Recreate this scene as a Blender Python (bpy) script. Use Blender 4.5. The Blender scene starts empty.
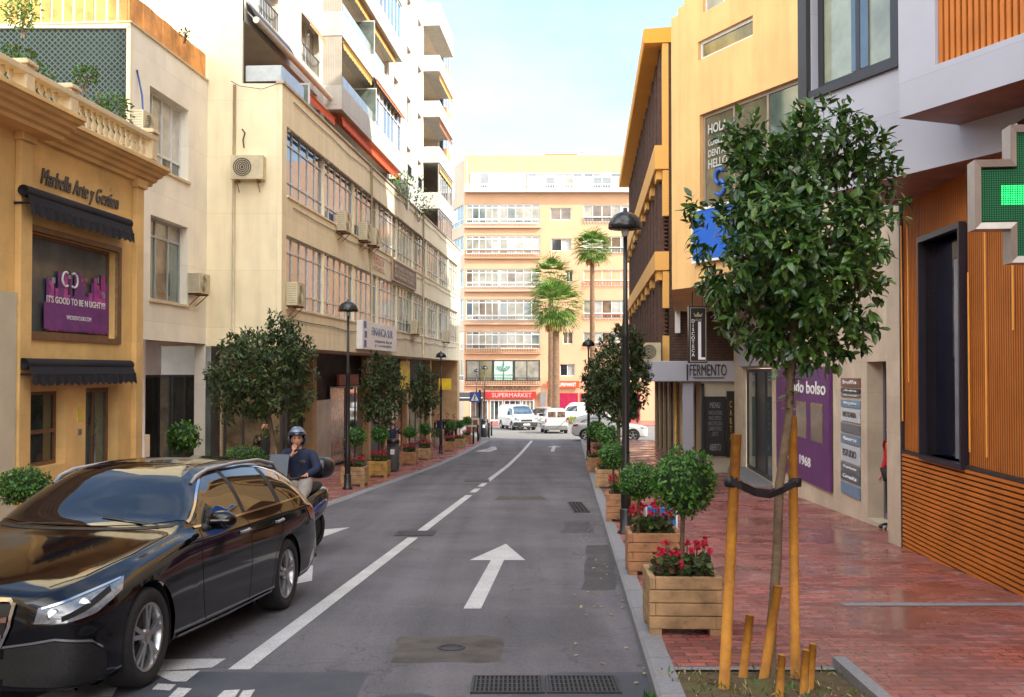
import bpy, bmesh, math, random
from mathutils import Vector, Matrix, noise
from mathutils.bvhtree import BVHTree
random.seed(7)
PI = math.pi
R = math.radians
scene = bpy.context.scene
COL = scene.collection
FPX, HORX, HORY, CAMZ = 1050.0, 512.0, 371.0, 1.85
PITCH = math.atan((HORY-348.5)/FPX)

# ---------------------------------------------------------------- camera
cam_d = bpy.data.cameras.new('camera'); cam = bpy.data.objects.new('camera', cam_d); COL.objects.link(cam)
cam.location = (0, 0, CAMZ); cam.rotation_euler = (PI/2+PITCH, 0, 0)
cam_d.sensor_width = 36; cam_d.lens = 36*FPX/1024; cam_d.clip_end = 3000; cam_d.clip_start = .05
scene.camera = cam

def ray(px, py):
    u = (px-512)/FPX; v = (348.5-py)/FPX
    return Vector((u, math.cos(PITCH)-v*math.sin(PITCH), math.sin(PITCH)+v*math.cos(PITCH)))
def W(px, py, Y):
    r = ray(px, py); return Vector((0, 0, CAMZ))+r*(Y/r.y)

# ---------------------------------------------------------------- terrain profile (the street runs downhill, then levels out)
GP = [(-60, 2.64), (-20, .88), (0, 0), (40, -1.76), (50, -2.08), (62, -2.36), (75, -2.62), (83, -2.8), (110, -3.1), (200, -3.4), (900, -3.6)]
def gz(y):
    if y <= GP[0][0]: return GP[0][1]
    for (a, za), (b, zb) in zip(GP, GP[1:]):
        if y <= b: return za+(zb-za)*(y-a)/(b-a)
    return GP[-1][1]
def G(px, py, dz=0):
    r = ray(px, py); t = 1.0
    lo, hi = 1.0, 400.0
    for _ in range(50):
        m = (lo+hi)/2; p = Vector((0, 0, CAMZ))+r*(m/r.y)
        if p.z > gz(p.y)+dz: lo = m
        else: hi = m
    p = Vector((0, 0, CAMZ))+r*(lo/r.y); return p
def XK(y): return .534+.057*y           # right kerb line
def XL(y): return XK(y)-5.6             # left road edge

# ---------------------------------------------------------------- materials
def new_mat(name):
    m = bpy.data.materials.new(name); m.use_nodes = True
    nt = m.node_tree; b = nt.nodes['Principled BSDF']; return m, nt, b
def lk(nt, a, b): nt.links.new(a, b)
def swz(nt):
    tc = nt.nodes.new('ShaderNodeTexCoord'); return tc.outputs['Object']
def M(name, col, rough=.7, var=.12, scale=3.0, bump=0.0, bscale=60, metal=0.0, grime=0.0, panels=None, col2=None, ior=None, seam=.82, coat=0, streak=0.0):
    m, nt, b = new_mat(name); N = nt.nodes
    b.inputs['Roughness'].default_value = rough; b.inputs['Metallic'].default_value = metal
    if ior: b.inputs['IOR'].default_value = ior
    if coat: b.inputs['Coat Weight'].default_value = coat; b.inputs['Coat Roughness'].default_value = .03
    co = swz(nt)
    n1 = N.new('ShaderNodeTexNoise'); n1.inputs['Scale'].default_value = scale; n1.inputs['Detail'].default_value = 6; n1.inputs['Roughness'].default_value = .6
    lk(nt, co, n1.inputs['Vector'])
    mx = N.new('ShaderNodeMix'); mx.data_type = 'RGBA'
    c = list(col)+[1]; d = (list(col2)+[1]) if col2 else [x*(1-var*1.6) for x in col]+[1]
    e = c if col2 else [min(1, x*(1+var)) for x in col]+[1]
    mr = N.new('ShaderNodeMapRange'); mr.inputs[1].default_value = .3; mr.inputs[2].default_value = .7
    lk(nt, n1.outputs['Fac'], mr.inputs[0]); lk(nt, mr.outputs[0], mx.inputs['Factor'])
    mx.inputs['A'].default_value = d; mx.inputs['B'].default_value = e
    out = mx.outputs['Result']
    if panels:
        sp = N.new('ShaderNodeSeparateXYZ'); lk(nt, co, sp.inputs[0])
        ad = N.new('ShaderNodeMath'); ad.operation = 'ADD'; lk(nt, sp.outputs[0], ad.inputs[0]); lk(nt, sp.outputs[1], ad.inputs[1])
        cb = N.new('ShaderNodeCombineXYZ'); lk(nt, ad.outputs[0], cb.inputs[0]); lk(nt, sp.outputs[2], cb.inputs[1])
        br = N.new('ShaderNodeTexBrick'); lk(nt, cb.outputs[0], br.inputs['Vector'])
        br.offset = panels[2] if len(panels) > 2 else 0.0; br.inputs['Scale'].default_value = 1
        br.inputs['Brick Width'].default_value = panels[0]; br.inputs['Row Height'].default_value = panels[1]
        br.inputs['Mortar Size'].default_value = panels[3] if len(panels) > 3 else .012; br.inputs['Mortar Smooth'].default_value = .3
        br.inputs['Color1'].default_value = (1, 1, 1, 1); br.inputs['Color2'].default_value = (.93, .93, .93, 1); br.inputs['Mortar'].default_value = (seam, seam, seam, 1)
        m2 = N.new('ShaderNodeMix'); m2.data_type = 'RGBA'; m2.blend_type = 'MULTIPLY'; m2.inputs['Factor'].default_value = 1
        lk(nt, out, m2.inputs['A']); lk(nt, br.outputs['Color'], m2.inputs['B']); out = m2.outputs['Result']
    if grime or streak:
        mp = N.new('ShaderNodeMapping'); lk(nt, co, mp.inputs[0]); mp.inputs['Scale'].default_value = (2.2, 2.2, .28) if streak else (.5, .5, .5)
        n2 = N.new('ShaderNodeTexNoise'); n2.inputs['Scale'].default_value = 1.6; n2.inputs['Detail'].default_value = 8; lk(nt, mp.outputs[0], n2.inputs['Vector'])
        r2 = N.new('ShaderNodeMapRange'); r2.inputs[1].default_value = .42; r2.inputs[2].default_value = .75; r2.inputs[3].default_value = 1; r2.inputs[4].default_value = 1-(grime or streak)
        lk(nt, n2.outputs['Fac'], r2.inputs[0])
        m3 = N.new('ShaderNodeMix'); m3.data_type = 'RGBA'; m3.blend_type = 'MULTIPLY'; m3.inputs['Factor'].default_value = 1
        lk(nt, out, m3.inputs['A']); lk(nt, r2.outputs[0], m3.inputs['B']); out = m3.outputs['Result']
    lk(nt, out, b.inputs['Base Color'])
    if bump:
        nb = N.new('ShaderNodeTexNoise'); nb.inputs['Scale'].default_value = bscale; nb.inputs['Detail'].default_value = 5; lk(nt, co, nb.inputs['Vector'])
        bp = N.new('ShaderNodeBump'); bp.inputs['Strength'].default_value = bump; bp.inputs['Distance'].default_value = .02
        lk(nt, nb.outputs['Fac'], bp.inputs['Height']); lk(nt, bp.outputs[0], b.inputs['Normal'])
    return m
def emis(name, col, s):
    m, nt, b = new_mat(name); b.inputs['Base Color'].default_value = (*col, 1)
    b.inputs['Emission Color'].default_value = (*col, 1); b.inputs['Emission Strength'].default_value = s; return m
def leafmat(name, c1, c2, rough=.45, trans=.25):
    m, nt, b = new_mat(name); N = nt.nodes
    g = N.new('ShaderNodeNewGeometry'); r = N.new('ShaderNodeValToRGB')
    r.color_ramp.elements[0].color = (*c1, 1); r.color_ramp.elements[1].color = (*c2, 1)
    mid = r.color_ramp.elements.new(.55); mid.color = tuple((a*.6+c*.4) for a, c in zip(c1, c2))+(1,)
    lk(nt, g.outputs['Random Per Island'], r.inputs[0]); lk(nt, r.outputs[0], b.inputs['Base Color'])
    b.inputs['Roughness'].default_value = rough
    tr = N.new('ShaderNodeBsdfTranslucent'); ms = N.new('ShaderNodeMixShader'); ms.inputs[0].default_value = trans
    hs = N.new('ShaderNodeHueSaturation'); hs.inputs['Value'].default_value = 1.6; lk(nt, r.outputs[0], hs.inputs['Color']); lk(nt, hs.outputs[0], tr.inputs['Color'])
    o = N['Material Output']; lk(nt, b.outputs[0], ms.inputs[1]); lk(nt, tr.outputs[0], ms.inputs[2]); lk(nt, ms.outputs[0], o.inputs['Surface'])
    return m
def ground_mat(name, kind):
    m, nt, b = new_mat(name); N = nt.nodes; co = swz(nt)
    def noise_(s, d=6, r=.6):
        n = N.new('ShaderNodeTexNoise'); n.inputs['Scale'].default_value = s; n.inputs['Detail'].default_value = d; n.inputs['Roughness'].default_value = r; lk(nt, co, n.inputs['Vector']); return n.outputs['Fac']
    def rng(x, a, b_, c, d):
        r = N.new('ShaderNodeMapRange'); r.inputs[1].default_value = a; r.inputs[2].default_value = b_; r.inputs[3].default_value = c; r.inputs[4].default_value = d; lk(nt, x, r.inputs[0]); return r.outputs[0]
    def mul(a, b_):
        x = N.new('ShaderNodeMix'); x.data_type = 'RGBA'; x.blend_type = 'MULTIPLY'; x.inputs['Factor'].default_value = 1; lk(nt, a, x.inputs['A']); lk(nt, b_, x.inputs['B']); return x.outputs['Result']
    def mixc(f, ca, cb):
        x = N.new('ShaderNodeMix'); x.data_type = 'RGBA'; lk(nt, f, x.inputs['Factor'])
        for i, c in (('A', ca), ('B', cb)):
            if isinstance(c, tuple): x.inputs[i].default_value = (*c, 1)
            else: lk(nt, c, x.inputs[i])
        return x.outputs['Result']
    if kind == 'asphalt':
        c = mixc(rng(noise_(.6), .35, .65, 0, 1), (.084, .081, .093), (.130, .124, .137))
        c = mul(c, rng(noise_(140, 3, .8), .3, .7, .45, 1.6))
        mpt = N.new('ShaderNodeMapping'); mpt.inputs['Scale'].default_value = (1.5, .05, 1); mpt.inputs['Rotation'].default_value = (0, 0, .057); lk(nt, co, mpt.inputs[0])
        nt_ = N.new('ShaderNodeTexNoise'); nt_.inputs['Scale'].default_value = 1.4; nt_.inputs['Detail'].default_value = 5; lk(nt, mpt.outputs[0], nt_.inputs['Vector'])
        c = mul(c, rng(nt_.outputs['Fac'], .3, .7, .74, 1.22)); c = mul(c, rng(noise_(38, 4, .8), .35, .65, .80, 1.2))
        c = mixc(rng(noise_(.9, 8, .7), .56, .70, 0, .45), c, (.15, .135, .125))
        v = N.new('ShaderNodeTexVoronoi'); v.inputs['Scale'].default_value = 45; lk(nt, co, v.inputs['Vector'])
        c = mixc(rng(v.outputs['Distance'], .0, .16, .5, 0), c, (.18, .165, .15))
        c = mixc(rng(noise_(2.2, 9, .75), .6, .72, 0, .5), c, (.035, .033, .036))
        # fine cracks
        v2 = N.new('ShaderNodeTexVoronoi'); v2.feature = 'DISTANCE_TO_EDGE'; v2.inputs['Scale'].default_value = .55
        nn = N.new('ShaderNodeTexNoise'); nn.inputs['Scale'].default_value = 1.3; nn.inputs['Detail'].default_value = 6; lk(nt, co, nn.inputs['Vector'])
        vm = N.new('ShaderNodeVectorMath'); vm.operation = 'ADD'; lk(nt, co, vm.inputs[0]); lk(nt, nn.outputs['Color'], vm.inputs[1]); lk(nt, vm.outputs[0], v2.inputs['Vector'])
        c = mixc(rng(v2.outputs['Distance'], 0, .006, .55, 0), c, (.03, .028, .03))
        b.inputs['Roughness'].default_value = .8; bump = noise_(160, 3, .7); bs = .35
    elif kind == 'brick':
        br = N.new('ShaderNodeTexBrick'); lk(nt, co, br.inputs['Vector']); br.offset = .5
        br.inputs['Scale'].default_value = 1; br.inputs['Brick Width'].default_value = .21; br.inputs['Row Height'].default_value = .105
        br.inputs['Mortar Size'].default_value = .008; br.inputs['Mortar Smooth'].default_value = .1; br.inputs['Bias'].default_value = -.1
        br.inputs['Color1'].default_value = (.43, .125, .105, 1); br.inputs['Color2'].default_value = (.19, .052, .05, 1); br.inputs['Mortar'].default_value = (.07, .05, .045, 1)
        c = mixc(rng(noise_(.45, 5), .42, .66, 0, .45), br.outputs['Color'], (.30, .17, .155))
        c = mixc(rng(noise_(3.5, 10, .8), .57, .65, 0, .65), c, (.40, .36, .36))
        c = mul(c, rng(noise_(1.2, 8, .7), .35, .7, .72, 1.15))
        lk(nt, rng(noise_(1.1, 5), .4, .62, .16, .6), b.inputs['Roughness']); bump = br.outputs['Fac']; bs = -.25
    elif kind == 'soil':
        c = mixc(rng(noise_(14, 8, .7), .35, .65, 0, 1), (.06, .038, .02), (.13, .09, .045))
        c = mixc(rng(noise_(3, 6), .5, .65, 0, .8), c, (.09, .11, .03))
        b.inputs['Roughness'].default_value = .95; bump = noise_(30, 6, .7); bs = .9
    elif kind == 'kerb':
        c = mixc(rng(noise_(30, 5, .7), .3, .7, 0, 1), (.17, .175, .19), (.26, .265, .285))
        c = mixc(rng(noise_(1.6, 8, .7), .55, .7, 0, .5), c, (.11, .105, .11))
        b.inputs['Roughness'].default_value = .65; bump = noise_(60); bs = .2
    elif kind == 'paint':
        c = mixc(rng(noise_(70, 6, .8), .47, .62, 0, .75), (.60, .60, .60), (.15, .14, .14))
        c = mul(c, rng(noise_(2), .3, .7, .78, 1.05))
        b.inputs['Roughness'].default_value = .6; bump = noise_(120); bs = .3
    elif kind == 'patch':
        c = mixc(rng(noise_(2.0), .35, .65, 0, 1), (.045, .05, .065), (.07, .075, .09))
        c = mul(c, rng(noise_(150, 3, .8), .3, .7, .6, 1.3))
        b.inputs['Roughness'].default_value = .7; bump = noise_(120); bs = .4
    else:
        c = mixc(rng(noise_(.2), .35, .65, 0, 1), (.16, .15, .13), (.22, .2, .17)); b.inputs['Roughness'].default_value = .9; bump = noise_(20); bs = .2
    lk(nt, c, b.inputs['Base Color'])
    bp = N.new('ShaderNodeBump'); bp.inputs['Strength'].default_value = abs(bs); bp.inputs['Distance'].default_value = .01; bp.invert = bs < 0
    lk(nt, bump, bp.inputs['Height']); lk(nt, bp.outputs[0], b.inputs['Normal'])
    return m
# ---------------------------------------------------------------- objects
def tag(o, label=None, cat=None, group=None, kind=None):
    if label: o['label'] = label
    if cat: o['category'] = cat
    if group: o['group'] = group
    if kind: o['kind'] = kind
    return o
def thing(name, label, cat, loc=(0, 0, 0), rz=0, group=None):
    o = bpy.data.objects.new(name, None); COL.objects.link(o); o.location = loc; o.rotation_euler = (0, 0, rz); o.empty_display_size = .2
    return tag(o, label, cat, group)
def obj(name, bm, mats, parent=None, smooth=False, loc=None):
    me = bpy.data.meshes.new(name); bm.to_mesh(me); bm.free()
    for m in (mats if isinstance(mats, (list, tuple)) else [mats]): me.materials.append(m)
    if smooth:
        for p in me.polygons: p.use_smooth = True
    o = bpy.data.objects.new(name, me); COL.objects.link(o)
    if parent: o.parent = parent
    if loc is not None: o.location = loc
    return o
def struct(name, bm, mats, smooth=False):
    o = obj(name, bm, mats, None, smooth); o['kind'] = 'structure'; return o
def dup(root, loc, rz=None, label=None, group=None, scale=None):
    def rec(o, par):
        c = o.copy(); COL.objects.link(c); c.parent = par
        for ch in o.children: rec(ch, c)
        return c
    r = rec(root, None); r.location = loc
    if rz is not None: r.rotation_euler = (0, 0, rz)
    if scale: r.scale = scale if isinstance(scale, tuple) else (scale,)*3
    if label: r['label'] = label
    if group: r['group'] = group
    return r
def BM(): return bmesh.new()
def face(bm, pts, mi=0):
    f = bm.faces.new([bm.verts.new(p) for p in pts]); f.material_index = mi; return f
def box(bm, x0, x1, y0, y1, z0, z1, mi=0):
    if x0 > x1: x0, x1 = x1, x0
    if y0 > y1: y0, y1 = y1, y0
    if z0 > z1: z0, z1 = z1, z0
    v = [bm.verts.new(p) for p in ((x0, y0, z0), (x1, y0, z0), (x1, y1, z0), (x0, y1, z0), (x0, y0, z1), (x1, y0, z1), (x1, y1, z1), (x0, y1, z1))]
    for q in ((3, 2, 1, 0), (4, 5, 6, 7), (0, 1, 5, 4), (1, 2, 6, 5), (2, 3, 7, 6), (3, 0, 4, 7)):
        f = bm.faces.new([v[i] for i in q]); f.material_index = mi
def obox(bm, c, ax, ay, az, mi=0):
    "box from centre and three half-axis vectors"
    c = Vector(c); ax, ay, az = Vector(ax), Vector(ay), Vector(az)
    v = [bm.verts.new(c+a*ax+b*ay+d*az) for d in (-1, 1) for a, b in ((-1, -1), (1, -1), (1, 1), (-1, 1))]
    for q in ((3, 2, 1, 0), (4, 5, 6, 7), (0, 1, 5, 4), (1, 2, 6, 5), (2, 3, 7, 6), (3, 0, 4, 7)):
        f = bm.faces.new([v[i] for i in q]); f.material_index = mi
def prism(bm, poly, z0, z1, mi=0):
    "vertical prism over an (x,y) polygon listed counter-clockwise"
    a = [bm.verts.new((x, y, z0)) for x, y in poly]; b = [bm.verts.new((x, y, z1)) for x, y in poly]; n = len(poly)
    for i in range(n):
        f = bm.faces.new([a[i], a[(i+1) % n], b[(i+1) % n], b[i]]); f.material_index = mi
    f = bm.faces.new(b); f.material_index = mi; f = bm.faces.new(a[::-1]); f.material_index = mi
def extr(bm, poly, x0, x1, mi=0):
    "profile of (y,z) points swept along x"
    a = [bm.verts.new((x0, y, z)) for y, z in poly]; b = [bm.verts.new((x1, y, z)) for y, z in poly]; n = len(poly)
    for i in range(n):
        f = bm.faces.new([a[i], b[i], b[(i+1) % n], a[(i+1) % n]]); f.material_index = mi
    bm.faces.new(a).material_index = mi; bm.faces.new(b[::-1]).material_index = mi
def tube(bm, pts, rads, n=10, mi=0, cap=True):
    pts = [Vector(p) for p in pts]
    if not isinstance(rads, (list, tuple)): rads = [rads]*len(pts)
    rings = []
    up = Vector((.137, .21, .97)).normalized()
    for i, p in enumerate(pts):
        d = (pts[min(i+1, len(pts)-1)]-pts[max(i-1, 0)]).normalized()
        a = d.cross(up)
        if a.length < .05: a = d.cross(Vector((1, 0, 0)))
        a.normalize(); b = d.cross(a)
        rings.append([bm.verts.new(p+(a*math.cos(2*PI*k/n)+b*math.sin(2*PI*k/n))*rads[i]) for k in range(n)])
    for A, B in zip(rings, rings[1:]):
        for k in range(n):
            f = bm.faces.new([A[k], A[(k+1) % n], B[(k+1) % n], B[k]]); f.material_index = mi; f.smooth = True
    if cap:
        bm.faces.new(rings[0]).material_index = mi; bm.faces.new(rings[-1][::-1]).material_index = mi
def lathe(bm, prof, c=(0, 0, 0), n=16, mi=0, axis='z', cap=True):
    "prof: (radius, height) list"
    rings = []
    for r, h in prof:
        ring = []
        for k in range(n):
            a = 2*PI*k/n; x, y = r*math.cos(a), r*math.sin(a)
            p = (x, y, h) if axis == 'z' else ((x, h, y) if axis == 'y' else (h, x, y))
            ring.append(bm.verts.new((p[0]+c[0], p[1]+c[1], p[2]+c[2])))
        rings.append(ring)
    for A, B in zip(rings, rings[1:]):
        for k in range(n):
            f = bm.faces.new([A[k], A[(k+1) % n], B[(k+1) % n], B[k]]); f.material_index = mi; f.smooth = True
    if cap and prof[0][0] > .0005: bm.faces.new(rings[0][::-1]).material_index = mi
    if cap and prof[-1][0] > .0005: bm.faces.new(rings[-1]).material_index = mi
def bevel(o, w=.01, seg=2):
    md = o.modifiers.new('bevel', 'BEVEL'); md.width = w; md.segments = seg; md.limit_method = 'ANGLE'; md.angle_limit = R(40); return o
def subsurf(o, n=1):
    md = o.modifiers.new('sub', 'SUBSURF'); md.levels = n; md.render_levels = n; return o
def text(name, s, mat, parent, c, w=None, h=None, depth=.012, shear=0, flat=True, rz=0, spacing=1.0, bold=0.0):
    "lettering standing in the local x-z plane, facing -y, centred on c and fitted to w x h"
    cu = bpy.data.curves.new('t', 'FONT'); cu.body = s; cu.align_x = 'CENTER'; cu.align_y = 'CENTER'; cu.shear = shear; cu.extrude = .04; cu.space_character = spacing; cu.space_line = .9; cu.offset = bold; cu.resolution_u = 3
    t = bpy.data.objects.new('t', cu); COL.objects.link(t)
    dg = bpy.context.evaluated_depsgraph_get(); me = bpy.data.meshes.new_from_object(t.evaluated_get(dg)); bpy.data.objects.remove(t); bpy.data.curves.remove(cu)
    xs = [v.co.x for v in me.vertices]; ys = [v.co.y for v in me.vertices]
    cx, cy = (min(xs)+max(xs))/2, (min(ys)+max(ys))/2; dx, dy = max(xs)-min(xs), max(ys)-min(ys)
    sx = (w/dx) if w else None; sy = (h/dy) if h else None
    if sx is None: sx = sy
    if sy is None: sy = sx
    for v in me.vertices:
        x, y, z = (v.co.x-cx)*sx, (v.co.y-cy)*sy, v.co.z/.04*depth*.5
        v.co = (x, -z, y)
    me.name = name; me.materials.clear(); me.materials.append(mat)
    o = bpy.data.objects.new(name, me); COL.objects.link(o); o.parent = parent; o.location = c; o.rotation_euler = (0, 0, rz)
    return o

# facade frame: local x along the facade (to the right seen from outside), z up, outside is -y
class Facade:
    def __init__(s, p0, p1):
        s.o = Vector((p0[0], p0[1])); d = Vector((p1[0]-p0[0], p1[1]-p0[1])); s.len = d.length; s.d = d.normalized(); s.rz = math.atan2(s.d.y, s.d.x)
        s.n = Vector((s.d.y, -s.d.x))
    def hit(s, px, py, out=0):
        r = ray(px, py); o = s.o+s.n*out
        # camera (0,0) + t*(rx,ry) = o + a*d
        det = r.x*(-s.d.y)-(-s.d.x)*r.y
        t = (o.x*(-s.d.y)-(-s.d.x)*o.y)/det
        p = Vector((r.x*t, r.y*t)); return (p-o).dot(s.d), CAMZ+r.z*t
    def sat(s, px, out=0): return s.hit(px, 371, out)[0]
    def w(s, a, out=0, z=0): p = s.o+s.d*a+s.n*out; return Vector((p.x, p.y, z))
    def root(s, name, label, cat, group=None): return thing(name, label, cat, (s.o.x, s.o.y, 0), s.rz, group)

def wall(bm, s0, s1, z0, z1, holes=(), y=0.0, depth=.2, mi=0, mr=None):
    "wall plane at local y with rectangular openings and their reveals; holes: (sa, sb, za, zb)"
    holes = [(max(s0, a), min(s1, b), max(z0, c), min(z1, d)) for a, b, c, d in holes]
    xs = sorted(set([s0, s1]+[h[0] for h in holes]+[h[1] for h in holes])); zs = sorted(set([z0, z1]+[h[2] for h in holes]+[h[3] for h in holes]))
    vs = {}
    def V(a, b):
        if (a, b) not in vs: vs[(a, b)] = bm.verts.new((a, y, b))
        return vs[(a, b)]
    for a, b in zip(xs, xs[1:]):
        for c, d in zip(zs, zs[1:]):
            mx, mz = (a+b)/2, (c+d)/2
            if any(h[0] < mx < h[1] and h[2] < mz < h[3] for h in holes): continue
            f = bm.faces.new([V(a, c), V(b, c), V(b, d), V(a, d)]); f.material_index = mi
    for h in holes:
        a, b, c, d = h; k = mi if mr is None else mr; Y = y+depth
        face(bm, [(a, y, c), (a, y, d), (a, Y, d), (a, Y, c)], k); face(bm, [(b, y, c), (b, Y, c), (b, Y, d), (b, y, d)], k)
        face(bm, [(a, y, c), (a, Y, c), (b, Y, c), (b, y, c)], k); face(bm, [(a, y, d), (b, y, d), (b, Y, d), (a, Y, d)], k)
def window(parent, s0, s1, z0, z1, y, cols=2, fr=.05, mat=None, panes=None, transom=None, low=None, name='window', t=.05, pick=None):
    "framed window in the x-z plane; frame mesh with one child mesh of panes (several glass tones)"
    bm = BM(); P = BM()
    box(bm, s0, s0+fr, y, y+t, z0, z1); box(bm, s1-fr, s1, y, y+t, z0, z1); box(bm, s0+fr, s1-fr, y, y+t, z0, z0+fr); box(bm, s0+fr, s1-fr, y, y+t, z1-fr, z1)
    zs = [z0+fr]
    if low: box(bm, s0+fr, s1-fr, y-.004, y+t, low-fr/2, low+fr/2); zs += [low-fr/2, low+fr/2]
    if transom: box(bm, s0+fr, s1-fr, y-.004, y+t, transom-fr/2, transom+fr/2); zs += [transom-fr/2, transom+fr/2]
    zs.append(z1-fr)
    w = (s1-s0)/cols
    for i in range(1, cols):
        for a, b in zip(zs[::2], zs[1::2]): box(bm, s0+i*w-fr*.4, s0+i*w+fr*.4, y-.002, y+t, a, b)
    for i in range(cols):
        for j, (a, b) in enumerate(zip(zs[::2], zs[1::2])):
            k = pick(i, j) if pick else random.randrange(len(panes))
            face(P, [(s0+i*w+.01, y+t*.6, a-.01), (s0+(i+1)*w-.01, y+t*.6, a-.01), (s0+(i+1)*w-.01, y+t*.6, b+.01), (s0+i*w+.01, y+t*.6, b+.01)], k)
    o = obj(name, bm, mat, parent); p = obj('pane', P, panes, o)
    return o

# ---------------------------------------------------------------- shared materials
GLS = M('glass dark', (.018, .022, .026), .04, .1, 1, ior=2.0)
GLS2 = M('glass grey blue', (.06, .085, .10), .05, .3, 1.3, ior=2.0)
GLC = M('glass over pale curtain', (.34, .33, .27), .12, .25, 2.5, ior=1.8)
GLW = M('glass over white blind', (.5, .5, .46), .15, .2, 2, ior=1.8)
GLG = M('glass greenish', (.10, .15, .13), .05, .3, 1.2, ior=2.0)
GLT = M('glass over tan interior', (.23, .16, .10), .10, .4, 1.6, ior=1.8)
ALU = M('white aluminium', (.62, .62, .60), .45, .06, 5)
ALUG = M('grey aluminium', (.33, .33, .33), .4, .08, 5)
DARKF = M('dark frame', (.03, .03, .035), .4, .1, 5)
BLACK = M('black paint metal', (.012, .012, .013), .38, .1, 8, bump=.05)
WOOD = M('planter timber', (.40, .25, .125), .75, .3, 6, bump=.3, bscale=25, grime=.3)
WOODY = M('stake timber', (.62, .27, .025), .75, .2, 9, bump=.5, bscale=18, streak=.6, col2=(.36, .15, .025))
SOIL = ground_mat('soil', 'soil')
CREAM = M('cream cladding', (.88, .77, .52), .75, .05, 1.2, panels=(2.6, 1.5, 0, .008), streak=.16, bump=.08)
WHITEW = M('white render', (.53, .515, .47), .8, .04, 1.5, streak=.14, bump=.06)
STONE = M('beige stone', (.74, .48, .18), .7, .10, 2.0, panels=(.9, .6, .5, .005), grime=.18, bump=.08, seam=.88)
STONEP = M('pale stone', (.60, .50, .38), .7, .10, 2.0, panels=(.7, .5, .5, .005), grime=.22, bump=.06, seam=.85)
ORANGE = M('orange fabric', (.60, .09, .02), .8, .12, 4)
RED = M('red paint', (.55, .02, .02), .5, .1, 4)
YELW = M('yellow render', (.78, .485, .20), .8, .07, .8, streak=.18, bump=.12)
ORW = M('ochre render', (.80, .46, .13), .8, .06, .8, grime=.12, bump=.08)
BRN = M('brown slats', (.085, .04, .022), .6, .25, 6, panels=(4, .09, 0, .018), seam=.45)
SKIN = M('skin', (.50, .25, .16), .55, .06, 9)
WHITE = M('white paint', (.78, .78, .77), .5, .04, 4)
GREY = M('grey metal', (.22, .22, .22), .45, .1, 6, metal=.4)
AGED = M('yellowed plastic', (.60, .52, .34), .6, .12, 4, grime=.3)
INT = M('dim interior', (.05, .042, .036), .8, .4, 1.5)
def fmat(F): return Matrix.Translation((F.o.x, F.o.y, 0)) @ Matrix.Rotation(F.rz, 4, 'Z')
def rmat(r): return Matrix.Translation(r.location) @ Matrix.Rotation(r.rotation_euler.z, 4, 'Z')
def put(o, root, F):
    "re-seat a part built in facade frame F under root"
    mb = o.matrix_basis.copy(); o.parent = root; o.matrix_local = rmat(root).inverted() @ fmat(F) @ mb; return o
# ================================================================ GROUND
def sheet(bm, xa, xb, y0, y1, dz, step=1.0, nx=1):
    fa = xa if callable(xa) else (lambda y: xa); fb = xb if callable(xb) else (lambda y: xb)
    ys = [y0]; 
    while ys[-1] < y1-1e-6: ys.append(min(y1, math.floor(ys[-1]/step+1+1e-9)*step))
    rows = [[bm.verts.new((fa(y)+(fb(y)-fa(y))*i/nx, y, gz(y)+dz)) for i in range(nx+1)] for y in ys]
    for A, B in zip(rows, rows[1:]):
        for i in range(nx): bm.faces.new([A[i], A[i+1], B[i+1], B[i]])
ASPH = ground_mat('asphalt', 'asphalt'); BRICK = ground_mat('brick paving', 'brick'); KERB = ground_mat('granite kerb', 'kerb'); PAINT = ground_mat('road paint', 'paint'); PATCH = ground_mat('bitumen patch', 'patch'); EARTH = ground_mat('earth', 'earth')
bm = BM(); sheet(bm, -500, 500, -60, 900, -.06, 5); struct('ground', bm, EARTH)
bm = BM(); sheet(bm, lambda y: XL(y)-.02, lambda y: XK(y)+.02, -30, 64.5, 0); struct('road', bm, ASPH)
bm = BM(); sheet(bm, -90, 90, 64.5, 90, 0); struct('cross_street', bm, M('sunlit asphalt', (.17, .162, .15), .85, .15, 3, bump=.3, bscale=120))  # sunlight on the crossing put into a lighter asphalt colour
bm = BM(); sheet(bm, -90, 90, 90, 101, .12)
for s in (-90,): box(bm, -90, 90, 89.8, 90, -3.2, gz(90)+.12)
struct('far_pavement', bm, BRICK)
bm = BM(); sheet(bm, -14, lambda y: XL(y)-.27, -30, 64.2, .008); struct('left_pavement', bm, BRICK)
bm = BM(); sheet(bm, lambda y: XL(y)-.27, lambda y: XL(y)-.0, -30, 64.2, .006); struct('left_kerb', bm, KERB)
HK = .12
bm = BM()
# right pavement with the tree pit left open
PY0, PY1, PX1 = 4.6, 7.23, 2.22
def RX(y): return XK(y)+.17
sheet(bm, RX, 16, -30, PY0, HK); sheet(bm, RX, 16, PY1, 62.8, HK); sheet(bm, PX1, 16, PY0, PY1, HK)
struct('right_pavement', bm, BRICK)
bm = BM()
y = -30.0
while y < 63.2:
    y1 = y+.98; a = []
    for yy in (y, y1):
        a.append([(XK(yy), yy, gz(yy)-.05), (XK(yy), yy, gz(yy)+HK-.02), (XK(yy)+.025, yy, gz(yy)+HK+.003), (RX(yy), yy, gz(yy)+HK+.003), (RX(yy), yy, gz(yy))])
    va = [bm.verts.new(p) for p in a[0]]; vb = [bm.verts.new(p) for p in a[1]]
    for i in range(4): bm.faces.new([va[i], va[i+1], vb[i+1], vb[i]])
    bm.faces.new(va[::-1]); bm.faces.new(vb)
    y += .99
struct('right_kerb', bm, KERB)
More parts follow.
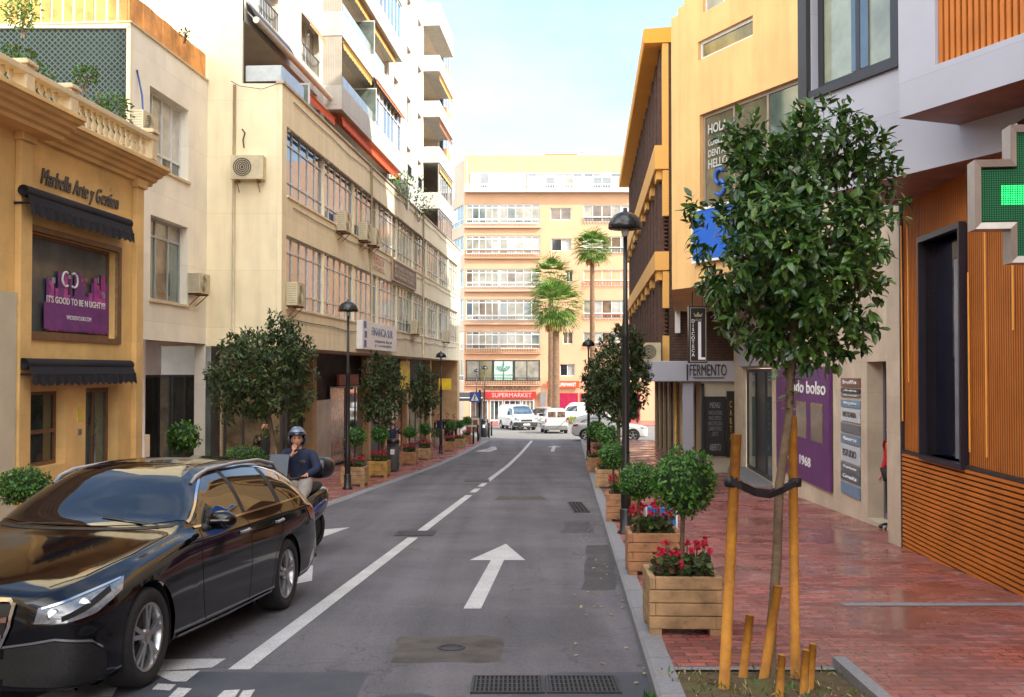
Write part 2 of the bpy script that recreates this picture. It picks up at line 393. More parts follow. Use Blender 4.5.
# soil in the pit
bm = BM(); n = 26; rows = []
for j in range(n+1):
    yy = PY0-.05+(PY1-PY0+.1)*j/n; r = []
    for i in range(n+1):
        xx = RX(yy)+(PX1-RX(yy))*i/n
        e = min(i, n-i, j, n-j)/4
        r.append(bm.verts.new((xx, yy, gz(yy)+HK-.012+min(1, e)*(.02+.05*noise.noise(Vector((xx*3, yy*3, 0)))+.025*noise.noise(Vector((xx*11, yy*11, 2)))))))
    rows.append(r)
for A, B in zip(rows, rows[1:]):
    for i in range(n): bm.faces.new([A[i], A[i+1], B[i+1], B[i]])
struct('soil_bed', bm, SOIL, True)
bm = BM()
box(bm, PX1, PX1+.09, PY0-.1, PY1+.09, gz(6)-.1, gz(5.9)+HK+.012)
sheet(bm, lambda y: RX(y), PX1, PY1, PY1+.09, HK+.004); sheet(bm, 3.05, 4.95, 9.68, 9.84, HK+.004, .2)
struct('pavement_stone_edging', bm, KERB)
# painted markings
DZ = .004
def mark(name, polys, dz=DZ, mat=None):
    bm = BM()
    for pl in polys: face(bm, [(x, y, gz(y)+dz) for x, y in pl])
    struct(name, bm, mat or PAINT)
bm = BM()
def CL(y): return XK(y)-2.98
for a, b in ((7.75, 16.2), (17.0, 25.0), (25.9, 27.3), (28.1, 29.5), (30.4, 64.0)): sheet(bm, lambda y: CL(y)-.08, lambda y: CL(y)+.08, a, b, DZ)
struct('centre_line', bm, PAINT)
def arrow(y0, y1, xc, hw=.36, sw=.085, hl=1.75, back=False):
    def P(u, v):
        yy = y1-v*(y1-y0) if not back else y0+v*(y1-y0); return (XK(yy)+xc+u, yy)
    L = y1-y0; h = hl/L
    a = [P(0, 0), P(hw, h), P(-hw, h)]; b = [P(-sw, h), P(sw, h), P(sw, 1), P(-sw, 1)]
    if back: a.reverse(); b.reverse()
    return [a[::-1], b[::-1]]
mark('lane_arrow', arrow(10.2, 15.4, -1.5))
mark('lane_arrow', arrow(52, 58, -1.5, .4, .1))
g = [G(475, 451.5), G(496, 446.8), G(497, 449.5), G(489, 451.8)]
mark('lane_arrow', [[(p.x, p.y) for p in g], [(p.x, p.y) for p in (G(484, 450.2), G(492, 446.5), G(496, 447), G(489, 451))]], DZ+.001)
g = [G(298, 564), G(313, 566), G(312, 581), G(296, 584)]; mark('pale_road_mark', [[(p.x, p.y) for p in g]])
g = [G(318, 530), G(350, 527.5), G(318, 539)]; mark('pale_road_mark', [[(p.x, p.y) for p in g]])  # pale triangle laid flat on the road
pl = []
for q in ([(118, 660), (226, 659), (212, 668), (150, 672)], [(150, 672), (200, 671), (186, 682), (172, 682)], [(60, 688), (120, 683), (112, 697), (30, 700)], [(128, 668), (148, 668), (60, 716), (40, 716)],
          [(158, 684), (176, 685), (170, 691), (152, 690)], [(178, 688), (192, 689), (180, 700), (166, 700)], [(224, 691), (240, 690), (228, 708), (206, 708)], [(243, 691), (255, 690), (244, 708), (232, 708)]):
    pl.append([(p.x, p.y) for p in (G(*c) for c in q)][::-1])
mark('hatched_marking', pl)
# bitumen strip, gratings, covers
y0, y1 = G(300, 668).y, G(300, 705).y
bm = BM(); ys = [6.55, 7.71]
xs = [XL(7)+.3+i*.25 for i in range(24)]+[XK(7)-.02]
va = [bm.verts.new((x, 7.0+.03*noise.noise(Vector((x*2, 0, 0)))-.35, gz(6.65)+.002)) for x in xs]; vb = [bm.verts.new((x, 7.68+.05*noise.noise(Vector((x*2.3, 5, 0)))+(-.12 if -1 < x < .2 else 0), gz(7.68)+.002)) for x in xs]
for i in range(len(xs)-1): bm.faces.new([va[i], va[i+1], vb[i+1], vb[i]])
struct('trench_patch', bm, PATCH)
IRON = M('cast iron', (.03, .03, .034), .55, .3, 20, metal=.3, bump=.2)
def grate(px0, px1, pyb, pyt, label, nx, ny):
    a = G(px0, pyb); b = G(px1, pyb); c = G((px0+px1)/2, pyt)
    w = b.x-a.x; d = c.y-a.y; cx = (a.x+b.x)/2; cy = (a.y+c.y)/2
    t = thing('drain_grate', label, 'drain grate', (cx, cy, gz(cy)+.002), 0)
    t.rotation_euler = (math.atan((gz(cy+.5)-gz(cy-.5))), 0, 0)
    bm = BM(); box(bm, -w/2, w/2, -d/2, d/2, -.02, .0035); obj('pit', bm, M('pit', (.004, .004, .004), .9), t)
    bm = BM(); e = .02
    box(bm, -w/2, w/2, -d/2, -d/2+e, .0, .012); box(bm, -w/2, w/2, d/2-e, d/2, .0, .012); box(bm, -w/2, -w/2+e, -d/2+e, d/2-e, 0, .012); box(bm, w/2-e, w/2, -d/2+e, d/2-e, 0, .012)
    for i in range(1, nx):
        x = -w/2+w*i/nx; box(bm, x-.007, x+.007, -d/2+e, d/2-e, .004, .010)
    for j in range(1, ny):
        yy = -d/2+d*j/ny; box(bm, -w/2+e, w/2-e, yy-.007, yy+.007, .003, .009)
    obj('bars', bm, IRON, t); return t
grate(470, 545, 694, 677, 'dark iron drain grate at the near end of the road, left of the pair', 16, 4)
grate(547, 622, 694, 677, 'dark iron drain grate at the near end of the road, right of the pair', 16, 4)
grate(574, 590, 512.5, 502.5, 'small rectangular iron gully grate beside the right kerb', 4, 5)
def cover(px0, px1, pyb, pyt, label, round_=False):
    a = G(px0, pyb); b = G(px1, pyb); c = G((px0+px1)/2, pyt); w = b.x-a.x; d = c.y-a.y; cx = (a.x+b.x)/2; cy = (a.y+c.y)/2
    bm = BM()
    if round_: lathe(bm, [(w/2, -.01), (w/2, .006), (w*.42, .006), (w*.41, .002), (.001, .003)], n=24)
    else: box(bm, -w/2, w/2, -d/2, d/2, -.02, .007); box(bm, -w/2+.05, w/2-.05, -d/2+.05, d/2-.05, .0, .009)
    o = obj('manhole_cover', bm, IRON, None, False, (cx, cy, gz(cy)+.001)); o.rotation_euler = (math.atan(gz(cy+.5)-gz(cy-.5)), 0, 0)
    tag(o, label, 'manhole cover')
cover(394, 433, 536, 531, 'rectangular iron cover set across the white centre line')
cover(464, 489, 481.5, 479.5, 'small iron cover in the road beyond the short dashes of the centre line')
cover(436, 465, 652, 644, 'round iron manhole cover in the near lane inside a worn asphalt square', True)
def patch(px0, px1, pyb, pyt, name='asphalt_patch'):
    q = [G(px0-6, pyb), G(px1+4, pyb), G(px1, pyt), G(px0, pyt)]; pts = []
    for a, b in zip(q, q[1:]+q[:1]):
        for i in range(6):
            p = a.lerp(b, i/6); pts.append((p.x+random.uniform(-.03, .03), p.y+random.uniform(-.04, .04)))
    c = (sum(p[0] for p in pts)/len(pts), sum(p[1] for p in pts)/len(pts))
    bm = BM()
    for a, b in zip(pts, pts[1:]+pts[:1]): face(bm, [(x, y, gz(y)+.0015) for x, y in (c, a, b)])
    struct(name, bm, PATCH2)
PATCH2 = M('old asphalt repair', (.085, .075, .068), .8, .35, 3, bump=.4, bscale=130)
patch(398, 500, 662, 636); patch(500, 542, 500, 496)
PATCH2 = M('oil darkened asphalt', (.05, .047, .05), .6, .3, 3, bump=.4, bscale=130)
patch(588, 612, 590, 545); patch(566, 590, 533, 521)

# ================================================================ LEFT SIDE
F_B = Facade((-6.07, 27.6), (-6.07+.072*38.6, 66.2))
F_C = Facade((-8.38, 22.9), (-8.043, 27.58))
F_A = Facade((-7.954, 8.0), (-7.097, 19.9))
F_E = Facade((-14.0, 27.6), (-6.07, 27.6))        # end wall facing the camera
def Aw(px, y0, y1, F, out=0): # pixel column -> s, and z for two rows
    s = F.sat(px, out); return s, F.hit(px, y0, out)[1], F.hit(px, y1, out)[1]

def ac_unit(F, s, z, label, w=.8, h=.56, out=.32, group='air conditioning units on the facades'):
    p = F.w(s, out/2+.02, z); t = thing('air_conditioner', label, 'air conditioner', p, F.rz, group)
    bm = BM(); box(bm, -w/2, w/2, -out/2, out/2, 0, h)
    for i in range(9): box(bm, w/2, w/2+.004, -out/2+.03, out/2-.03, .06+i*h*.1, .06+i*h*.1+.012); box(bm, -w/2-.004, -w/2, -out/2+.03, out/2-.03, .06+i*h*.1, .06+i*h*.1+.012, 1)
    bevel(obj('casing', bm, [AGED, GREY], t), .012)
    bm = BM(); cx = -w*.14; r = h*.40
    for q in range(5):
        rr = r*(q+1)/5; m = 20
        for k in range(m):
            a, b = 2*PI*k/m, 2*PI*(k+1)/m; y = -out/2-.008
            obox(bm, (cx+rr*math.cos((a+b)/2), y, h/2+rr*math.sin((a+b)/2)), (rr*math.sin((a+b)/2)*PI/m, 0, -rr*math.cos((a+b)/2)*PI/m), (0, .006, 0), (.006*math.cos((a+b)/2), 0, .006*math.sin((a+b)/2)))
    obj('grille', bm, AGED, t)
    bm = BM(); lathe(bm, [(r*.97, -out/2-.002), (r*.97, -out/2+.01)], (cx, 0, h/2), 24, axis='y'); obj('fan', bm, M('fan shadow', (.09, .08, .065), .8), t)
    bm = BM()
    for sx in (-w*.32, w*.32): box(bm, sx-.02, sx+.02, -out/2, out/2+.02, -.045, -.0); tube(bm, [(sx, out/2, -.3), (sx, -out/2+.03, -.04)], .012, 6)
    obj('bracket', bm, M('rusty bracket', (.22, .09, .04), .8, .3, 8), t)
    return t

# ---------------- building A: low ochre stone shop building with balustrade
A = F_A.root('shop_building', 'low ochre stone building at left with cornice, balustrade and two rolled black awnings', 'building')
sA = lambda px, o=0: F_A.sat(px, o)
zA = lambda px, py, o=0: F_A.hit(px, py, o)[1]
L = F_A.len
w1 = (sA(26), sA(117), zA(26, 333), zA(26, 229)); w2 = (sA(28), sA(66), zA(66, 463), zA(28, 392)); dr = (sA(86), sA(118), -1.2, zA(87, 388))
bm = BM(); wall(bm, 0, L, -1.8, 5.72, [w1, w2, dr], 0, .28); face(bm, [(L, 0, -1.8), (L, 6, -1.8), (L, 6, 5.72), (L, 0, 5.72)]); face(bm, [(0, 0, 5.72), (L, 0, 5.72), (L, 6, 5.72), (0, 6, 5.72)])
face(bm, [(0, 6, -1.8), (0, 0, -1.8), (0, 0, 5.72), (0, 6, 5.72)]); face(bm, [(L, 6, -1.8), (0, 6, -1.8), (0, 6, 5.72), (L, 6, 5.72)])
obj('wall', bm, STONE, A)
bm = BM()   # pilasters
for a, b in ((sA(13), sA(25)), (sA(131), L+.02), (sA(-40), sA(-26))):
    box(bm, a, b, -.10, .002, -1.6, 5.3); box(bm, a-.05, b+.05, -.15, .002, 5.3, 5.46); box(bm, a-.04, b+.04, -.14, .002, -1.6, -.3)
bevel(obj('pilaster', bm, STONE, A), .012)
bm = BM(); box(bm, 0, sA(12.2), -.06, .002, -1.6, zA(6, 292)); obj('plaster_panel', bm, M('pale plaster', (.56, .5, .36), .8, .06, 2, grime=.15), A)
def cornice(x0, x1, extra):
    bm = BM(); e = extra
    pr = [(0, 5.42), (-.08-e, 5.42), (-.10-e, 5.48), (-.17-e, 5.50), (-.20-e, 5.56), (-.28-e, 5.58), (-.31-e, 5.63), (-.38-e, 5.645), (-.42-e, 5.69), (-.46-e, 5.70), (-.46-e, 5.76), (0, 5.78)]
    extr(bm, pr, x0, x1); return bm
obj('cornice', cornice(sA(36), L+.42, 0), STONE, A); obj('cornice', cornice(0, sA(36)-.002, .32), STONE, A)
CST = M('cast stone', (.60, .48, .30), .7, .08, 5, bump=.05)
bm = BM(); box(bm, 0, L+.1, -.30, -.06, 5.78, 5.86); box(bm, 0, L+.1, -.32, -.04, 6.22, 6.32); box(bm, L-.14, L+.1, -.06, 1.8, 6.22, 6.32); box(bm, L-.14, L+.1, -.06, 1.8, 5.78, 5.86)
bevel(obj('balustrade_rail', bm, CST, A), .015)
posts = [sA(21, .2), sA(66, .2), L]
for s in posts+[sA(-60, .2)]:
    bm = BM(); box(bm, s-.12, s+.12, -.31, -.05, 5.861, 6.36); box(bm, s-.16, s+.16, -.35, -.01, 6.36, 6.41); prism(bm, [(s-.12, -.31), (s+.12, -.31), (s+.12, -.05), (s-.12, -.05)], 6.41, 6.45)
    bevel(obj('balustrade_post', bm, CST, A), .012)
s = L-.27
pb = BM(); lathe(pb, [(.035, 0), (.035, .03), (.02, .045), (.05, .10), (.055, .14), (.025, .21), (.022, .23), (.04, .26), (.05, .29), (.03, .33), (.035, .36)], n=10)
b0 = obj('baluster', pb, CST, A, loc=(s, -.18, 5.861)); k = 0
while s > 3.6:
    s -= .215
    if any(abs(s-q) < .19 for q in posts): continue
    c = b0.copy(); COL.objects.link(c); c.parent = A; c.location = (s, -.18, 5.861)
for j in range(7):
    c = b0.copy(); COL.objects.link(c); c.parent = A; c.location = (L-.02, .15+j*.22, 5.861)
BRZ = M('dark bronze frame', (.16, .08, .04), .5, .15, 6)
# trim around the upper window
bm = BM(); a, b, c, d = w1
for q in ((a-.09, a, c-.09, d+.09), (b, b+.09, c-.09, d+.09), (a, b, d, d+.09), (a, b, c-.09, c)): box(bm, q[0], q[1], -.035, .05, q[2], q[3])
obj('window_trim', bm, BRZ, A)
wo = window(A, *w1, .16, 1, .05, BRZ, [M('glass smoky', (.11, .13, .14), .1, .4, .9, ior=1.7)])
# the printed film on the glass
POS = BM(); a, b, c, d = w1; H = d-c; Wd = b-a
PUR = M('purple print', (.20, .035, .20), .5, .3, 5, col2=(.10, .03, .16)); PINK = M('pink print', (.42, .06, .30), .5, .35, 6)
random.seed(3)
x = a+.28*Wd; 
while x < b-.06*Wd:
    wd = random.uniform(.05, .16); t = random.uniform(.42, .72)
    box(POS, x, min(x+wd, b-.06), .145, .158, c+.08, c+H*t, random.choice([0, 0, 1])); x += wd
box(POS, a+.25*Wd, b-.06, .138, .144, c+.10, c+H*.34, 0)
for i in range(14):
    xx = random.uniform(a+.3*Wd, b-.2); zz = random.uniform(c+.4*H, c+.62*H); box(POS, xx, xx+random.uniform(.03, .1), .139-.0004*i, .144, zz, zz+random.uniform(.03, .12), random.choice([1, 2]))
o = obj('window_film', POS, [PUR, PINK, M('grey print', (.28, .28, .33), .5)], wo)
text('lettering', "IT'S GOOD TO BE N UGHTY!!", WHITE, wo, (a+.60*Wd, .130, c+H*.37), w=.66*Wd, h=.115, depth=.004, bold=.01)
text('lettering', "WICKEDCLUB.COM", WHITE, wo, (a+.62*Wd, .130, c+H*.20), w=.28*Wd, h=.07, depth=.004)
bm = BM(); 
for (cx, cz, r0, a0, a1) in ((a+.47*Wd, c+.60*H, .12, 60, 300), (a+.56*Wd, c+.60*H, .12, -120, 120)):
    pts = [(cx+r0*math.cos(R(t)), .13, cz+r0*math.sin(R(t))) for t in range(a0, a1+1, 20)]; tube(bm, pts, .018, 6)
face(bm, [(a+.02*Wd, .14, c+.12*H), (a+.12*Wd, .14, c+.12*H), (a+.06*Wd, .14, c+.42*H)])
obj('emblem', bm, WHITE, wo)
window(A, *w2, .16, 1, .06, BRZ, [M('dark shop glass', (.03, .045, .04), .04, .5, .8, ior=1.9)], low=(w2[2]+w2[3])/2-.05)
dz0 = gz(18)+.02
do = window(A, dr[0], dr[1], dz0, dr[3], .18, 2, .085, BRZ, [M('green tinted glass', (.05, .11, .10), .06, .3, 1, ior=1.9)], name='door')
do.name = 'door'
bm = BM(); tube(bm, [(dr[0]+.52*(dr[1]-dr[0]), .14, dz0+.8), (dr[0]+.52*(dr[1]-dr[0]), .14, dz0+1.5)], .014, 8); obj('handle', bm, GREY, do)
bm = BM(); a0, a1 = dr[0]-.3, dr[0]-.12; box(bm, a0, a1, -.012, -.001, 1.0, 1.25); obj('notice', bm, M('yellow notice', (.65, .5, .08), .6), A)
bm = BM(); box(bm, a0+.03, a1-.03, -.012, -.001, .78, .88); obj('mailbox', bm, GREY, A)
AWN = M('navy awning cloth', (.006, .006, .011), .85, .2, 9, bump=.2, bscale=12)
def rolled_awning(s0, s1, zt, zb, out):
    bm = BM(); tube(bm, [(s0, -.14, zt-.08), (s1, -.14, zt-.08)], .085, 12)
    face(bm, [(s0+.02, -.18, zt-.03), (s1-.02, -.18, zt-.03), (s1-.02, -out, zb+.18), (s0+.02, -out, zb+.18)])
    n = int((s1-s0)/.035); top = []; bot = []
    for i in range(n+1):
        x = s0+.02+(s1-s0-.04)*i/n; t = (x-s0)/.22
        top.append(bm.verts.new((x, -out-.01*math.sin(t*7), zb+.18))); bot.append(bm.verts.new((x, -out-.02-.015*math.sin(t*5), zb+.05-.05*abs(math.sin(t*PI)))))
    for i in range(n): bm.faces.new([top[i], top[i+1], bot[i+1], bot[i]])
    box(bm, s0, s0+.03, -out, 0, zb+.17, zb+.2); box(bm, s1-.03, s1, -out, 0, zb+.17, zb+.2)
    return bm
obj('awning', rolled_awning(sA(25, .2), sA(131, .2), 4.62, 4.17, .24), AWN, A, True); obj('awning', rolled_awning(sA(27, .2), sA(133, .2), 2.04, 1.62, .26), AWN, A, True)
DKL = M('dark lettering', (.10, .085, .07), .5)
text('lettering', 'Marbella Arte y Gestion', DKL, A, ((sA(38)+sA(116))/2, -.02, 4.86), w=sA(116)-sA(38), h=.34, depth=.03, shear=.35)
bm = BM(); face(bm, [(sA(107), -.02, 5.05), (sA(107)+.03, -.02, 5.05), (sA(107)+.10, -.02, 5.15)]); obj('lettering', bm, DKL, A)

# ---------------- building B: long cream apartment building
B = F_B.root('apartment_building', 'long cream apartment building with ribbon windows, balconies and orange awnings on the left side', 'building')
LB = F_B.len
zc = 2.50; holes = [(.45, LB-1.0, 3.57, 5.5), (.45, LB-1.0, 6.56, 8.42)]
bm = BM(); wall(bm, 0, LB, zc, 9.45, holes, 0, .22)
face(bm, [(0, 0, zc), (0, 2.0, zc), (LB, 2.0, zc), (LB, 0, zc)])
face(bm, [(LB, 0, zc), (LB, 8, zc), (LB, 8, 9.45), (LB, 0, 9.45)])
obj('wall', bm, CREAM, B)
bm = BM(); box(bm, -.04, LB+.04, -.05, .16, 9.45, 9.53); box(bm, 0, LB, .16, 1.05, 8.5, 8.6); obj('coping', bm, M('coping stone', (.45, .38, .3), .7, .15, 3, grime=.3), B)
bm = BM(); box(bm, 0.02, LB-.02, 0.02, .2, 8.6, 9.449); 
obj('parapet', bm, CREAM, B)
F_E2 = F_E
bm = BM(); EL = F_E.len; xC = (-8.043+14.0)
wall(bm, xC-.05, EL, zc, 9.45, [], 0); wall(bm, 0, xC-.05, 2.5, 9.4, [], 0); wall(bm, 0, EL-1.06, 9.45, 23, [], 0); put(obj('end_wall', bm, CREAM, B), B, F_E)
# ribbon windows
random.seed(11)
def ribbon(z0, z1, n, tones):
    a, b = .45, LB-1.0; w = (b-a)/n
    for i in range(n):
        s0, s1 = a+i*w+.03, a+(i+1)*w-.03
        t = tones[min(i, len(tones)-1)]
        window(B, s0, s1, z0+.01, z1-.01, .10, 5, .036, ALU, t, transom=z1-.42, low=z0+.42)
    bm = BM()
    for i in range(1, n): box(bm, a+i*w-.03, a+i*w+.03, .03, .2, z0, z1)
    box(bm, a, b, -.04, .02, z0-.05, z0); obj('window_sill', bm, CREAM, B)
SKYG = M('glass sky reflection', (.10, .16, .26), .03, .3, .8, ior=2.3)  # blue of the reflected sky put into the base colour
ribbon(6.56, 8.42, 9, [[SKYG], [SKYG, GLS2, SKYG], [GLT, GLS2], [GLT, GLT, GLC], [GLT, GLC], [GLT, GLS], [GLT], [GLC, GLS], [GLC]])
ribbon(3.57, 5.5, 9, [[GLS2, SKYG, SKYG], [GLT, SKYG, GLS2], [GLC, GLS2], [GLC, GLC, GLG], [GLG, GLC], [GLC], [GLW, GLC], [GLC, GLW, GLG], [GLC]])
# exposed roller boxes / parked awnings in the upper ribbon
bm = BM()
for s0, s1 in ((.6, 4.6), (4.9, 9.4), (9.8, 16), (16.4, 24)): tube(bm, [(s0, -.02, 8.34), (s1, -.02, 8.34)], .05, 8)
obj('awning_roller', bm, M('weathered awning', (.33, .26, .17), .8, .3, 5), B)
# tower
T = 1.05; win = []
for z in (11.78, 14.33, 16.88, 19.43):
    win += [(F_B.sat(256, -T), F_B.sat(275, -T), z, z+1.5), (F_B.sat(300, -T), F_B.sat(317, -T), z, z+1.5)]
    for s in (21.6, 25.2, 28.6): win.append((s, s+1.15, z, z+1.45))
for s in (24.8, 28.4): win.append((s, s+1.2, 9.3, 10.6))
rec = [(.02, 7.6, 8.61, 11.15)]+[(8.5, 19.9, 10.85+2.55*k+.85, 10.85+2.55*(k+1)) for k in range(5)]+[(8.6, 19.9, 8.61, 10.84)]
rec2 = [(30.6, 36.2, 10.85+2.55*k+.85, 10.85+2.55*(k+1)) for k in range(4)]+[(30.6, 36.2, 9.3, 10.8)]
bm = BM(); wall(bm, 0, LB, 8.5, 22.6, win+rec+rec2, T, 1.3, 0, 1); face(bm, [(0, T, 22.6), (LB, T, 22.6), (LB, 9, 22.6), (0, 9, 22.6)]); face(bm, [(LB, T, 8.5), (LB, 9, 8.5), (LB, 9, 22.6), (LB, T, 22.6)])
obj('tower_wall', bm, [WHITEW, M('terrace plaster', (.62, .55, .45), .8, .06, 2)], B)
bm = BM(); face(bm, [(0, T+1.3, 8.5), (LB, T+1.3, 8.5), (LB, T+1.3, 22.6), (0, T+1.3, 22.6)]); obj('terrace_back_wall', bm, M('terrace back', (.45, .40, .34), .8, .2, .7), B)
for i, (a, b, c, d) in enumerate(win):
    window(B, a, b, c, d, T+.12, 2, .05, ALU, [GLW, GLC, GLS2])
bm = BM()
for (a, b, c, d) in win[:2]+[win[6], win[5], win[11]]:
    face(bm, [(a, T-.02, d+.05), (b, T-.02, d+.05), (b, T-.28, d-.25), (a, T-.28, d-.25)]); face(bm, [(a, T-.28, d-.25), (b, T-.28, d-.25), (b, T-.28, d-.4), (a, T-.28, d-.4)])
obj('window_awning', bm, M('tan canvas', (.5, .30, .14), .8, .2, 6), B)
bm = BM()
for (a, b, c, d) in win[:6]:
    for i in range(12): x = a+(b-a)*(i+.5)/12; box(bm, x-.01, x+.01, T-.05, T-.03, c, c+.5)
    box(bm, a, b, T-.055, T-.025, c+.5, c+.53)
obj('window_railing', bm, BLACK, B)
# doors inside the recesses
for k in range(5):
    z = 10.85+2.55*k+.05
    for s in (9.6, 13.4, 17.0): window(B, s, s+1.9, z, z+2.1, T+1.2, 2, .06, ALU, [GLS, GLS2, GLC], t=.06)
for s in (1.2, 4.4): window(B, s, s+1.9, 8.62, 10.7, T+1.2, 2, .06, ALU, [GLS, GLT], t=.06)
for s in (9.6, 13.4): window(B, s, s+1.9, 8.62, 10.6, T+1.2, 2, .06, ALU, [GLS, GLC], t=.06)
def balcony(s0, s1, z, y0, mat, h=.85, name='balcony'):
    bm = BM(); box(bm, s0, s1, y0, T-.003, z, z+.16); box(bm, s0, s1, y0, y0+.12, z+.16, z+h); box(bm, s0, s0+.12, y0+.12, T-.003, z+.16, z+h); box(bm, s1-.12, s1, y0+.12, T-.003, z+.16, z+h)
    return bevel(obj(name, bm, mat, B), .01)
PB = .38
for k in range(5): balcony(8.3, 20.1, 10.85+2.55*k, PB, WHITEW)
for k in range(5):
    balcony(30.4, 36.4, 10.85+2.55*k, PB-.25, WHITEW, .9 if k < 4 else 1.3)
OBR = M('orange render', (.66, .30, .14), .8, .06, 2)
for k in range(5): balcony(36.6, LB-.05, 9.3+2.55*k+.2, PB+.2, OBR, .9)
for k in range(5):
    z = 9.3+2.55*k+1.1; window(B, 36.7, LB-.1, z, z+1.6, PB+.25, 2, .05, ALU, [GLS2, SKYG])
SIDE = M('corrugated side screen', (.46, .42, .35), .6, .08, 2, panels=(.06, 9, 0, .012), seam=.75)
for k in range(0, 2):
    z = 10.85+2.55*k; bm = BM(); box(bm, 8.32, 8.38, PB+.02, T, z+.86, z+2.54); obj('side_screen', bm, SIDE, B)
# railings/glass on balconies, enclosures and awnings
RAILG = M('rail glass', (.36, .40, .40), .15, .15, 2, ior=1.6)
for k in range(5):
    z = 10.85+2.55*k+.86; bm = BM(); box(bm, 8.5, 16 if k % 2 else 14, PB+.03, PB+.05, z, z+.35); obj('glass_guard', bm, RAILG, B)
window(B, 14.2, 19.9, 11.71, 13.38, PB+.04, 7, .06, ALU, [SKYG, GLS2, GLW], transom=12.9)
window(B, 13.4, 19.9, 16.81, 18.44, PB+.04, 8, .05, ALU, [SKYG, M('blue blinds', (.10, .25, .52), .15, .2, 2, ior=1.8)])
window(B, 12.0, 17.5, 14.26, 15.93, PB+.04, 5, .05, ALU, [GLC, GLS2]) if False else None
for k, z in ((0, 11.76), ):
    window(B, 30.5, 36.3, z, z+1.6, PB-.2, 6, .06, ALUG, [GLS2, GLC, GLS])
window(B, 30.5, 36.3, 9.55, 10.8, PB-.2, 6, .06, ALUG, [GLS2, GLS])
def awning(s0, s1, y0, z0, y1, z1, val, mat, name='awning'):
    bm = BM(); n = max(2, int((s1-s0)/.4))
    for i in range(n):
        a, b = s0+(s1-s0)*i/n, s0+(s1-s0)*(i+1)/n; w = .015*(i % 2)
        face(bm, [(a, y0, z0), (b, y0, z0), (b, y1, z1+w), (a, y1, z1+w)]); 
        face(bm, [(a, y1, z1+w), (b, y1, z1+w), (b, y1-.01, z1-val), ((a+b)/2, y1-.01, z1-val-.05), (a, y1-.01, z1-val)])
    tube(bm, [(s0, y1, z1), (s1, y1, z1)], .03, 6)
    return obj(name, bm, mat, B)
awning(3.0, 8.0, T-.02, 10.9, .55, 10.45, .22, ORANGE); awning(8.6, 19.8, T-.05, 10.80, PB+.05, 10.62, .22, ORANGE)
awning(13.6, 20.0, PB+.02, 13.50, PB-.12, 13.36, .10, M('rust canvas', (.55, .22, .10), .8, .2, 5)); 
TAN = M('mustard canvas', (.60, .36, .10), .8, .15, 5)
awning(8.7, 13.5, PB+.1, 13.48, PB+.05, 13.3, .2, TAN); awning(8.7, 19.5, PB+.3, 16.0, PB+.2, 15.85, .2, TAN)
for k in (0, 1, 2): awning(30.6, 36.2, PB-.1, 13.38+2.55*k, PB-.22, 13.15+2.55*k, .2, TAN if k != 1 else M('brown canvas', (.35, .14, .07), .8, .2, 5))
# the long folding awning over the corner terrace
bm = BM(); tube(bm, [(.1, T-.30, 11.2), (8.2, T-.30, 11.2)], .09, 10); obj('awning_bar', bm, M('cream bar', (.66, .60, .48), .5, .06, 4), B)
bm = BM()
face(bm, [(.15, T-.03, 11.75), (4.2, T-.03, 11.75), (4.2, T-.28, 11.28), (.15, T-.28, 11.28)]); obj('awning_cloth', bm, M('charcoal and cream canvas', (.10, .10, .11), .8, .3, 2), B)
bm = BM(); tube(bm, [(.2, T-.02, 11.45), (.3, T-.28, 11.2)], .025, 6); tube(bm, [(6.9, T-.02, 11.35), (6.9, T-.28, 11.2)], .025, 6); obj('awning_arm', bm, ALU, B)
bm = BM(); box(bm, .05, 2.2, .03, .05, 9.53, 9.95); box(bm, .03, .05, .05, 1.0, 9.53, 9.95); obj('glass_guard', bm, RAILG, B)
DIV = M('frosted divider', (.16, .20, .17), .25, .3, 2, ior=1.6)
for s in (3.4, 18.9):
    bm = BM(); box(bm, s, s+.04, -.12 if s > 9 else .2, T+1, 9.0, 10.35, 0); 
    o = obj('terrace_divider', bm, DIV, B)
    bm = BM(); y0 = -.14 if s > 9 else .18
    box(bm, s-.01, s+.05, y0, y0+.05, 9.0, 10.4); box(bm, s-.01, s+.05, y0+.05, T+1, 10.35, 10.4); obj('divider_frame', bm, ALU, o)
for k, s in ((1, 13.2), (0, 13.6), (2, 12.8)):
    z = 10.85+2.55*k+.86; bm = BM(); box(bm, s, s+.04, PB-.1, PB+.9, z, z+1.25); o = obj('balcony_divider', bm, DIV, B)
    bm = BM(); box(bm, s-.01, s+.05, PB-.13, PB-.1, z, z+1.3); box(bm, s-.01, s+.05, PB-.1, PB+.9, z+1.25, z+1.3); obj('divider_frame', bm, ALU, o)

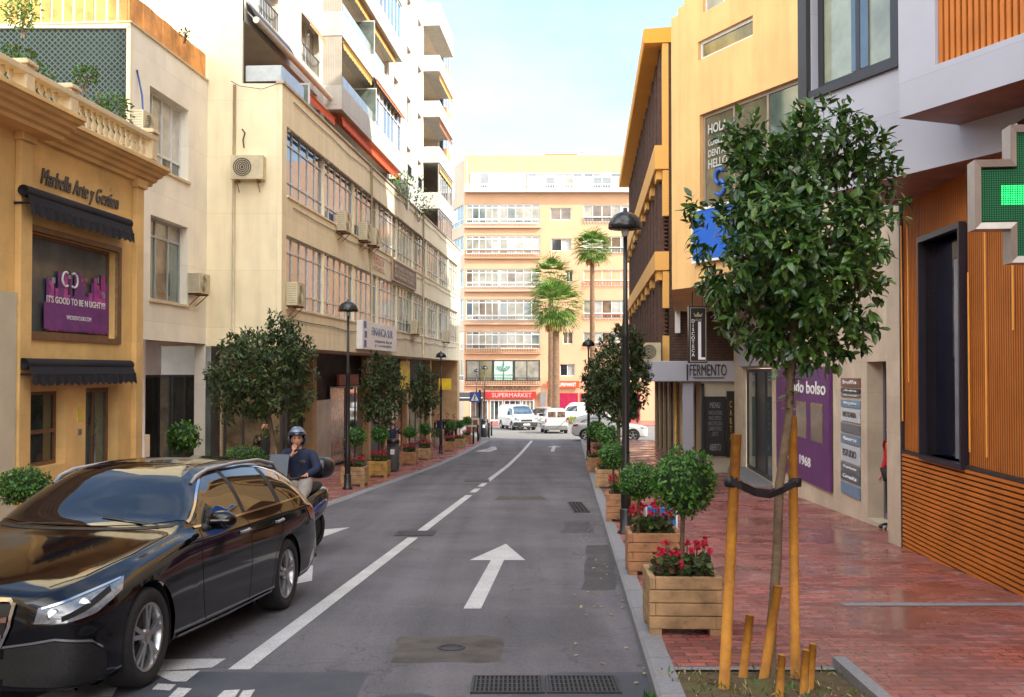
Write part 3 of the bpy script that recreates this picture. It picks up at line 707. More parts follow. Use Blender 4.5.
# ---- arcade shopfronts of B
D = 1.7
sB = lambda px: F_B.sat(px, -D)
def zB(px, py): return F_B.hit(px, py, -D)[1]
bm = BM(); face(bm, [(-.5, D, -3.4), (LB, D, -3.4), (LB, D, zc), (-.5, D, zc)])
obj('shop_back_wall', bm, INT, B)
bm = BM()
for px in (305, 362, 401, 425, 441): s = sB(px); box(bm, s-.25, s+.25, D-.35, D-.005, -3.2, zc-.003)
box(bm, LB-1.0, LB, .02, D, -3.2, zc-.003)
bevel(obj('pillar', bm, M('ochre stone pillar', (.50, .32, .16), .7, .12, 3, grime=.2), B), .015)
bm = BM(); s0, s1 = sB(310), sB(326); box(bm, s0, s1, D-.2, D-.01, -2.5, zB(318, 400)); obj('marble_panel', bm, M('veined marble', (.42, .36, .28), .3, .4, 1.4, col2=(.22, .16, .12)), B)
def shopfront(px0, px1, ztop, frame, panes, cols=2, low=None, d=.06):
    s0, s1 = sB(px0), sB(px1); zb = gz(F_B.w(s0, -D).y)+.03
    return window(B, s0, s1, zb, ztop, D-.12, cols, .07, frame, panes, low=(zb+low if low else None), name='shopfront')
DISP = M('lit shop display', (.45, .22, .12), .2, .8, 3.5, ior=1.6, col2=(.05, .04, .04))
shopfront(327, 343, 1.25, DARKF, [DISP], 1, .4); shopfront(343.5, 362, 1.25, DARKF, [GLS, GLG], 2); shopfront(364, 377, 1.3, DARKF, [M('black shutter', (.025, .024, .026), .5, .2, 2, panels=(9, .09, 0, .01), seam=.4)], 1)
shopfront(378, 400, 1.1, BRZ, [GLS, GLT, DISP], 3, .5); shopfront(402, 424, .9, DARKF, [GLS, DISP, GLG], 4, .5); shopfront(426, 440, .7, ALU, [GLW, GLS, GLT], 4); shopfront(442, 450, .6, DARKF, [GLS, DISP], 4)
# shop signs of B
def sign(F, s0, s1, z0, z1, out, name, label, mat, txt=(), thick=.06, cat='sign', frame=None):
    p = F.w((s0+s1)/2, out, (z0+z1)/2); t = thing(name, label, cat, p, F.rz); w, h = (s1-s0)/2, (z1-z0)/2
    bm = BM(); box(bm, -w, w, -thick, 0, -h, h); bevel(obj('panel', bm, mat, t), .006)
    if frame:
        bm = BM(); e = .05
        for q in ((-w-e, w+e, h, h+e), (-w-e, w+e, -h-e, -h), (-w-e, -w, -h, h), (w, w+e, -h, h)): box(bm, q[0], q[1], -thick-.02, 0, q[2], q[3])
        obj('frame', bm, frame, t)
    for (s, m, x, z, tw, th) in txt: text('lettering', s, m, t, (x*w, -thick-.006, z*h), w=tw*2*w, h=th*2*h, depth=.012)
    return t
BLUE = M('blue print', (.03, .09, .36), .5, .1, 5); TEAL = M('blue grey print', (.10, .16, .30), .5)
s0, s1 = F_B.sat(357, .05), F_B.sat(392, .05)
fs = sign(F_B, s0, s1, 2.62, 3.62, .02, 'finance_sign', 'white wall sign with blue lettering fixed under the lower ribbon windows of the cream building', WHITE, [('FINANCIA SUR', TEAL, .1, .35, .62, .30), ('asesoria fiscal', TEAL, .15, -.3, .5, .12), ('y contable', TEAL, .15, -.65, .5, .12)], thick=.22)
bm = BM(); 
for i, z in enumerate((.25, -.1, -.42)): box(bm, -(s1-s0)/2+.25+.08*(i % 2), -(s1-s0)/2+.62+.08*(i % 2), -.232, -.221, z, z+.24)
obj('emblem', bm, BLUE, fs)
s0, s1 = F_B.sat(392, .05), F_B.sat(415, .05)
sign(F_B, s0, s1, 5.62, 6.42, .02, 'lawyer_sign', 'brown plaque sign with raised lines of lettering between the two ribbon window rows', M('brown plaque', (.12, .085, .07), .6, .2, 8), [('ABOGADOS ASOCIADOS', M('plaque letters', (.45, .36, .26), .5), 0, .45, .85, .22), ('ASESORIA GESTORIA', M('plaque letters', (.45, .36, .26), .5), 0, -.05, .85, .2), ('INMOBILIARIA SEGUROS', M('plaque letters', (.45, .36, .26), .5), 0, -.5, .85, .2)], frame=M('light bronze', (.42, .3, .2), .5))
s0, s1 = F_B.sat(372, .05), F_B.sat(386, .05); PKT = M('faded red print', (.55, .28, .22), .6)
lt = sign(F_B, s0, s1, 5.7, 6.3, .003, 'notary_sign', 'small faded red lettering sign on the cream band left of the brown plaque', CREAM, [('DESPACHO', PKT, 0, .5, .8, .25), ('JURIDICO', PKT, 0, -.1, .7, .25), ('1o PLANTA', PKT, 0, -.65, .7, .2)], thick=.02)
s0, s1 = sB(329), sB(349); sign(F_B, s0, s1, 1.30, 1.72, -D+.3, 'red_shop_sign', 'dull red blank sign board over the shop window in the left arcade', M('dull red board', (.33, .07, .035), .6, .15, 4), thick=.1)
s0, s1 = sB(352), sB(369); sign(F_B, s0, s1, 1.75, 2.4, -D+.5, 'tan_shop_sign', 'tan picture panel high in the shadow of the left arcade', M('tan board', (.42, .2, .10), .6, .5, 2.5), thick=.1)
s0, s1 = F_B.sat(402, -.2), F_B.sat(411, -.2); sign(F_B, s0, s1, 1.0, 2.3, -.3, 'yellow_banner', 'yellow banner with green blotches hanging below the cream slab behind the second street tree', M('yellow banner', (.75, .5, .03), .7, .3, 3), thick=.04)
s0, s1 = F_B.sat(440, .5), F_B.sat(450, .5)
F_P = Facade((W(439, 370, 56).x, 56), (W(452, 370, 56).x, 56))
sign(F_P, 0, F_P.len*.95, .85, 1.45, 0, 'yellow_projecting_sign', 'small bright yellow sign projecting over the left pavement beside the far lamp', M('bright yellow', (.8, .55, .02), .6), thick=.12)

# ---------------- recessed part (frame C) belongs to B
zt = 9.5; LC = F_C.len; cs = lambda px: F_C.sat(px)
cz = lambda px, py: F_C.hit(px, py)[1]
u1 = (cs(148), cs(187), cz(187, 181.5), cz(148, 84)); u2 = (cs(149.5), cs(187), cz(187, 305), cz(149.5, 214)); en = (cs(143.5), LC-.02, -1.6, 2.56)
bm = BM(); wall(bm, 0, LC, -1.8, zt, [u1, u2, en], 0, .3); face(bm, [(0, 6, -1.8), (0, 0, -1.8), (0, 0, zt), (0, 6, zt)])
face(bm, [(en[0], 0, 2.56), (LC, 0, 2.56), (LC, 2.2, 2.56), (en[0], 2.2, 2.56)]); face(bm, [(en[0], 0, -1.6), (en[0], 2.2, -1.6), (en[0], 2.2, 2.56), (en[0], 0, 2.56)])
face(bm, [(0, 0, zt), (LC, 0, zt), (LC, 6, zt), (0, 6, zt)])
put(obj('side_wing_wall', bm, M('white cladding', (.86, .81, .68), .75, .05, 1.2, panels=(1.9, 1.5, 0, .008), grime=.14, bump=.05), B), B, F_C)
put(window(B, *u1, .2, 4, .06, ALU, [GLS2, GLC, GLW], low=u1[2]+.42), B, F_C)
put(window(B, *u2, .2, 3, .06, ALUG, [GLC, GLG, GLT], transom=u2[3]-.42), B, F_C)
bm = BM()
for q in (u1, u2): box(bm, q[0]-.06, q[1]+.08, -.05, .05, q[2]-.06, q[2]-.002)
put(obj('window_sill', bm, CST, B), B, F_C)
bm = BM(); box(bm, en[0], LC, 1.2, 1.26, 1.75, 2.55); put(obj('entrance_header', bm, WHITE, B), B, F_C)
put(window(B, en[0]+.1, LC-.05, gz(25), 1.74, 1.2, 3, .07, DARKF, [M('entrance glass', (.03, .028, .025), .04, .4, 1, ior=1.8), M('entrance glass warm', (.10, .07, .04), .06, .5, 2, ior=1.8), M('entrance glass pale', (.20, .24, .21), .05, .4, 1, ior=1.8)], name='entrance_door'), B, F_C)
bm = BM(); tube(bm, [(cs(141), -.05, -1.4), (cs(141), -.05, 2.6)], .05, 8); box(bm, cs(138.5), cs(143.5), -.1, .0, 2.56, 2.62); put(obj('downpipe', bm, WHITE, B), B, F_C)
bm = BM(); box(bm, cs(145), cs(149.5), -.02, .25, -1.6, .4); put(obj('cream_post', bm, CREAM, B), B, F_C)
bm = BM(); ex = lambda px: F_E.sat(px)
box(bm, ex(209.5), ex(219), .3, .5, -1.9, zc-.002); put(obj('brick_pier', bm, M('tan brick', (.45, .34, .2), .8, .15, 4, panels=(.25, .09, .5, .01), seam=.7), B), B, F_E)
bm = BM(); box(bm, ex(211), EL, .25, .4, 2.2, 2.49); put(obj('beam', bm, M('brown beam', (.22, .12, .06), .6, .2, 3), B), B, F_E)
put(window(B, ex(219), EL-.05, gz(27.6), 2.2, .45, 3, .07, DARKF, [GLS, M('tan interior glass', (.16, .12, .07), .08, .5, 1.5, ior=1.7)], name='shopfront'), B, F_E)
bm = BM(); box(bm, ex(138), ex(209), .60, .66, 1.75, 2.53); put(obj('entrance_header', bm, WHITE, B), B, F_E)
put(window(B, ex(146), ex(209), gz(27.6), 1.745, .60, 4, .06, DARKF, [bpy.data.materials['entrance glass'], bpy.data.materials['entrance glass warm'], bpy.data.materials['entrance glass pale']], name='entrance_door', pick=lambda i, j: (1, 0, 0, 2)[i]), B, F_E)
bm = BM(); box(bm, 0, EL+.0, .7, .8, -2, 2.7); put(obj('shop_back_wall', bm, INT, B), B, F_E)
# orange slatted fence on the terrace edge
SL = M('orange slat', (.78, .36, .10), .7, .25, 2.2, streak=.25)
fe = thing('slatted_fence', 'orange vertical slat fence along the terrace edge above the white side wing', 'fence', (F_C.o.x, F_C.o.y, zt), F_C.rz)
bm = BM(); x = .02
while x < LC-.05: box(bm, x, x+.17, .03+.02*(int(x*9) % 2), .075, .04, .70); x += .185
y = .1
while y < 5.2: box(bm, .02+.03*(int(y*10) % 2), .075, y, y+.19, .04, .85); y += .25
obj('slats', bm, SL, fe)
bm = BM(); box(bm, -.04, LC, -.04, .10, -.004, .04); box(bm, -.04, .10, .10, 5.4, -.004, .04); obj('base_rail', bm, CST, fe)
# diamond lattice screen standing on the low roof
la = thing('lattice_screen', 'dark green diamond lattice screen above the balustrade roof terrace', 'screen', (-8.42, 22.78, 5.72), 0)
bm = BM(); w, h = 5.0, 3.62
face(bm, [(-w, .05, 0), (0, .05, 0), (0, .05, h), (-w, .05, h)])
o = obj('backing', bm, M('dark green mesh', (.006, .026, .024), .8, .35, 1.5), la)
bm = BM(); sp = .13; n = int((w+h)/sp)
LG = M('grey green lattice', (.06, .085, .075), .6, .1, 5)
for i in range(n):
    c = i*sp
    for sgn in (1, -1):
        # line x+z=c or x-z = c-h, clipped to the panel
        if sgn == 1: x0, z0 = max(0, c-h), min(c, h); x1, z1 = min(c, w), max(0, c-w)
        else: x0, z0 = max(0, c-h), max(0, h-c); x1, z1 = min(c, w), min(h, h-c+w)
        if abs(x1-x0) < .02: continue
        a = Vector((-x0, .04 if sgn == 1 else .035, z0)); b = Vector((-x1, .04 if sgn == 1 else .035, z1)); d = (b-a).normalized()*.013; pd = Vector((-d.z, 0, d.x))
        face(bm, [a+pd, a-pd, b-pd, b+pd])
obj('lattice', bm, LG, la)
bm = BM(); box(bm, -w, .03, .0, .1, h, h+.07); box(bm, 0, .09, 0, .1, 0, h); obj('frame', bm, CREAM, la)

# AC units left
s, z = F_C.hit(149, 139, .3); ac_unit(F_C, s, z, 'yellowed air conditioner beside the upper window of the white side wing')
s, z = F_E.hit(247, 179, .3); ac_unit(F_E, s, z, 'yellowed air conditioner on the blank cream end wall facing the camera', .85, .62)
s, z = F_C.hit(205, 294, .3); ac_unit(F_C, s-.1, z, 'air conditioner in the inner corner right of the lower side wing window', .7, .5)
for px, py, lab, w in ((297, 306, 'white air conditioner on the sill at the near end of the lower ribbon windows', .8), (345, 232, 'air conditioner on the upper ribbon window sill, nearest of the three units there', .85), (366, 241, 'air conditioner on the upper ribbon window sill, middle of the three units there', .85), (375, 246, 'air conditioner on the upper ribbon window sill, farthest of the three units there', .85), (416, 334, 'air conditioner hanging at the far part of the lower ribbon windows', .9), (447, 342, 'dark weathered air conditioner at the far end of the lower ribbon windows', .9)):
    s, z = F_B.hit(px, py, .2); ac_unit(F_B, s, z, lab, w, .62, .3)
# cables
bm = BM(); tube(bm, [W(244, 148, 27.5), W(243, 140, 27.45), W(245, 133, 27.5), W(242, 129, 27.5)], .02, 6); tag(obj('cable', bm, BLACK), 'short black cable rising from the air conditioner on the end wall', 'cable')
bm = BM(); tube(bm, [W(143, 110, 23.2), W(142, 95, 23.2), W(140, 85, 23.2), W(137, 70, 23.2)], .02, 6); tag(obj('cable', bm, BLUE), 'blue cable hanging above the side wing air conditioner', 'cable')
bm = BM(); tube(bm, [W(231, 81, 27.52), W(240, 86, 27.5), W(262, 89, 27.5), W(280, 83, 27.5)], .012, 6); tag(obj('cable', bm, GREY), 'thin sagging cable under the corner terrace', 'cable')

for z in (6.3, 3.25, 9.2):
    bm = BM(); n = 16
    tube(bm, [(1+i*(LB-3)/n, -.03, z+.03*math.sin(i*1.7)-(.05 if i % 2 else 0)) for i in range(n+1)], .013, 5); obj('wall_cable', bm, BLACK, B)
for s_ in (11.2, 23.5):
    bm = BM(); tube(bm, [(s_, -.07, zc+.02), (s_, -.07, 9.44)], .045, 8); obj('drainpipe', bm, M('cream pipe', (.55, .47, .33), .7, .1, 3, streak=.3), B)
bm = BM(); tube(bm, [(EL-1.25, -.06, zc+.02), (EL-1.25, -.06, 9.4)], .04, 8); put(obj('drainpipe', bm, bpy.data.materials['cream pipe'], B), B, F_E)
# ================================================================ RIGHT SIDE
F_1 = Facade((5.22, 14.0), (4.30, 0.0))
F_2 = Facade((6.97, 33.0), (5.63, 14.6))
F_G = Facade((5.1+.072*27, 61.0), (5.1, 34.0))
F_GE = Facade((5.1, 34.0), (9.6, 34.0))
F_FE = Facade((5.95, 33.0), (7.3, 33.0))
F_FS = Facade((7.6, 56.0), (5.95, 33.0))
F_Y = Facade((3.80, 24.9), (5.75, 20.66))
F_U = Facade((3.76, 13.45), (6.62, 6.3))
dV = F_U.d; pV = Vector((3.98, 10.75)); F_V = Facade(pV, pV+dV*5)
SLAT = M('orange timber slats', (.54, .165, .02), .6, .15, 1.2, bump=.1)
LED = M('light strip glow', (1.0, .45, .08), .3, .05, 3)  # glow of the light strips put into a bright orange colour
GREYW = M('pale grey panels', (.44, .45, .52), .55, .03, 1, panels=(3.4, 1.6, 0, .006), grime=.08)
SOFF = M('brown soffit', (.28, .15, .10), .5, .25, 2.5, panels=(1.2, 5, 0, .006))
# ---------------- pharmacy ground floor
P1 = F_1.root('pharmacy_building', 'ground floor shop clad in orange timber slats with a tall dark window at right', 'building')
h1 = lambda px, py, o=0: F_1.hit(px, py, o)
pw = (h1(926.5, 400)[0], h1(967, 400)[0], h1(929, 455)[1], h1(925, 243)[1]); zb1 = .78
bm = BM(); wall(bm, 0, F_1.len, -1, 4.3, [pw], 0, .3)
face(bm, [(F_1.len, 0, -1), (F_1.len, 8, -1), (F_1.len, 8, 4.3), (F_1.len, 0, 4.3)]); obj('wall', bm, M('slat backing', (.07, .02, .004), .8, .2, 4), P1)
bm = BM(); x = .06
while x < F_1.len:
    if pw[0]-.05 < x+.018 < pw[1]+.05:
        box(bm, x, x+.030, -.007, -.002, zb1+.03, pw[2]-.05); box(bm, x, x+.028, -.010, -.002, pw[3]+.05, 4.1)
    else: box(bm, x, x+.030, -.007, -.002, zb1+.03, 4.1)
    x += .058
obj('vertical_slats', bm, SLAT, P1)
bm = BM(); z = -.62
while z < zb1-.02: box(bm, .05, F_1.len, -.045, -.002, z, z+.036); z += .0585
obj('horizontal_slats', bm, SLAT, P1)
bm = BM(); box(bm, -.0, .05, -.05, -.002, -.72, 4.05); box(bm, .05, F_1.len, -.05, -.002, zb1-.01, zb1+.025); box(bm, .05, F_1.len, -.03, -.002, -.78, -.64); obj('edge_trim', bm, DARKF, P1)
for px, ya, yb in ((905.5, 225, 421), (912, 218, 382), (973, 272, 452), (990, 228, 457), (1018, 262, 330), (1040, 250, 440)):
    s = F_1.sat(px); za, zb = h1(px, yb)[1], h1(px, ya)[1]
    bm = BM(); box(bm, s-.008, s+.008, -.05, -.036, max(zb1+.03, za), min(zb, 4.05)); obj('light_strip', bm, LED, P1)
PRF = M('purple grey metal', (.035, .03, .045), .35, .1, 5, metal=.4)
bm = BM(); a, b, c, d = pw
for q in ((a-.045, a, c-.06, d+.07), (b, b+.045, c-.06, d+.07), (a, b, d, d+.07), (a, b, c-.06, c)): box(bm, q[0], q[1], -.09, .2, q[2], q[3])
wf = obj('window', bm, PRF, P1)
bm = BM(); face(bm, [(a, .12, c), (b, .12, c), (b, .12, d), (a, .12, d)]); obj('pane', bm, M('navy glass', (.006, .008, .022), .04, .3, 1, ior=1.8), wf)
bm = BM(); sx = a+.60*(b-a); box(bm, sx, b-.02, .06, .115, c+.02, d-.30); lf = obj('printed_leaf', bm, M('pale printed glass', (.22, .24, .30), .2, .2, 1.5), wf)
GRNP = M('green print', (.25, .5, .08), .5); 
bm = BM(); 
for q in ((.78, .80), (.745, .765), (.71, .73)): box(bm, b-.16, b-.04, .052, .0585, c+(d-c)*q[0], c+(d-c)*q[1])
obj('stripes', bm, GRNP, lf); text('lettering', 'FAR\n951\n24H', DKL, lf, (b-.10, .055, c+(d-c)*.52), w=.14, h=.5, depth=.004)
bm = BM(); s0 = F_1.sat(886) if False else -.62
box(bm, s0, -.004, -.04, .5, -.9, 4.04); obj('stone_pier', bm, STONEP, P1)
# ---------------- stone shop row
P2 = F_2.root('shop_row_building', 'pale stone shop row behind the staked tree with purple poster and dark doorways', 'building')
h2 = lambda px, py, o=0: F_2.hit(px, py, o)
zg2 = -1.6; dA = (h2(743, 400)[0], h2(772, 400)[0], gz(28)+.25, h2(757, 368)[1]); dB = (h2(867, 400)[0], h2(886.5, 400)[0], gz(15.5)+.13, 2.0)
L2 = F_2.len; dB = (dB[0], min(dB[1], L2-.05), dB[2], dB[3])
bm = BM(); wall(bm, 0, L2, -1.9, 23.0, [dA, dB], 0, .5)
face(bm, [(L2, 0, -1.9), (L2, 9, -1.9), (L2, 9, 23), (L2, 0, 23)]); face(bm, [(0, 9, -1.9), (0, 0, -1.9), (0, 0, 23), (0, 9, 23)]); face(bm, [(0, 0, 23), (L2, 0, 23), (L2, 9, 23), (0, 9, 23)])
obj('wall', bm, STONEP, P2)
bm = BM(); box(bm, h2(742, 370)[0], h2(803, 370)[0], -.12, -.003, h2(757, 368)[1]+.05, 4.0); bevel(obj('white_fascia', bm, GREYW, P2), .01)
w_ = window(P2, dA[0]+.03, dA[1]-.03, dA[2], dA[3]-.02, .10, 3, .10, DARKF, [GLG, M('doorway dark', (.008, .008, .009), .3), GLS2], name='door', pick=lambda i, j: (0, 1, 2)[i])
bm = BM(); box(bm, dA[0]-.1, dA[1]+.1, -.45, .05, gz(28)+.1, gz(28)+.26); bevel(obj('door_step', bm, KERB, P2), .01)
window(P2, dB[0]+.02, dB[1]-.02, dB[2], dB[3], .25, 2, .10, M('violet grey door', (.10, .09, .13), .4, .1, 4), [M('door glass', (.05, .055, .07), .08, .6, 5, ior=1.7)], low=None, name='door')
bm = BM(); box(bm, dB[0], dB[1], .2, .3, dB[3], 3.5); obj('door_header', bm, M('grey fabric header', (.20, .19, .17), .7), P2)
POSM = M('violet poster', (.105, .022, .13), .45, .12, 2)
s0, s1 = h2(779, 400)[0], h2(833, 400)[0]; zt2 = h2(800, 367)[1]
# sloping bottom edge follows the street
t = thing('purple_poster', 'large purple window poster with white lettering behind the staked tree', 'poster', F_2.w((s0+s1)/2, .02, 0), F_2.rz)
w = (s1-s0)/2; bm = BM(); pz = lambda x: -.58-(.25 if False else 0)
zl, zr = h2(780, 468)[1], h2(833, 492)[1]
for y in (0,):
    f = [(-w, 0, zl), (w, 0, zr), (w, 0, zt2), (-w, 0, zt2)]; g_ = [(x, -.05, z) for x, y_, z in f]
    face(bm, g_); face(bm, [f[0], g_[0], g_[3], f[3]]); face(bm, [g_[1], f[1], f[2], g_[2]]); face(bm, [g_[3], g_[2], f[2], f[3]]); face(bm, [f[0], f[1], g_[1], g_[0]])
obj('panel', bm, POSM, t)
bm = BM()
for a in (-.12*w, .42*w): box(bm, a, a+.38*w, -.056, -.0505, zt2-1.65*.9, zt2-.72)
obj('photo_panel', bm, M('shop photo', (.25, .14, .06), .2, .9, 4.5, col2=(.03, .05, .03)), t)
text('lettering', 'todo bolso', WHITE, t, (.25*w, -.056, zt2-.42), w=1.3*w, h=.26, depth=.006, bold=.02); text('lettering', 'desde 1968', WHITE, t, (-.1*w, -.056, (zl+zr)/2+.42), w=1.0*w, h=.2, depth=.006, bold=.02)
# name plates by the door
PL = [('red brown name plate, top of the column of plates beside the glass door', (378, 387), (.20, .08, .07), 'bella'), ('black name plate, second from the top beside the glass door', (388.5, 393), (.02, .02, .03), 'clinica'),
      ('thin grey name plate, third from the top beside the glass door', (393.8, 397), (.16, .16, .18), 'dental'), ('light blue name plate, fourth from the top beside the glass door', (400, 407.5), (.16, .28, .42), 'Abogados'),
      ('large white name plate, fifth from the top beside the glass door', (408.5, 422), (.55, .60, .66), 'NOTARIA'), ('plain grey name plate, sixth from the top beside the glass door', (424, 433), (.14, .14, .17), ''),
      ('blue and grey name plate, seventh from the top beside the glass door', (435, 444), (.15, .24, .38), 'Asesores'), ('large white name plate, eighth from the top beside the glass door', (445.5, 463), (.52, .58, .66), 'ESTUDIO'),
      ('grey name plate, ninth from the top beside the glass door', (464.5, 472), (.13, .14, .16), 'Arquitecto'), ('dark name plate, tenth from the top beside the glass door', (473, 482), (.05, .09, .13), 'Consulta'), ('blue name plate, lowest beside the glass door', (484, 496), (.12, .22, .36), '')]
for i, (lab, (ya, yb), c, tx) in enumerate(PL):
    s0, z1 = h2(842, ya); s1, z0 = h2(861, yb); z1 = h2(851, ya)[1]; z0 = h2(851, yb)[1]
    sign(F_2, s0, s1, z0, z1, .005, 'name_plate', lab, M('plate %d' % i, c, .3, .1, 8), [(tx, DKL if sum(c) > 1 else WHITE, 0, .1, .7, .4)] if tx else [], thick=.02, cat='name plate')
# ---------------- Fermento
FE = F_FE.root('bar_building', 'cream fronted bar under the white canopy with dark menu boards', 'building')
hf = lambda px, py, o=0: F_FE.hit(px, py, o)
LF = F_FE.len
bm = BM(); wall(bm, 0, LF, -2, 2.12, [], 0); obj('wall', bm, M('pale cream render', (.50, .46, .36), .8, .06, 2, grime=.15), FE)
bm = BM(); LS = F_FS.len; gl = []
x = .8
while x < LS-2: gl.append((x, x+2.6, gz(45)-.2, 1.45)); x += 3.0
wall(bm, 0, LS, -2.6, 2.1, gl, 0, .2); put(obj('side_wall', bm, M('tan render', (.46, .36, .22), .8, .08, 2, grime=.2), FE), FE, F_FS)
GOLD = M('gold column', (.65, .40, .10), .35, .15, 4, metal=.3)
for i, (a, b, c, d) in enumerate(gl): put(window(FE, a, b, c, d, .1, 2, .06, DARKF, [GLS, GLT, GLS2, M('lit bar interior', (.30, .16, .06), .2, .8, 4)], name='shopfront'), FE, F_FS)
for Zc, px in ((35.0, 690.5), (37.2, 684), (42, 676)):
    p = W(px, 420, Zc); bm = BM(); tube(bm, [(0, 0, gz(Zc)+HK), (0, 0, 2.1)], .09, 12); o = obj('gold_column', bm, GOLD, FE); o.matrix_local = rmat(FE).inverted() @ Matrix.Translation((p.x, p.y, 0))
bm = BM(); s0, s1 = hf(694, 400)[0], hf(701, 400)[0]; box(bm, s0-.35, s0-.02, -.02, .12, -1.9, 1.5); o = obj('pillar', bm, GREYW, FE)
window(FE, max(.02, s0), s1+.05, gz(33)+HK+.02, 1.45, -.05, 2, .05, DARKF, [GLS], name='door')
t = sign(F_FE, hf(705, 400)[0], hf(723.5, 400)[0], hf(715, 454)[1], hf(715, 398)[1], .06, 'menu_board', 'larger dark framed menu board on the cream wall under the white canopy', M('chalkboard', (.02, .02, .024), .5, .3, 12), [('MENU', M('chalk', (.3, .3, .32), .7), 0, .75, .55, .10), ('TAPAS RACIONES\nVINOS CERVEZA\nARROZ PESCADO\nCARNE POSTRES\nCAFE TE', M('chalk dim', (.2, .2, .23), .7), 0, .1, .75, .45), ('ABIERTO', M('chalk', (.3, .3, .32), .7), 0, -.75, .6, .12)], thick=.05, frame=BLACK)
sign(F_FE, hf(726, 400)[0], hf(734, 400)[0], hf(730, 457)[1], hf(730, 391)[1], .06, 'menu_board', 'narrow black menu board right of the larger one under the white canopy', M('black board', (.015, .013, .012), .4, .5, 20), [('C\nA\nR\nT\nA', GOLD, 0, .1, .3, .6)], thick=.05)
# canopy
c0, c1 = W(652, 371, 33).x, W(738, 371, 32.9).x
zt_, zb_ = W(690, 361, 32.8).z, W(690, 381.5, 32.8).z
cn = thing('shop_canopy', 'white box canopy with black FERMENTO lettering over the right pavement', 'canopy', ((c0+c1)/2, 32.8, zb_))
w = (c1-c0)/2; bm = BM(); box(bm, -w, w, 0, 2.6, 0, zt_-zb_); bevel(obj('box', bm, GREYW, cn), .02)
text('lettering', 'FERMENTO', DARKF, cn, (W(708, 371, 32.8).x-(c0+c1)/2, -.012, .36), w=1.15, h=.36, depth=.03, spacing=1.0)
bm = BM(); xx = W(692, 371, 32.8).x-(c0+c1)/2; box(bm, xx+.02, xx+1.0, -.03, -.002, .10, .13); box(bm, W(686.5, 371, 32.8).x-(c0+c1)/2, W(687.8, 371, 32.8).x-(c0+c1)/2, -.03, -.002, .04, .54); obj('underline', bm, DARKF, cn)
# projecting club sign
a, b = W(689, 371, 25.3).x, W(707.5, 371, 25.3).x; z0, z1 = W(698, 363, 25.3).z, W(698, 306, 25.3).z
ds = thing('club_sign', 'tall black hanging sign with crown, DISCOTECA lettering and a large white L', 'sign', ((a+b)/2, 25.3, (z0+z1)/2))
w, h = (b-a)/2, (z1-z0)/2; bm = BM(); box(bm, -w, w, 0, .18, -h, h); obj('panel', bm, M('night blue panel', (.008, .008, .02), .3), ds)
GB = M('pale gold border', (.40, .36, .22), .4)
bm = BM(); e = .012
for q in ((-w+.03, w-.03, h-.05, h-.035), (-w+.03, w-.03, -h+.035, -h+.05), (-w+.03, -w+.045, -h+.05, h-.05), (w-.045, w-.03, -h+.05, h-.05)): box(bm, q[0], q[1], -.01, -.001, q[2], q[3])
obj('border', bm, GB, ds)
bm = BM(); cr = [(-.11, .06), (-.085, -.04), (.085, -.04), (.11, .06), (.05, .0), (0, .08), (-.05, .0)]
cz_ = h-.22; face(bm, [(x, -.012, cz_+z) for x, z in (cr[0], cr[1], cr[2], cr[3], cr[4], cr[5], cr[6])]); obj('crown_emblem', bm, GB, ds)
text('lettering', 'club', GB, ds, (0, -.012, h-.33), w=.17, h=.06, depth=.006)
text('lettering', '\n'.join('DISCOTECA'), WHITE, ds, (-w*.55, -.012, -.12*h), w=.08, h=1.30*h, depth=.01, bold=.01)
bm = BM(); box(bm, .0, .07, -.02, -.001, -.80*h, .45*h); box(bm, .0, w*.75, -.02, -.001, -.88*h, -.80*h); obj('letter_l', bm, WHITE, ds)
bm = BM(); box(bm, -w*.6, -w*.5, .06, .1, h, h+.35); box(bm, w*.5, w*.6, .06, .1, h, h+.35); obj('bracket', bm, BLACK, ds)
# white slim banner left of it
a, b = W(675.5, 371, 33.8).x, W(680.5, 371, 33.8).x
bn = thing('white_banner', 'slim white vertical banner on the brown slatted wall left of the club sign', 'banner', ((a+b)/2, 33.86, W(678, 333, 33.8).z))
hh = W(678, 290, 33.8).z-W(678, 333, 33.8).z; bm = BM(); box(bm, -(b-a)/2, (b-a)/2, -.04, .04, 0, hh); obj('panel', bm, WHITE, bn); text('lettering', 'R\nE\nS\nT', GREY, bn, (0, -.05, hh*.6), w=.06, h=.6, depth=.006)

# ---------------- brown slatted building with deep ochre roof overhang
GB_ = F_G.root('slatted_building', 'brown slatted building with ochre piers, balcony bands and deep roof overhang', 'building')
LG_ = F_G.len
bm = BM(); wall(bm, 0, LG_, 1.5, 12.6, [], 0); face(bm, [(0, 4.4, 1.5), (0, 0, 1.5), (0, 0, 12.6), (0, 4.4, 12.6)]); face(bm, [(0, 0, 1.5), (0, 4.4, 1.5), (LG_, 4.4, 1.5), (LG_, 0, 1.5)])
face(bm, [(0, 0, 12.6), (LG_, 0, 12.6), (LG_, 4.4, 12.6), (0, 4.4, 12.6)]); face(bm, [(LG_, 4.4, -3), (0, 4.4, -3), (0, 4.4, 12.6), (LG_, 4.4, 12.6)])
obj('wall', bm, M('dark brown wall', (.035, .018, .012), .7, .3, 3), GB_)
bm = BM(); wall(bm, 0, 4.4, 1.9, 12.6, [], 0); put(obj('end_wall', bm, BRN, GB_), GB_, F_GE)
bm = BM(); nP = 14
for i in range(nP+1):
    s = .2+i*(LG_-.4)/nP
    box(bm, s-.16, s+.16, -.20, -.001, 9.21, 12.55); box(bm, s-.16, s+.16, -.20, -.001, 6.9, 8.39); box(bm, s-.16, s+.16, -.2, -.001, 3.9, 5.09); box(bm, s-.16, s+.16, -.2, -.001, 2.15, 3.0)
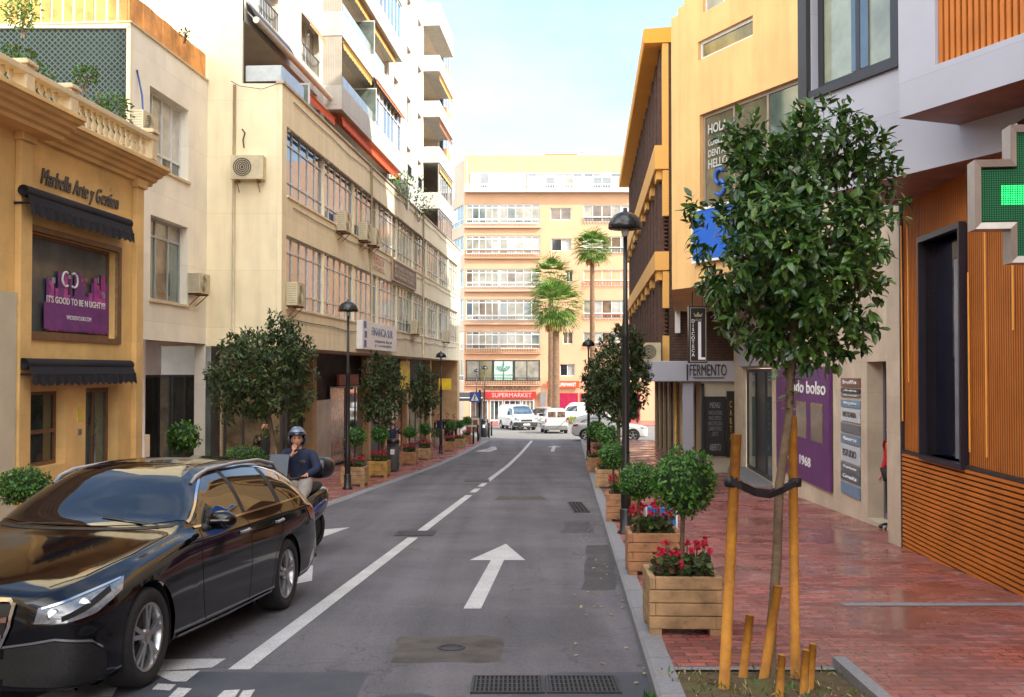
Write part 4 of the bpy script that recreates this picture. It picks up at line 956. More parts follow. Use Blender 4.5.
obj('ochre_pier', bm, ORW, GB_)
bm = BM(); dx = (LG_-.4)/nP
for i in range(nP):
    s = .2+i*dx
    for z0, z1 in ((9.25, 12.5), (5.75, 8.39), (2.15, 5.09)):
        for f in (.30, .52, .74):
            z = z0
            box(bm, s+dx*f-.035, s+dx*f+.035, -.26, -.02, z0, z1)
        z = z0
        while z < z1: box(bm, s+.17, s+dx-.17, -.12, -.02, z, z+.05); z += .13
obj('brown_slats', bm, M('brown slat timber', (.10, .045, .028), .6, .3, 5), GB_)
for z0, z1 in ((8.42, 9.20), (5.12, 5.73)):
    bm = BM(); box(bm, .3, LG_, -.46, -.001, z0, z1); bevel(obj('balcony_band', bm, ORW, GB_), .015)
    bm = BM()
    for i in range(9): s = .8+i*(LG_-1.5)/8; box(bm, s-.5, s+.5, -.38, -.21, z0-.30, z0-.003)
    obj('bracket_beams', bm, ORW, GB_)
bm = BM(); extr(bm, [(4.4, 13.3), (4.4, 12.62)][:0]+[(4.4, 12.62), (-.77, 12.56), (-.80, 12.60), (-.80, 13.02), (4.4, 13.3)], 0, LG_); obj('roof', bm, M('ochre soffit', (.85, .42, .06), .8, .06, .8, grime=.1), GB_)
ac = ac_unit(F_G, F_G.sat(632, .5), W(634, 360, 50).z+.1+5.6, 'air conditioner on the balcony band at the far end of the slatted building', .9, .9, .4)
ac = ac_unit(F_GE, -.62, 2.16, 'grey air conditioner on the canopy corner of the slatted building', .6, .6, .3)

# ---------------- yellow building
YB = F_Y.root('yellow_building', 'yellow rendered building with stepped parapet and angled strip windows', 'building')
hy = lambda px, py, o=0: F_Y.hit(px, py, o)
LY = F_Y.len; zY = 3.78
r1 = (hy(699.5, 100)[0], LY-.05, hy(701, 211)[1], hy(700, 115)[1]); r2a = (hy(698, 60)[0], hy(753, 60)[0], hy(698, 61)[1], hy(698, 42)[1]); r2b = (hy(755.5, 60)[0], LY-.12, r2a[2], r2a[2]+1.6); r3 = (hy(703, 60)[0], hy(740, 60)[0], r2a[2]+1.05, r2a[2]+2.2)
st = [(0, hy(677.5, 0)[0], hy(670, 19)[1]), (hy(677.5, 0)[0], hy(684, 0)[0], hy(678, 8)[1]), (hy(684, 0)[0], LY, 18.5)]
bm = BM(); zm = hy(670, 19)[1]-.6
wall(bm, 0, LY, zY, zm, [r1, r2a] if r2a[3] < zm else [r1], 0, .18)
bm2 = [(st[1][0], st[1][1], st[1][2])]
face(bm, [(0, 0, zm), (st[0][1], 0, zm), (st[0][1], 0, st[0][2]), (0, 0, st[0][2])]); face(bm, [(st[0][1], 0, zm), (st[1][1], 0, zm), (st[1][1], 0, st[1][2]), (st[0][1], 0, st[1][2])])
wall(bm, st[2][0], LY, zm, 18.5, [(r2b[0], r2b[1], zm, r2b[3]), (max(r3[0], st[2][0]+.02), r3[1], max(zm+.02, r3[2]), r3[3])], 0, .18)
# top faces of the steps and the body behind
a_ = F_Y.o; back = Vector((5.25, 34.0)); Rb = rmat(YB).inverted()
def loc(p, z): v = Rb @ Vector((p[0], p[1], z)); return tuple(v)
q0 = F_Y.w(0); q1 = F_Y.w(st[0][1]); q2 = F_Y.w(st[1][1]); q3 = F_Y.w(LY)
bk = (5.25, 33.95); bk2 = (6.9, 33.95); bk3 = (5.98, 20.9)
face(bm, [loc(q0, st[0][2]), loc(q1, st[0][2]), loc(bk2, st[0][2]), loc(bk, st[0][2])])
face(bm, [loc(bk, zY), loc(q0, zY), loc(q0, st[0][2]), loc(bk, st[0][2])])
face(bm, [loc(q1, st[0][2]), loc((6.5, 33.9), st[0][2]), loc((6.5, 33.9), st[1][2]), loc(q1, st[1][2])])
face(bm, [loc(q2, st[1][2]), loc((6.3, 30), st[1][2]), loc((6.3, 30), 18.5), loc(q2, 18.5)])
face(bm, [loc(q0, zY), loc(bk, zY), loc(bk2, zY), loc(bk3, zY), loc(q3, zY)])
face(bm, [loc(q3, zY), loc(bk3, zY), loc(bk3, 18.5), loc(q3, 18.5)]); face(bm, [loc(q2, 18.5), loc(q3, 18.5), loc(bk3, 18.5), loc(bk2, 18.5), loc((6.3, 30), 18.5)])
obj('wall', bm, YELW, YB)
TANF = M('brownish aluminium', (.28, .22, .17), .45, .1, 5)
yw = window(YB, *r1, .10, 3, .075, TANF, [M('tan blind glass', (.15, .135, .085), .08, .3, 2, ior=1.8), GLG], pick=lambda i, j: 0 if i != 2 else 1)
window(YB, *r2a, .08, 1, .07, ALU, [M('glass yellow reflection', (.22, .20, .08), .04, .5, 1.2, ior=2.0)])  # reflected yellow painted into the pane colour
window(YB, r2b[0], r2b[1], zm, r2b[3], .08, 2, .05, ALU, [M('glass pale yellow reflection', (.42, .38, .16), .05, .4, 1.2, ior=2.0)]); window(YB, max(r3[0], st[2][0]+.02), r3[1], max(zm+.02, r3[2]), r3[3], .08, 2, .05, ALU, [GLC])  # first window: paler pane colour carrying the same reflected yellow
cw = (r1[1]-r1[0])/3
for s_, z_, h_ in (('HOLA', .83, .10), ('CONSULTA', .69, .07), ('DENTAL', .58, .07), ('HELLO', .47, .09)):
    text('lettering', s_, M('pale lettering', (.42, .45, .42), .6) if s_ == 'HOLA' else bpy.data.materials['pale lettering'], yw, (r1[0]+.5*cw, .08, r1[2]+(r1[3]-r1[2])*z_), w=cw*.62, h=(r1[3]-r1[2])*h_, depth=.004, bold=.02)
bm = BM(); cxb, czb = r1[0]+.55*cw, r1[2]+(r1[3]-r1[2])*.26
for a0, dz_ in ((40, .13), (220, -.12)):
    tube(bm, [(cxb+.16*math.cos(R(a)), .085, czb+dz_+.16*math.sin(R(a))) for a in range(a0, a0+240, 20)], .045, 6)
obj('blue_emblem', bm, M('blue emblem', (.03, .12, .45), .5), yw)
s0, s1 = hy(697, 240)[0]-.02, hy(752, 240)[0]; zz0, zz1 = hy(697, 262)[1], hy(697, 213)[1]
sg = sign(F_Y, s0+.06, s1, zz0, zz1, .07, 'blue_sign', 'blue sign with white edge on the yellow wall behind the crown of the staked tree', M('vivid blue', (.015, .12, .55), .4, .05, 4), [], thick=.06, frame=WHITE)

# ---------------- grey building over the pharmacy
UB = F_U.root('grey_building', 'pale grey panelled upper storeys with angled window and orange slatted box', 'building')
hu = lambda px, py, o=0: F_U.hit(px, py, o)
LU = F_U.len; zU = 4.06; gw = (.16, hu(895, 60)[0], hu(870, 69.5)[1], 9.5); RbU = rmat(UB).inverted()
def locU(p, z): return tuple(RbU @ Vector((p[0], p[1], z)))
bm = BM(); wall(bm, 0, LU, zU, 20, [gw], 0, .25)
pa, pb, pc, pd = F_U.w(0), F_U.w(LU), Vector((12, 8.4, 0)), Vector((12, 16.8, 0))
def Q(p, q, z0, z1, mi=0): face(bm, [locU(p, z0), locU(q, z0), locU(q, z1), locU(p, z1)], mi)
Q(pb, pc, zU, 20); Q(pc, pd, zU, 20); Q(pd, pa, zU, 20)
face(bm, [locU(p, 20) for p in (pa, pb, pc, pd)]); face(bm, [locU(p, zU) for p in (pd, pc, pb, pa)], 1)
obj('wall', bm, [GREYW, SOFF], UB)
uw = window(UB, *gw, .10, 2, .09, DARKF, [M('pale green blind', (.34, .37, .27), .10, .25, 1.2, ior=1.7)], name='window')
bm = BM(); box(bm, gw[0]+.42*(gw[1]-gw[0]), gw[0]+.62*(gw[1]-gw[0]), .105, .12, gw[2]+.1, 9.4); obj('blue_grey_stripe', bm, GLS2, uw)
bm = BM(); box(bm, -.03, .14, -.07, .3, hu(808, 92)[1]-.15, 16); box(bm, gw[1]-.02, gw[1]+.10, -.05, .1, gw[2]-.1, 9.5); box(bm, .14, gw[1]-.02, -.05, .1, gw[2]-.1, gw[2]-.001); obj('dark_column', bm, DARKF, UB)
# projecting box
hv = lambda px, py, o=0: F_V.hit(px, py, o)
sa, sz = hv(934, 66); sk = hv(980, 48)[1]
bm = BM(); LV = 5.0; sl0 = hv(935, 50)[0]; slz = hv(960, 56)[1]
wall(bm, 0, LV, 4.45, 9.5, [(sl0, LV-.2, slz, 9.2)], 0, .12)
face(bm, [(0, .8, 4.45), (0, 0, 4.45), (0, 0, 9.5), (0, .8, 9.5)]); face(bm, [(LV, 0, 4.45), (LV, .8, 4.45), (LV, .8, 9.5), (LV, 0, 9.5)]); face(bm, [(0, 0, 9.5), (LV, 0, 9.5), (LV, .8, 9.5), (0, .8, 9.5)])
face(bm, [(0, 0, 4.45), (0, .8, 4.45), (LV, .8, 4.45), (LV, 0, 4.45)], 1)
put(obj('projecting_box', bm, [GREYW, SOFF], UB), UB, F_V)
bm = BM(); x = sl0+.01
while x < LV-.25: box(bm, x, x+.045, .04, .10, slz+.005, 9.19); x += .075
put(obj('box_slats', bm, SLAT, UB), UB, F_V)
bm = BM(); face(bm, [(sl0, .115, slz), (LV-.2, .115, slz), (LV-.2, .115, 9.2), (sl0, .115, 9.2)]); put(obj('box_backing', bm, M('slat backing dark', (.10, .035, .01), .8), UB), UB, F_V)
# ---------------- pharmacy cross
pc_ = W(1043, 195, 7.7); cr = thing('pharmacy_cross', 'large green LED pharmacy cross in a bronze grey frame projecting at the right edge', 'illuminated sign', pc_, R(-7))
def crossp(a, b): return [(-a, -b), (-b, -b), (-b, -a), (b, -a), (b, -b), (a, -b), (a, b), (b, b), (b, a), (-b, a), (-b, b), (-a, b)]
def cross_ring(bm, ao, bo, ai, bi, y0, y1):
    O = crossp(ao, bo); I = crossp(ai, bi); n = 12
    for i in range(n):
        j = (i+1) % n
        face(bm, [(O[i][0], y0, O[i][1]), (O[j][0], y0, O[j][1]), (I[j][0], y0+.02, I[j][1]), (I[i][0], y0+.02, I[i][1])])
        face(bm, [(O[i][0], y0, O[i][1]), (O[i][0], y1, O[i][1]), (O[j][0], y1, O[j][1]), (O[j][0], y0, O[j][1])])
        face(bm, [(I[i][0], y0+.02, I[i][1]), (I[j][0], y0+.02, I[j][1]), (I[j][0], y0+.08, I[j][1]), (I[i][0], y0+.08, I[i][1])])
        face(bm, [(O[i][0], y1, O[i][1]), (I[i][0], y1, I[i][1]), (I[j][0], y1, I[j][1]), (O[j][0], y1, O[j][1])])
bm = BM(); cross_ring(bm, .505, .255, .455, .205, -.09, .09); bevel(obj('frame', bm, M('bronze grey frame', (.40, .36, .33), .35, .1, 5, metal=.4), cr), .008)
bm = BM(); a, b = .456, .206
for (x0, x1, z0, z1) in ((-a, a, -b, b), (-b, b, b, a), (-b, b, -a, -b)): box(bm, x0, x1, -.03, .03, z0, z1)
obj('led_board', bm, M('dark green board', (.0, .03, .01), .9), cr)
bm = BM(); st_ = .0165; n = int(a/st_)
LD = emis('led lit', (.01, .70, .12), 1.0); LDO = emis('led dim', (.0, .09, .03), .25)
for i in range(-n, n+1):
    for j in range(-n, n+1):
        x, z = i*st_, j*st_
        if (abs(x) < b-.01 or abs(z) < b-.01) and abs(x) < a-.01 and abs(z) < a-.01:
            lit = (abs(z) < .075 and abs(x) < .30) or (abs(x) < .075 and abs(z) < .30)
            face(bm, [(x-.0052, -.034, z-.0052), (x+.0052, -.034, z-.0052), (x+.0052, -.034, z+.0052), (x-.0052, -.034, z+.0052)], 0 if lit else 1)
obj('led_dots', bm, [LD, LDO], cr)
bm = BM(); box(bm, .3, 1.2, -.03, .03, .3, .36); box(bm, .3, 1.2, -.03, .03, -.36, -.3); box(bm, -.2, -.18, -.02, .02, .5, .53); obj('mounting_bracket', bm, GREY, cr)
# neighbouring blocks along the street beside and behind the camera (seen in reflections)
def block(name, label, x0, x1, y0, y1, z1, face_x, mat):
    t = thing(name, label, 'building', ((x0+x1)/2, (y0+y1)/2, 0)); cx, cy = (x0+x1)/2, (y0+y1)/2
    bm = BM(); box(bm, x0-cx, x1-cx, y0-cy, y1-cy, -1, z1); obj('wall', bm, mat, t)
    bm = BM(); X = face_x-cx; sgn = 1 if face_x > cx else -1
    for z in [1.2+3.1*k for k in range(int((z1-1)/3.1))]:
        y = y0-cy+.8
        while y < y1-cy-2: box(bm, X, X+sgn*.04, y, y+1.6, z, z+1.5); y += 2.6
    obj('windows', bm, GLS, t)
block('unseen_building', 'tall ochre block beside the camera on the left pavement', -16, -8.2, -24, 7.9, 11, -8.2, STONE)
block('unseen_building', 'tall pale block behind the camera on the right pavement', 9.5, 18, -24, 6.0, 24, 9.5, GREYW)
block('unseen_building', 'unseen tall block added behind the slatted building to shade the left side', 11.5, 20, 34.2, 50, 24, 11.5, ORW)  # unseen block, added to keep sun off the left facades

# ================================================================ FAR BUILDING
F_F = Facade((W(464, 371, 100).x, 100), (24, 100)); F_FL = Facade((W(449, 371, 105).x, 105.2), (W(464, 371, 100).x, 100))
FB_ = F_F.root('far_apartment_block', 'peach apartment block closing the street with white glazed balconies and ground floor shops', 'building')
hF = lambda px, py, o=0: F_F.hit(px, py, o); sF = lambda px: F_F.sat(px); zF = lambda py: hF(540, py)[1]
PEACH = M('peach render', (.50, .295, .175), .8, .04, .6, grime=.08); PALEP = M('pale peach render', (.50, .43, .33), .8, .04, .6, grime=.08)
rows = [(223.5, 204), (254, 235.5), (287, 269), (320, 299), (349, 331), (381, 360)]
big = [(sF(465.5), sF(540), zF(a), zF(b)) for a, b in rows]
rgt = [(sF(583.5), sF(640), zF(a-1.5), zF(b+1)) for a, b in rows[:5]]
sml = [(sF(550.5), sF(571.5), zF(220), zF(208)), (sF(551.5), sF(572), zF(251), zF(238.5)), (sF(560), sF(575), zF(376), zF(364)), (sF(566), sF(573), zF(282), zF(270)), (sF(563), sF(573), zF(344), zF(332))]
ztop = zF(155); top = (sF(470), sF(640), zF(190), zF(173))
bm = BM(); wall(bm, 0, F_F.len, -4, ztop, big+rgt+sml, 0, .5); face(bm, [(F_F.len, 0, -4), (F_F.len, 14, -4), (F_F.len, 14, ztop), (F_F.len, 0, ztop)]); face(bm, [(0, 0, ztop), (F_F.len, 0, ztop), (F_F.len, 14, ztop), (0, 14, ztop)])
obj('wall', bm, PEACH, FB_)
LFL = F_FL.len; lr = [(.6, LFL-.3, c, d) for a, b, c, d in big]
bm = BM(); wall(bm, 0, LFL, -4, zF(193), lr, 0, .4); face(bm, [(0, 10, -4), (0, 0, -4), (0, 0, zF(193)), (0, 10, zF(193))]); put(obj('angled_wall', bm, PALEP, FB_), FB_, F_FL)
for a, b, c, d in lr: put(window(FB_, a, b, c, d, .1, 4, .07, ALU, [GLS2, GLW, SKYG], low=c+.5), FB_, F_FL)
random.seed(5)
NEARG = (GLC, GLW, GLT, GLG)
GLC = M('far glass pale curtain', (.22, .21, .17), .15, .3, 1.2, ior=1.7); GLW = M('far glass white blind', (.30, .30, .28), .2, .25, 1, ior=1.7); GLT = M('far glass tan', (.13, .09, .06), .12, .4, 1.2, ior=1.7); GLG = M('far glass green', (.07, .10, .09), .08, .4, 1.2, ior=1.8)
for i, (a, b, c, d) in enumerate(big):
    fr = ALU if i < 5 else DARKF; pn = [[GLC, GLC, GLG], [GLC, GLW], [GLC, GLC, GLT], [GLC, GLT, GLS2], [GLC, GLG, GLW], [M('olive glass', (.14, .13, .06), .1, .2, 1, ior=1.7), GLC]][i]
    m = (a+b)/2 if i < 5 else a+(b-a)*.37
    segs = [(a, a+(b-a)*.45), (a+(b-a)*.45, b)] if i < 5 else [(a, a+(b-a)*.37), (a+(b-a)*.37, a+(b-a)*.65), (a+(b-a)*.65, b)]
    for k, (p, q) in enumerate(segs):
        window(FB_, p+.03, q-.03, c+.02, d-.02, .08 if i < 5 else .02, 5 if i < 5 else 2, .08, fr, pn if not (i == 5 and k == 1) else [M('mint sign glass', (.36, .52, .44), .3)], transom=None if i == 5 else d-.35, low=c+.45 if i < 5 else None)
    bm = BM()
    box(bm, a, b, -.30, -.24, c+.25, c+.33); box(bm, a, b, -.30, -.24, c-.35, c-.30)
    n = 30
    for k in range(n+1): s = a+(b-a)*k/n; box(bm, s-.02, s+.02, -.29, -.25, c-.30, c+.25)
    obj('balcony_rail', bm, [BRZ if i in (1, 4) else ALUG][0] if i < 5 else DARKF, FB_)
    bm = BM(); box(bm, a-.1, b+.1, -.32, -.001, c-.45, c-.36); obj('balcony_slab', bm, PEACH, FB_)
for i, (a, b, c, d) in enumerate(rgt):
    window(FB_, a, b, c, d, .1, 6, .08, ALU, [GLC, GLW, GLT] if i != 2 else [M('salmon blinds', (.60, .28, .16), .3, .1, 2)], low=c+.5)
    bm = BM(); box(bm, a, b, -.12, -.06, c+.35, c+.42)
    for k in range(20): s = a+(b-a)*k/19; box(bm, s-.02, s+.02, -.11, -.07, c-.2, c+.35)
    obj('balcony_rail', bm, M('rust railing', (.30, .09, .04), .6) if i in (2, 3, 4) else BLACK, FB_)
for a, b, c, d in sml: window(FB_, a, b, c, d, .15, 2, .07, ALU, [GLW, GLT, GLS])
# penthouse: glazed gallery behind a railing
bm = BM(); a, b, c, d = top
rf = 0.0
for k in range(3):
    p, q = a+(b-a)*k/3+.05, a+(b-a)*(k+1)/3-.05; window(FB_, p, q, c+.1, d, -.10, 6, .08, ALU, [GLG, GLC, GLW, GLS2], transom=d-.4 if k else None)
bm = BM(); box(bm, a-.5, b, -.75, -.001, c-.28, c-.1); box(bm, a-.5, b, -.72, -.66, c+.4, c+.47)
for k in range(70): s = a-.5+(b-a+.5)*k/70; box(bm, s-.018, s+.018, -.71, -.67, c-.1, c+.4)
obj('penthouse_railing', bm, ALU, FB_)
bm = BM(); s = sF(562); box(bm, s-1.6, s+1.6, 2, 4.5, ztop, ztop+.55); 
for sx in (-2.2, 2.2): tube(bm, [(s+sx, 2.5, ztop), (s+sx, 2.5, ztop+.8)], .04, 6)
box(bm, s-2.2, s+2.2, 2.47, 2.53, ztop+.75, ztop+.8); obj('roof_box', bm, M('terracotta', (.5, .16, .07), .8), FB_)
bm = BM(); F = F_FL; 
box(bm, LFL*.2, LFL+.1, .2, 4, zF(193), zF(158)); put(obj('corner_penthouse', bm, PALEP, FB_), FB_, F_FL)
# shops of the far block
SHR = M('shop red', (.42, .012, .015), .5)
gzF = gz(100)+.12
for px0, px1, pn in ((470, 488, [GLT, M('orange posters', (.75, .28, .04), .5, .6, 4), GLS]), (490, 503, [GLG, GLS]), (504, 521, [GLS]), (522, 534, [GLG, DISP]), (548, 578, [M('magenta shopfront', (.28, .01, .05), .3), GLC]), (580, 640, [M('magenta shopfront', (.28, .01, .05), .3), GLS])):
    window(FB_, sF(px0), sF(px1), gzF, zF(400 if px1 < 540 else 393), -.06, 3, .09, SHR if px0 > 540 else ALU, pn, name='shopfront')
bm = BM(); box(bm, sF(540), sF(546), -.3, -.001, gzF, zF(392)); obj('pillar', bm, GREY, FB_)
def fsign(px0, px1, py0, py1, name, label, mat, txt, th=.15, cat='sign'): return sign(F_F, sF(px0), sF(px1), zF(py1), zF(py0), .18, name, label, mat, txt, thick=th, cat=cat)
LR = M('pale red lettering', (.65, .35, .30), .6)
fsign(481, 536, 391.5, 398.5, 'supermarket_sign', 'dark red SUPERMARKET sign above the shops behind the white van', SHR, [('SUPERMARKET', LR, .12, 0, .72, .62)])
o = fsign(546.5, 579, 381, 388, 'red_orange_sign', 'bright red orange SUPERMARKET sign right of the palm trunk', M('orange red', (.75, .05, .01), .5), [('SUPERMARKET', WHITE, .25, 0, .55, .5)])
bm = BM(); box(bm, -.8*o.children[0].dimensions.x/2, -.62*o.children[0].dimensions.x/2, -.17, -.151, -.2, .2); obj('emblem', bm, WHITE, o)
text('lettering', 'CARDENAS ABOGADOS', DKL, FB_, ((sF(482)+sF(530))/2, -.03, zF(387.5)), w=sF(530)-sF(482), h=zF(385)-zF(390.5), depth=.05)
lt_ = text('lettering', 'NOTARIA', DKL, FB_, (0, 0, 0), w=1.2, h=.3, depth=.05); lt_.location = (LFL*.5, -.03, zF(387)); put(lt_, FB_, F_FL)
# emblem on the mint glass
bm = BM(); mx_, mz_ = sF(465.5)+(sF(540)-sF(465.5))*.51, zF(368.5)
for rr in (.35, .6): tube(bm, [(mx_+rr*math.cos(R(a)), -.03, mz_+.25+rr*.7*math.sin(R(a))) for a in range(180, 361, 20)], .045, 5)
tube(bm, [(mx_, -.03, mz_-.1), (mx_, -.03, mz_+.5)], .06, 6); box(bm, mx_-1.0, mx_+1.0, -.04, -.02, mz_-.62, mz_-.56); obj('scales_emblem', bm, M('dark green emblem', (.08, .2, .15), .6), FB_)
GLC, GLW, GLT, GLG = NEARG
# dark street awning at left of it
aw = thing('terrace_awning', 'black awning with pale edge over the cafe terrace at the left corner of the crossing', 'awning', (W(468, 371, 80).x, 80, gz(80)))
x0, x1 = W(455, 371, 80).x-aw.location.x, W(483, 371, 80).x-aw.location.x; za, zb = W(468, 393, 80).z-gz(80), W(468, 401, 80).z-gz(80)
bm = BM(); face(bm, [(x0, 0, zb+.25), (x1, 0, zb+.25), (x1, 2, za), (x0, 2, za)]); box(bm, x0, x1, -.02, .0, zb, zb+.25); obj('cloth', bm, M('black canvas', (.02, .02, .022), .8), aw)
bm = BM(); box(bm, x0, x1, -.05, -.021, zb+.22, zb+.27); obj('edge', bm, ALU, aw)
bm = BM()
tube(bm, [(x0+.1, .05, 0), (x0+.1, .05, zb+.2)], .04, 6); tube(bm, [(x1-.1, .05, 0), (x1-.1, .05, zb+.2)], .04, 6); obj('post', bm, BLACK, aw)
# ================================================================ VEHICLES
def pchip(xs, ys):
    n = len(xs); h = [xs[i+1]-xs[i] for i in range(n-1)]; d = [(ys[i+1]-ys[i])/h[i] for i in range(n-1)]; m = [0]*n
    m[0] = d[0]; m[-1] = d[-1]
    for i in range(1, n-1):
        if d[i-1]*d[i] <= 0: m[i] = 0
        else:
            w1 = 2*h[i]+h[i-1]; w2 = h[i]+2*h[i-1]; m[i] = (w1+w2)/(w1/d[i-1]+w2/d[i])
    def f(x):
        x = max(xs[0], min(xs[-1], x)); i = 0
        while i < n-2 and x > xs[i+1]: i += 1
        t = (x-xs[i])/h[i]; t2, t3 = t*t, t*t*t
        return ys[i]*(2*t3-3*t2+1)+h[i]*m[i]*(t3-2*t2+t)+ys[i+1]*(-2*t3+3*t2)+h[i]*m[i+1]*(t3-t2)
    return f
def catmull(P, n):
    out = []; Q = [P[0]]+P+[P[-1]]; m = len(P)-1
    for k in range(n+1):
        t = k/n*m; i = min(int(t), m-1); f = t-i; a, b, c, d = Q[i], Q[i+1], Q[i+2], Q[i+3]
        out.append(tuple(.5*((2*b[j])+(-a[j]+c[j])*f+(2*a[j]-5*b[j]+4*c[j]-d[j])*f*f+(-a[j]+3*b[j]-3*c[j]+d[j])*f**3) for j in (0, 1)))
    return out
TYRE = M('tyre rubber', (.014, .013, .013), .85, .2, 20, bump=.1); RIMS = M('alloy', (.42, .42, .43), .3, .05, 5, metal=.9); RIMD = M('dark alloy', (.03, .03, .033), .4, .1, 5, metal=.5)
CHROME = M('chrome', (.62, .63, .65), .12, .03, 5, metal=1); PLAST = M('black plastic', (.012, .012, .013), .55, .1, 12)
CGL = M('car glass', (.008, .010, .012), .02, .1, 1, ior=1.9)
def lensmat(name, c, r=.08): return M(name, c, r, .35, 14, ior=1.7, coat=1)
HLM = lensmat('headlight lens', (.13, .145, .17)); TLM = lensmat('tail light lens', (.35, .01, .01))
class Car:
    def __init__(s, name, label, keys, axles, wr, paint, tw=.22, group=None, step=.03, half=44, track=None, sides=1):
        "keys rows: x, z_bottom, w_max, z_belt, w_belt, z_top, w_top"
        s.t = thing(name, label, 'van' if 'van' in name else 'car', group=group)
        keys = sorted(keys); xs = [k[0] for k in keys]; F = [pchip(xs, [k[i] for k in keys]) for i in range(1, 7)]; s.F = F
        s.axles = axles; s.wr = wr; ra = wr+.045
        x0, x1 = xs[0], xs[-1]; n = int((x1-x0)/step); X = [x0+(x1-x0)*i/n for i in range(n+1)]
        V = []; H = half
        for x in X:
            zb, w, zl, wl, zt, wt = [f(x) for f in F]
            g = zt-zl
            P = [(0, zb), (.75*w, zb), (w-.035, zb+.05), (w-.005, zb+.17), (w, zb+.45*(zl-zb)), (w-.005, zl-.30*(zl-zb)), (w-.02, zl-.10*(zl-zb)), (wl, zl), (wl+(wt-wl)*.5+.022*min(1, g*3), zl+g*.5), (wt+.03, zt-g*.16-.004), (wt*.80, zt-.012*min(1, g*4)), (wt*.4, zt+.012), (0, zt+.018)]
            sec = catmull(P, H); V += [(x, y, z) for y, z in sec]
            V += [(x, -y, z) for y, z in sec[1:-1]]
        m = 2*H; faces = []; 
        def idx(i, j):
            j %= m
            return i*m+(j if j <= H else H+(m-j))   # mirrored side stored in the same order from the bottom
        fx = []
        for i in range(n):
            for j in range(m):
                q = (idx(i, j), idx(i, j+1), idx(i+1, j+1), idx(i+1, j)); fx.append(q)
        V = [Vector(v) for v in V]; keep = []
        s.full = BVHTree.FromPolygons(V, fx+[tuple(idx(0, j) for j in range(m)), tuple(idx(n, j) for j in range(m))])
        for q in fx:
            c = sum((V[k] for k in q), Vector())/4; bad = False
            for ax in axles:
                if (c.x-ax)**2+(c.z-wr)**2 < ra*ra and abs(c.y) > .45: bad = True
            if not bad: keep.append(q)
        used = {}
        for q in fx:
            for k in q: used[k] = used.get(k, 0)+1
        us2 = {}
        for q in keep:
            for k in q: us2[k] = us2.get(k, 0)+1
        for k, v in enumerate(V):
            if us2.get(k, 0) and us2[k] < used[k]:
                for ax in axles:
                    d = math.hypot(v.x-ax, v.z-wr)
                    if d < ra*1.25 and abs(v.y) > .45 and d > 1e-4: v.x = ax+(v.x-ax)*ra/d; v.z = wr+(v.z-wr)*ra/d
        keep.append(tuple(idx(0, j) for j in range(m))); keep.append(tuple(idx(n, j) for j in reversed(range(m))))
        me = bpy.data.meshes.new('body'); me.from_pydata([tuple(v) for v in V], [], keep); me.validate(); me.materials.append(paint)
        bm = bmesh.new(); bm.from_mesh(me); bmesh.ops.remove_doubles(bm, verts=bm.verts, dist=.0005)
        loose = [v for v in bm.verts if not v.link_faces]; bmesh.ops.delete(bm, geom=loose, context='VERTS'); bmesh.ops.recalc_face_normals(bm, faces=bm.faces)
        for f in bm.faces: f.smooth = len(f.verts) < 8
        bm.to_mesh(me); bm.free()
        s.body = bpy.data.objects.new('body', me); COL.objects.link(s.body); s.body.parent = s.t
        for ax in axles:
            for sg in (1, -1):
                bm = BM(); r = ra+.004; nn = 22
                for k in range(nn):
                    a, b = R(-20)+R(220)*k/nn, R(-20)+R(220)*(k+1)/nn; wy = F[1](ax)-.03
                    face(bm, [(ax+r*math.cos(a), sg*.5, wr+r*math.sin(a)), (ax+r*math.cos(b), sg*.5, wr+r*math.sin(b)), (ax+r*math.cos(b), sg*wy, wr+r*math.sin(b)), (ax+r*math.cos(a), sg*wy, wr+r*math.sin(a))])
                face(bm, [(ax+r*math.cos(R(a)), sg*.52, wr+r*math.sin(R(a))) for a in range(-20, 201, 20)])
                obj('wheel_arch', bm, PLAST, s.body)
        s.paint = paint
        for ax in axles:
            for sg in (1, -1): s.wheel(ax, sg, wr, tw, F[1](ax)-.015)
    def wheel(s, ax, sg, r, tw, wy, ns=5):
        w = obj('tyre', BM(), TYRE, s.t); w.location = (ax, sg*wy, r); w.name = 'wheel'
        bm = BM(); rr = r*.69
        prof = [(rr, -.01), (rr+.02, .005), (r*.9, .008), (r*.975, -.015), (r, -.04), (r, -tw+.04), (r*.97, -tw+.01), (rr, -tw)]
        lathe(bm, [(a, sg*b) for a, b in prof], n=36, axis='y', cap=False); bm.to_mesh(w.data); bm.free()
        bm = BM(); lathe(bm, [(rr, sg*-.005), (rr-.012, sg*.0), (rr-.022, sg*-.012), (rr-.03, sg*-.10)], n=36, axis='y', cap=False)
        for k in range(ns):
            for dlt in (-.16, .16):
                a = 2*PI*k/ns+dlt+.3; a1 = a-dlt*.55
                p0 = Vector((.05*math.cos(a1), sg*-.02, .05*math.sin(a1))); p1 = Vector(((rr-.015)*math.cos(a), sg*-.016, (rr-.015)*math.sin(a)))
                dd = (p1-p0); nn = Vector((-dd.z, 0, dd.x)).normalized(); 
                obox(bm, (p0+p1)/2, dd/2, Vector((0, sg*.012, 0)), nn*.016)
        lathe(bm, [(.001, sg*-.004), (.045, sg*-.004), (.06, sg*-.02), (.06, sg*-.05)], n=18, axis='y', cap=False)
        obj('rim', bm, RIMS, w)
        bm = BM(); lathe(bm, [(.001, sg*-.07), (rr-.03, sg*-.07), (rr-.03, sg*-.09)], n=30, axis='y', cap=False); obj('brake_disc', bm, RIMD, w)
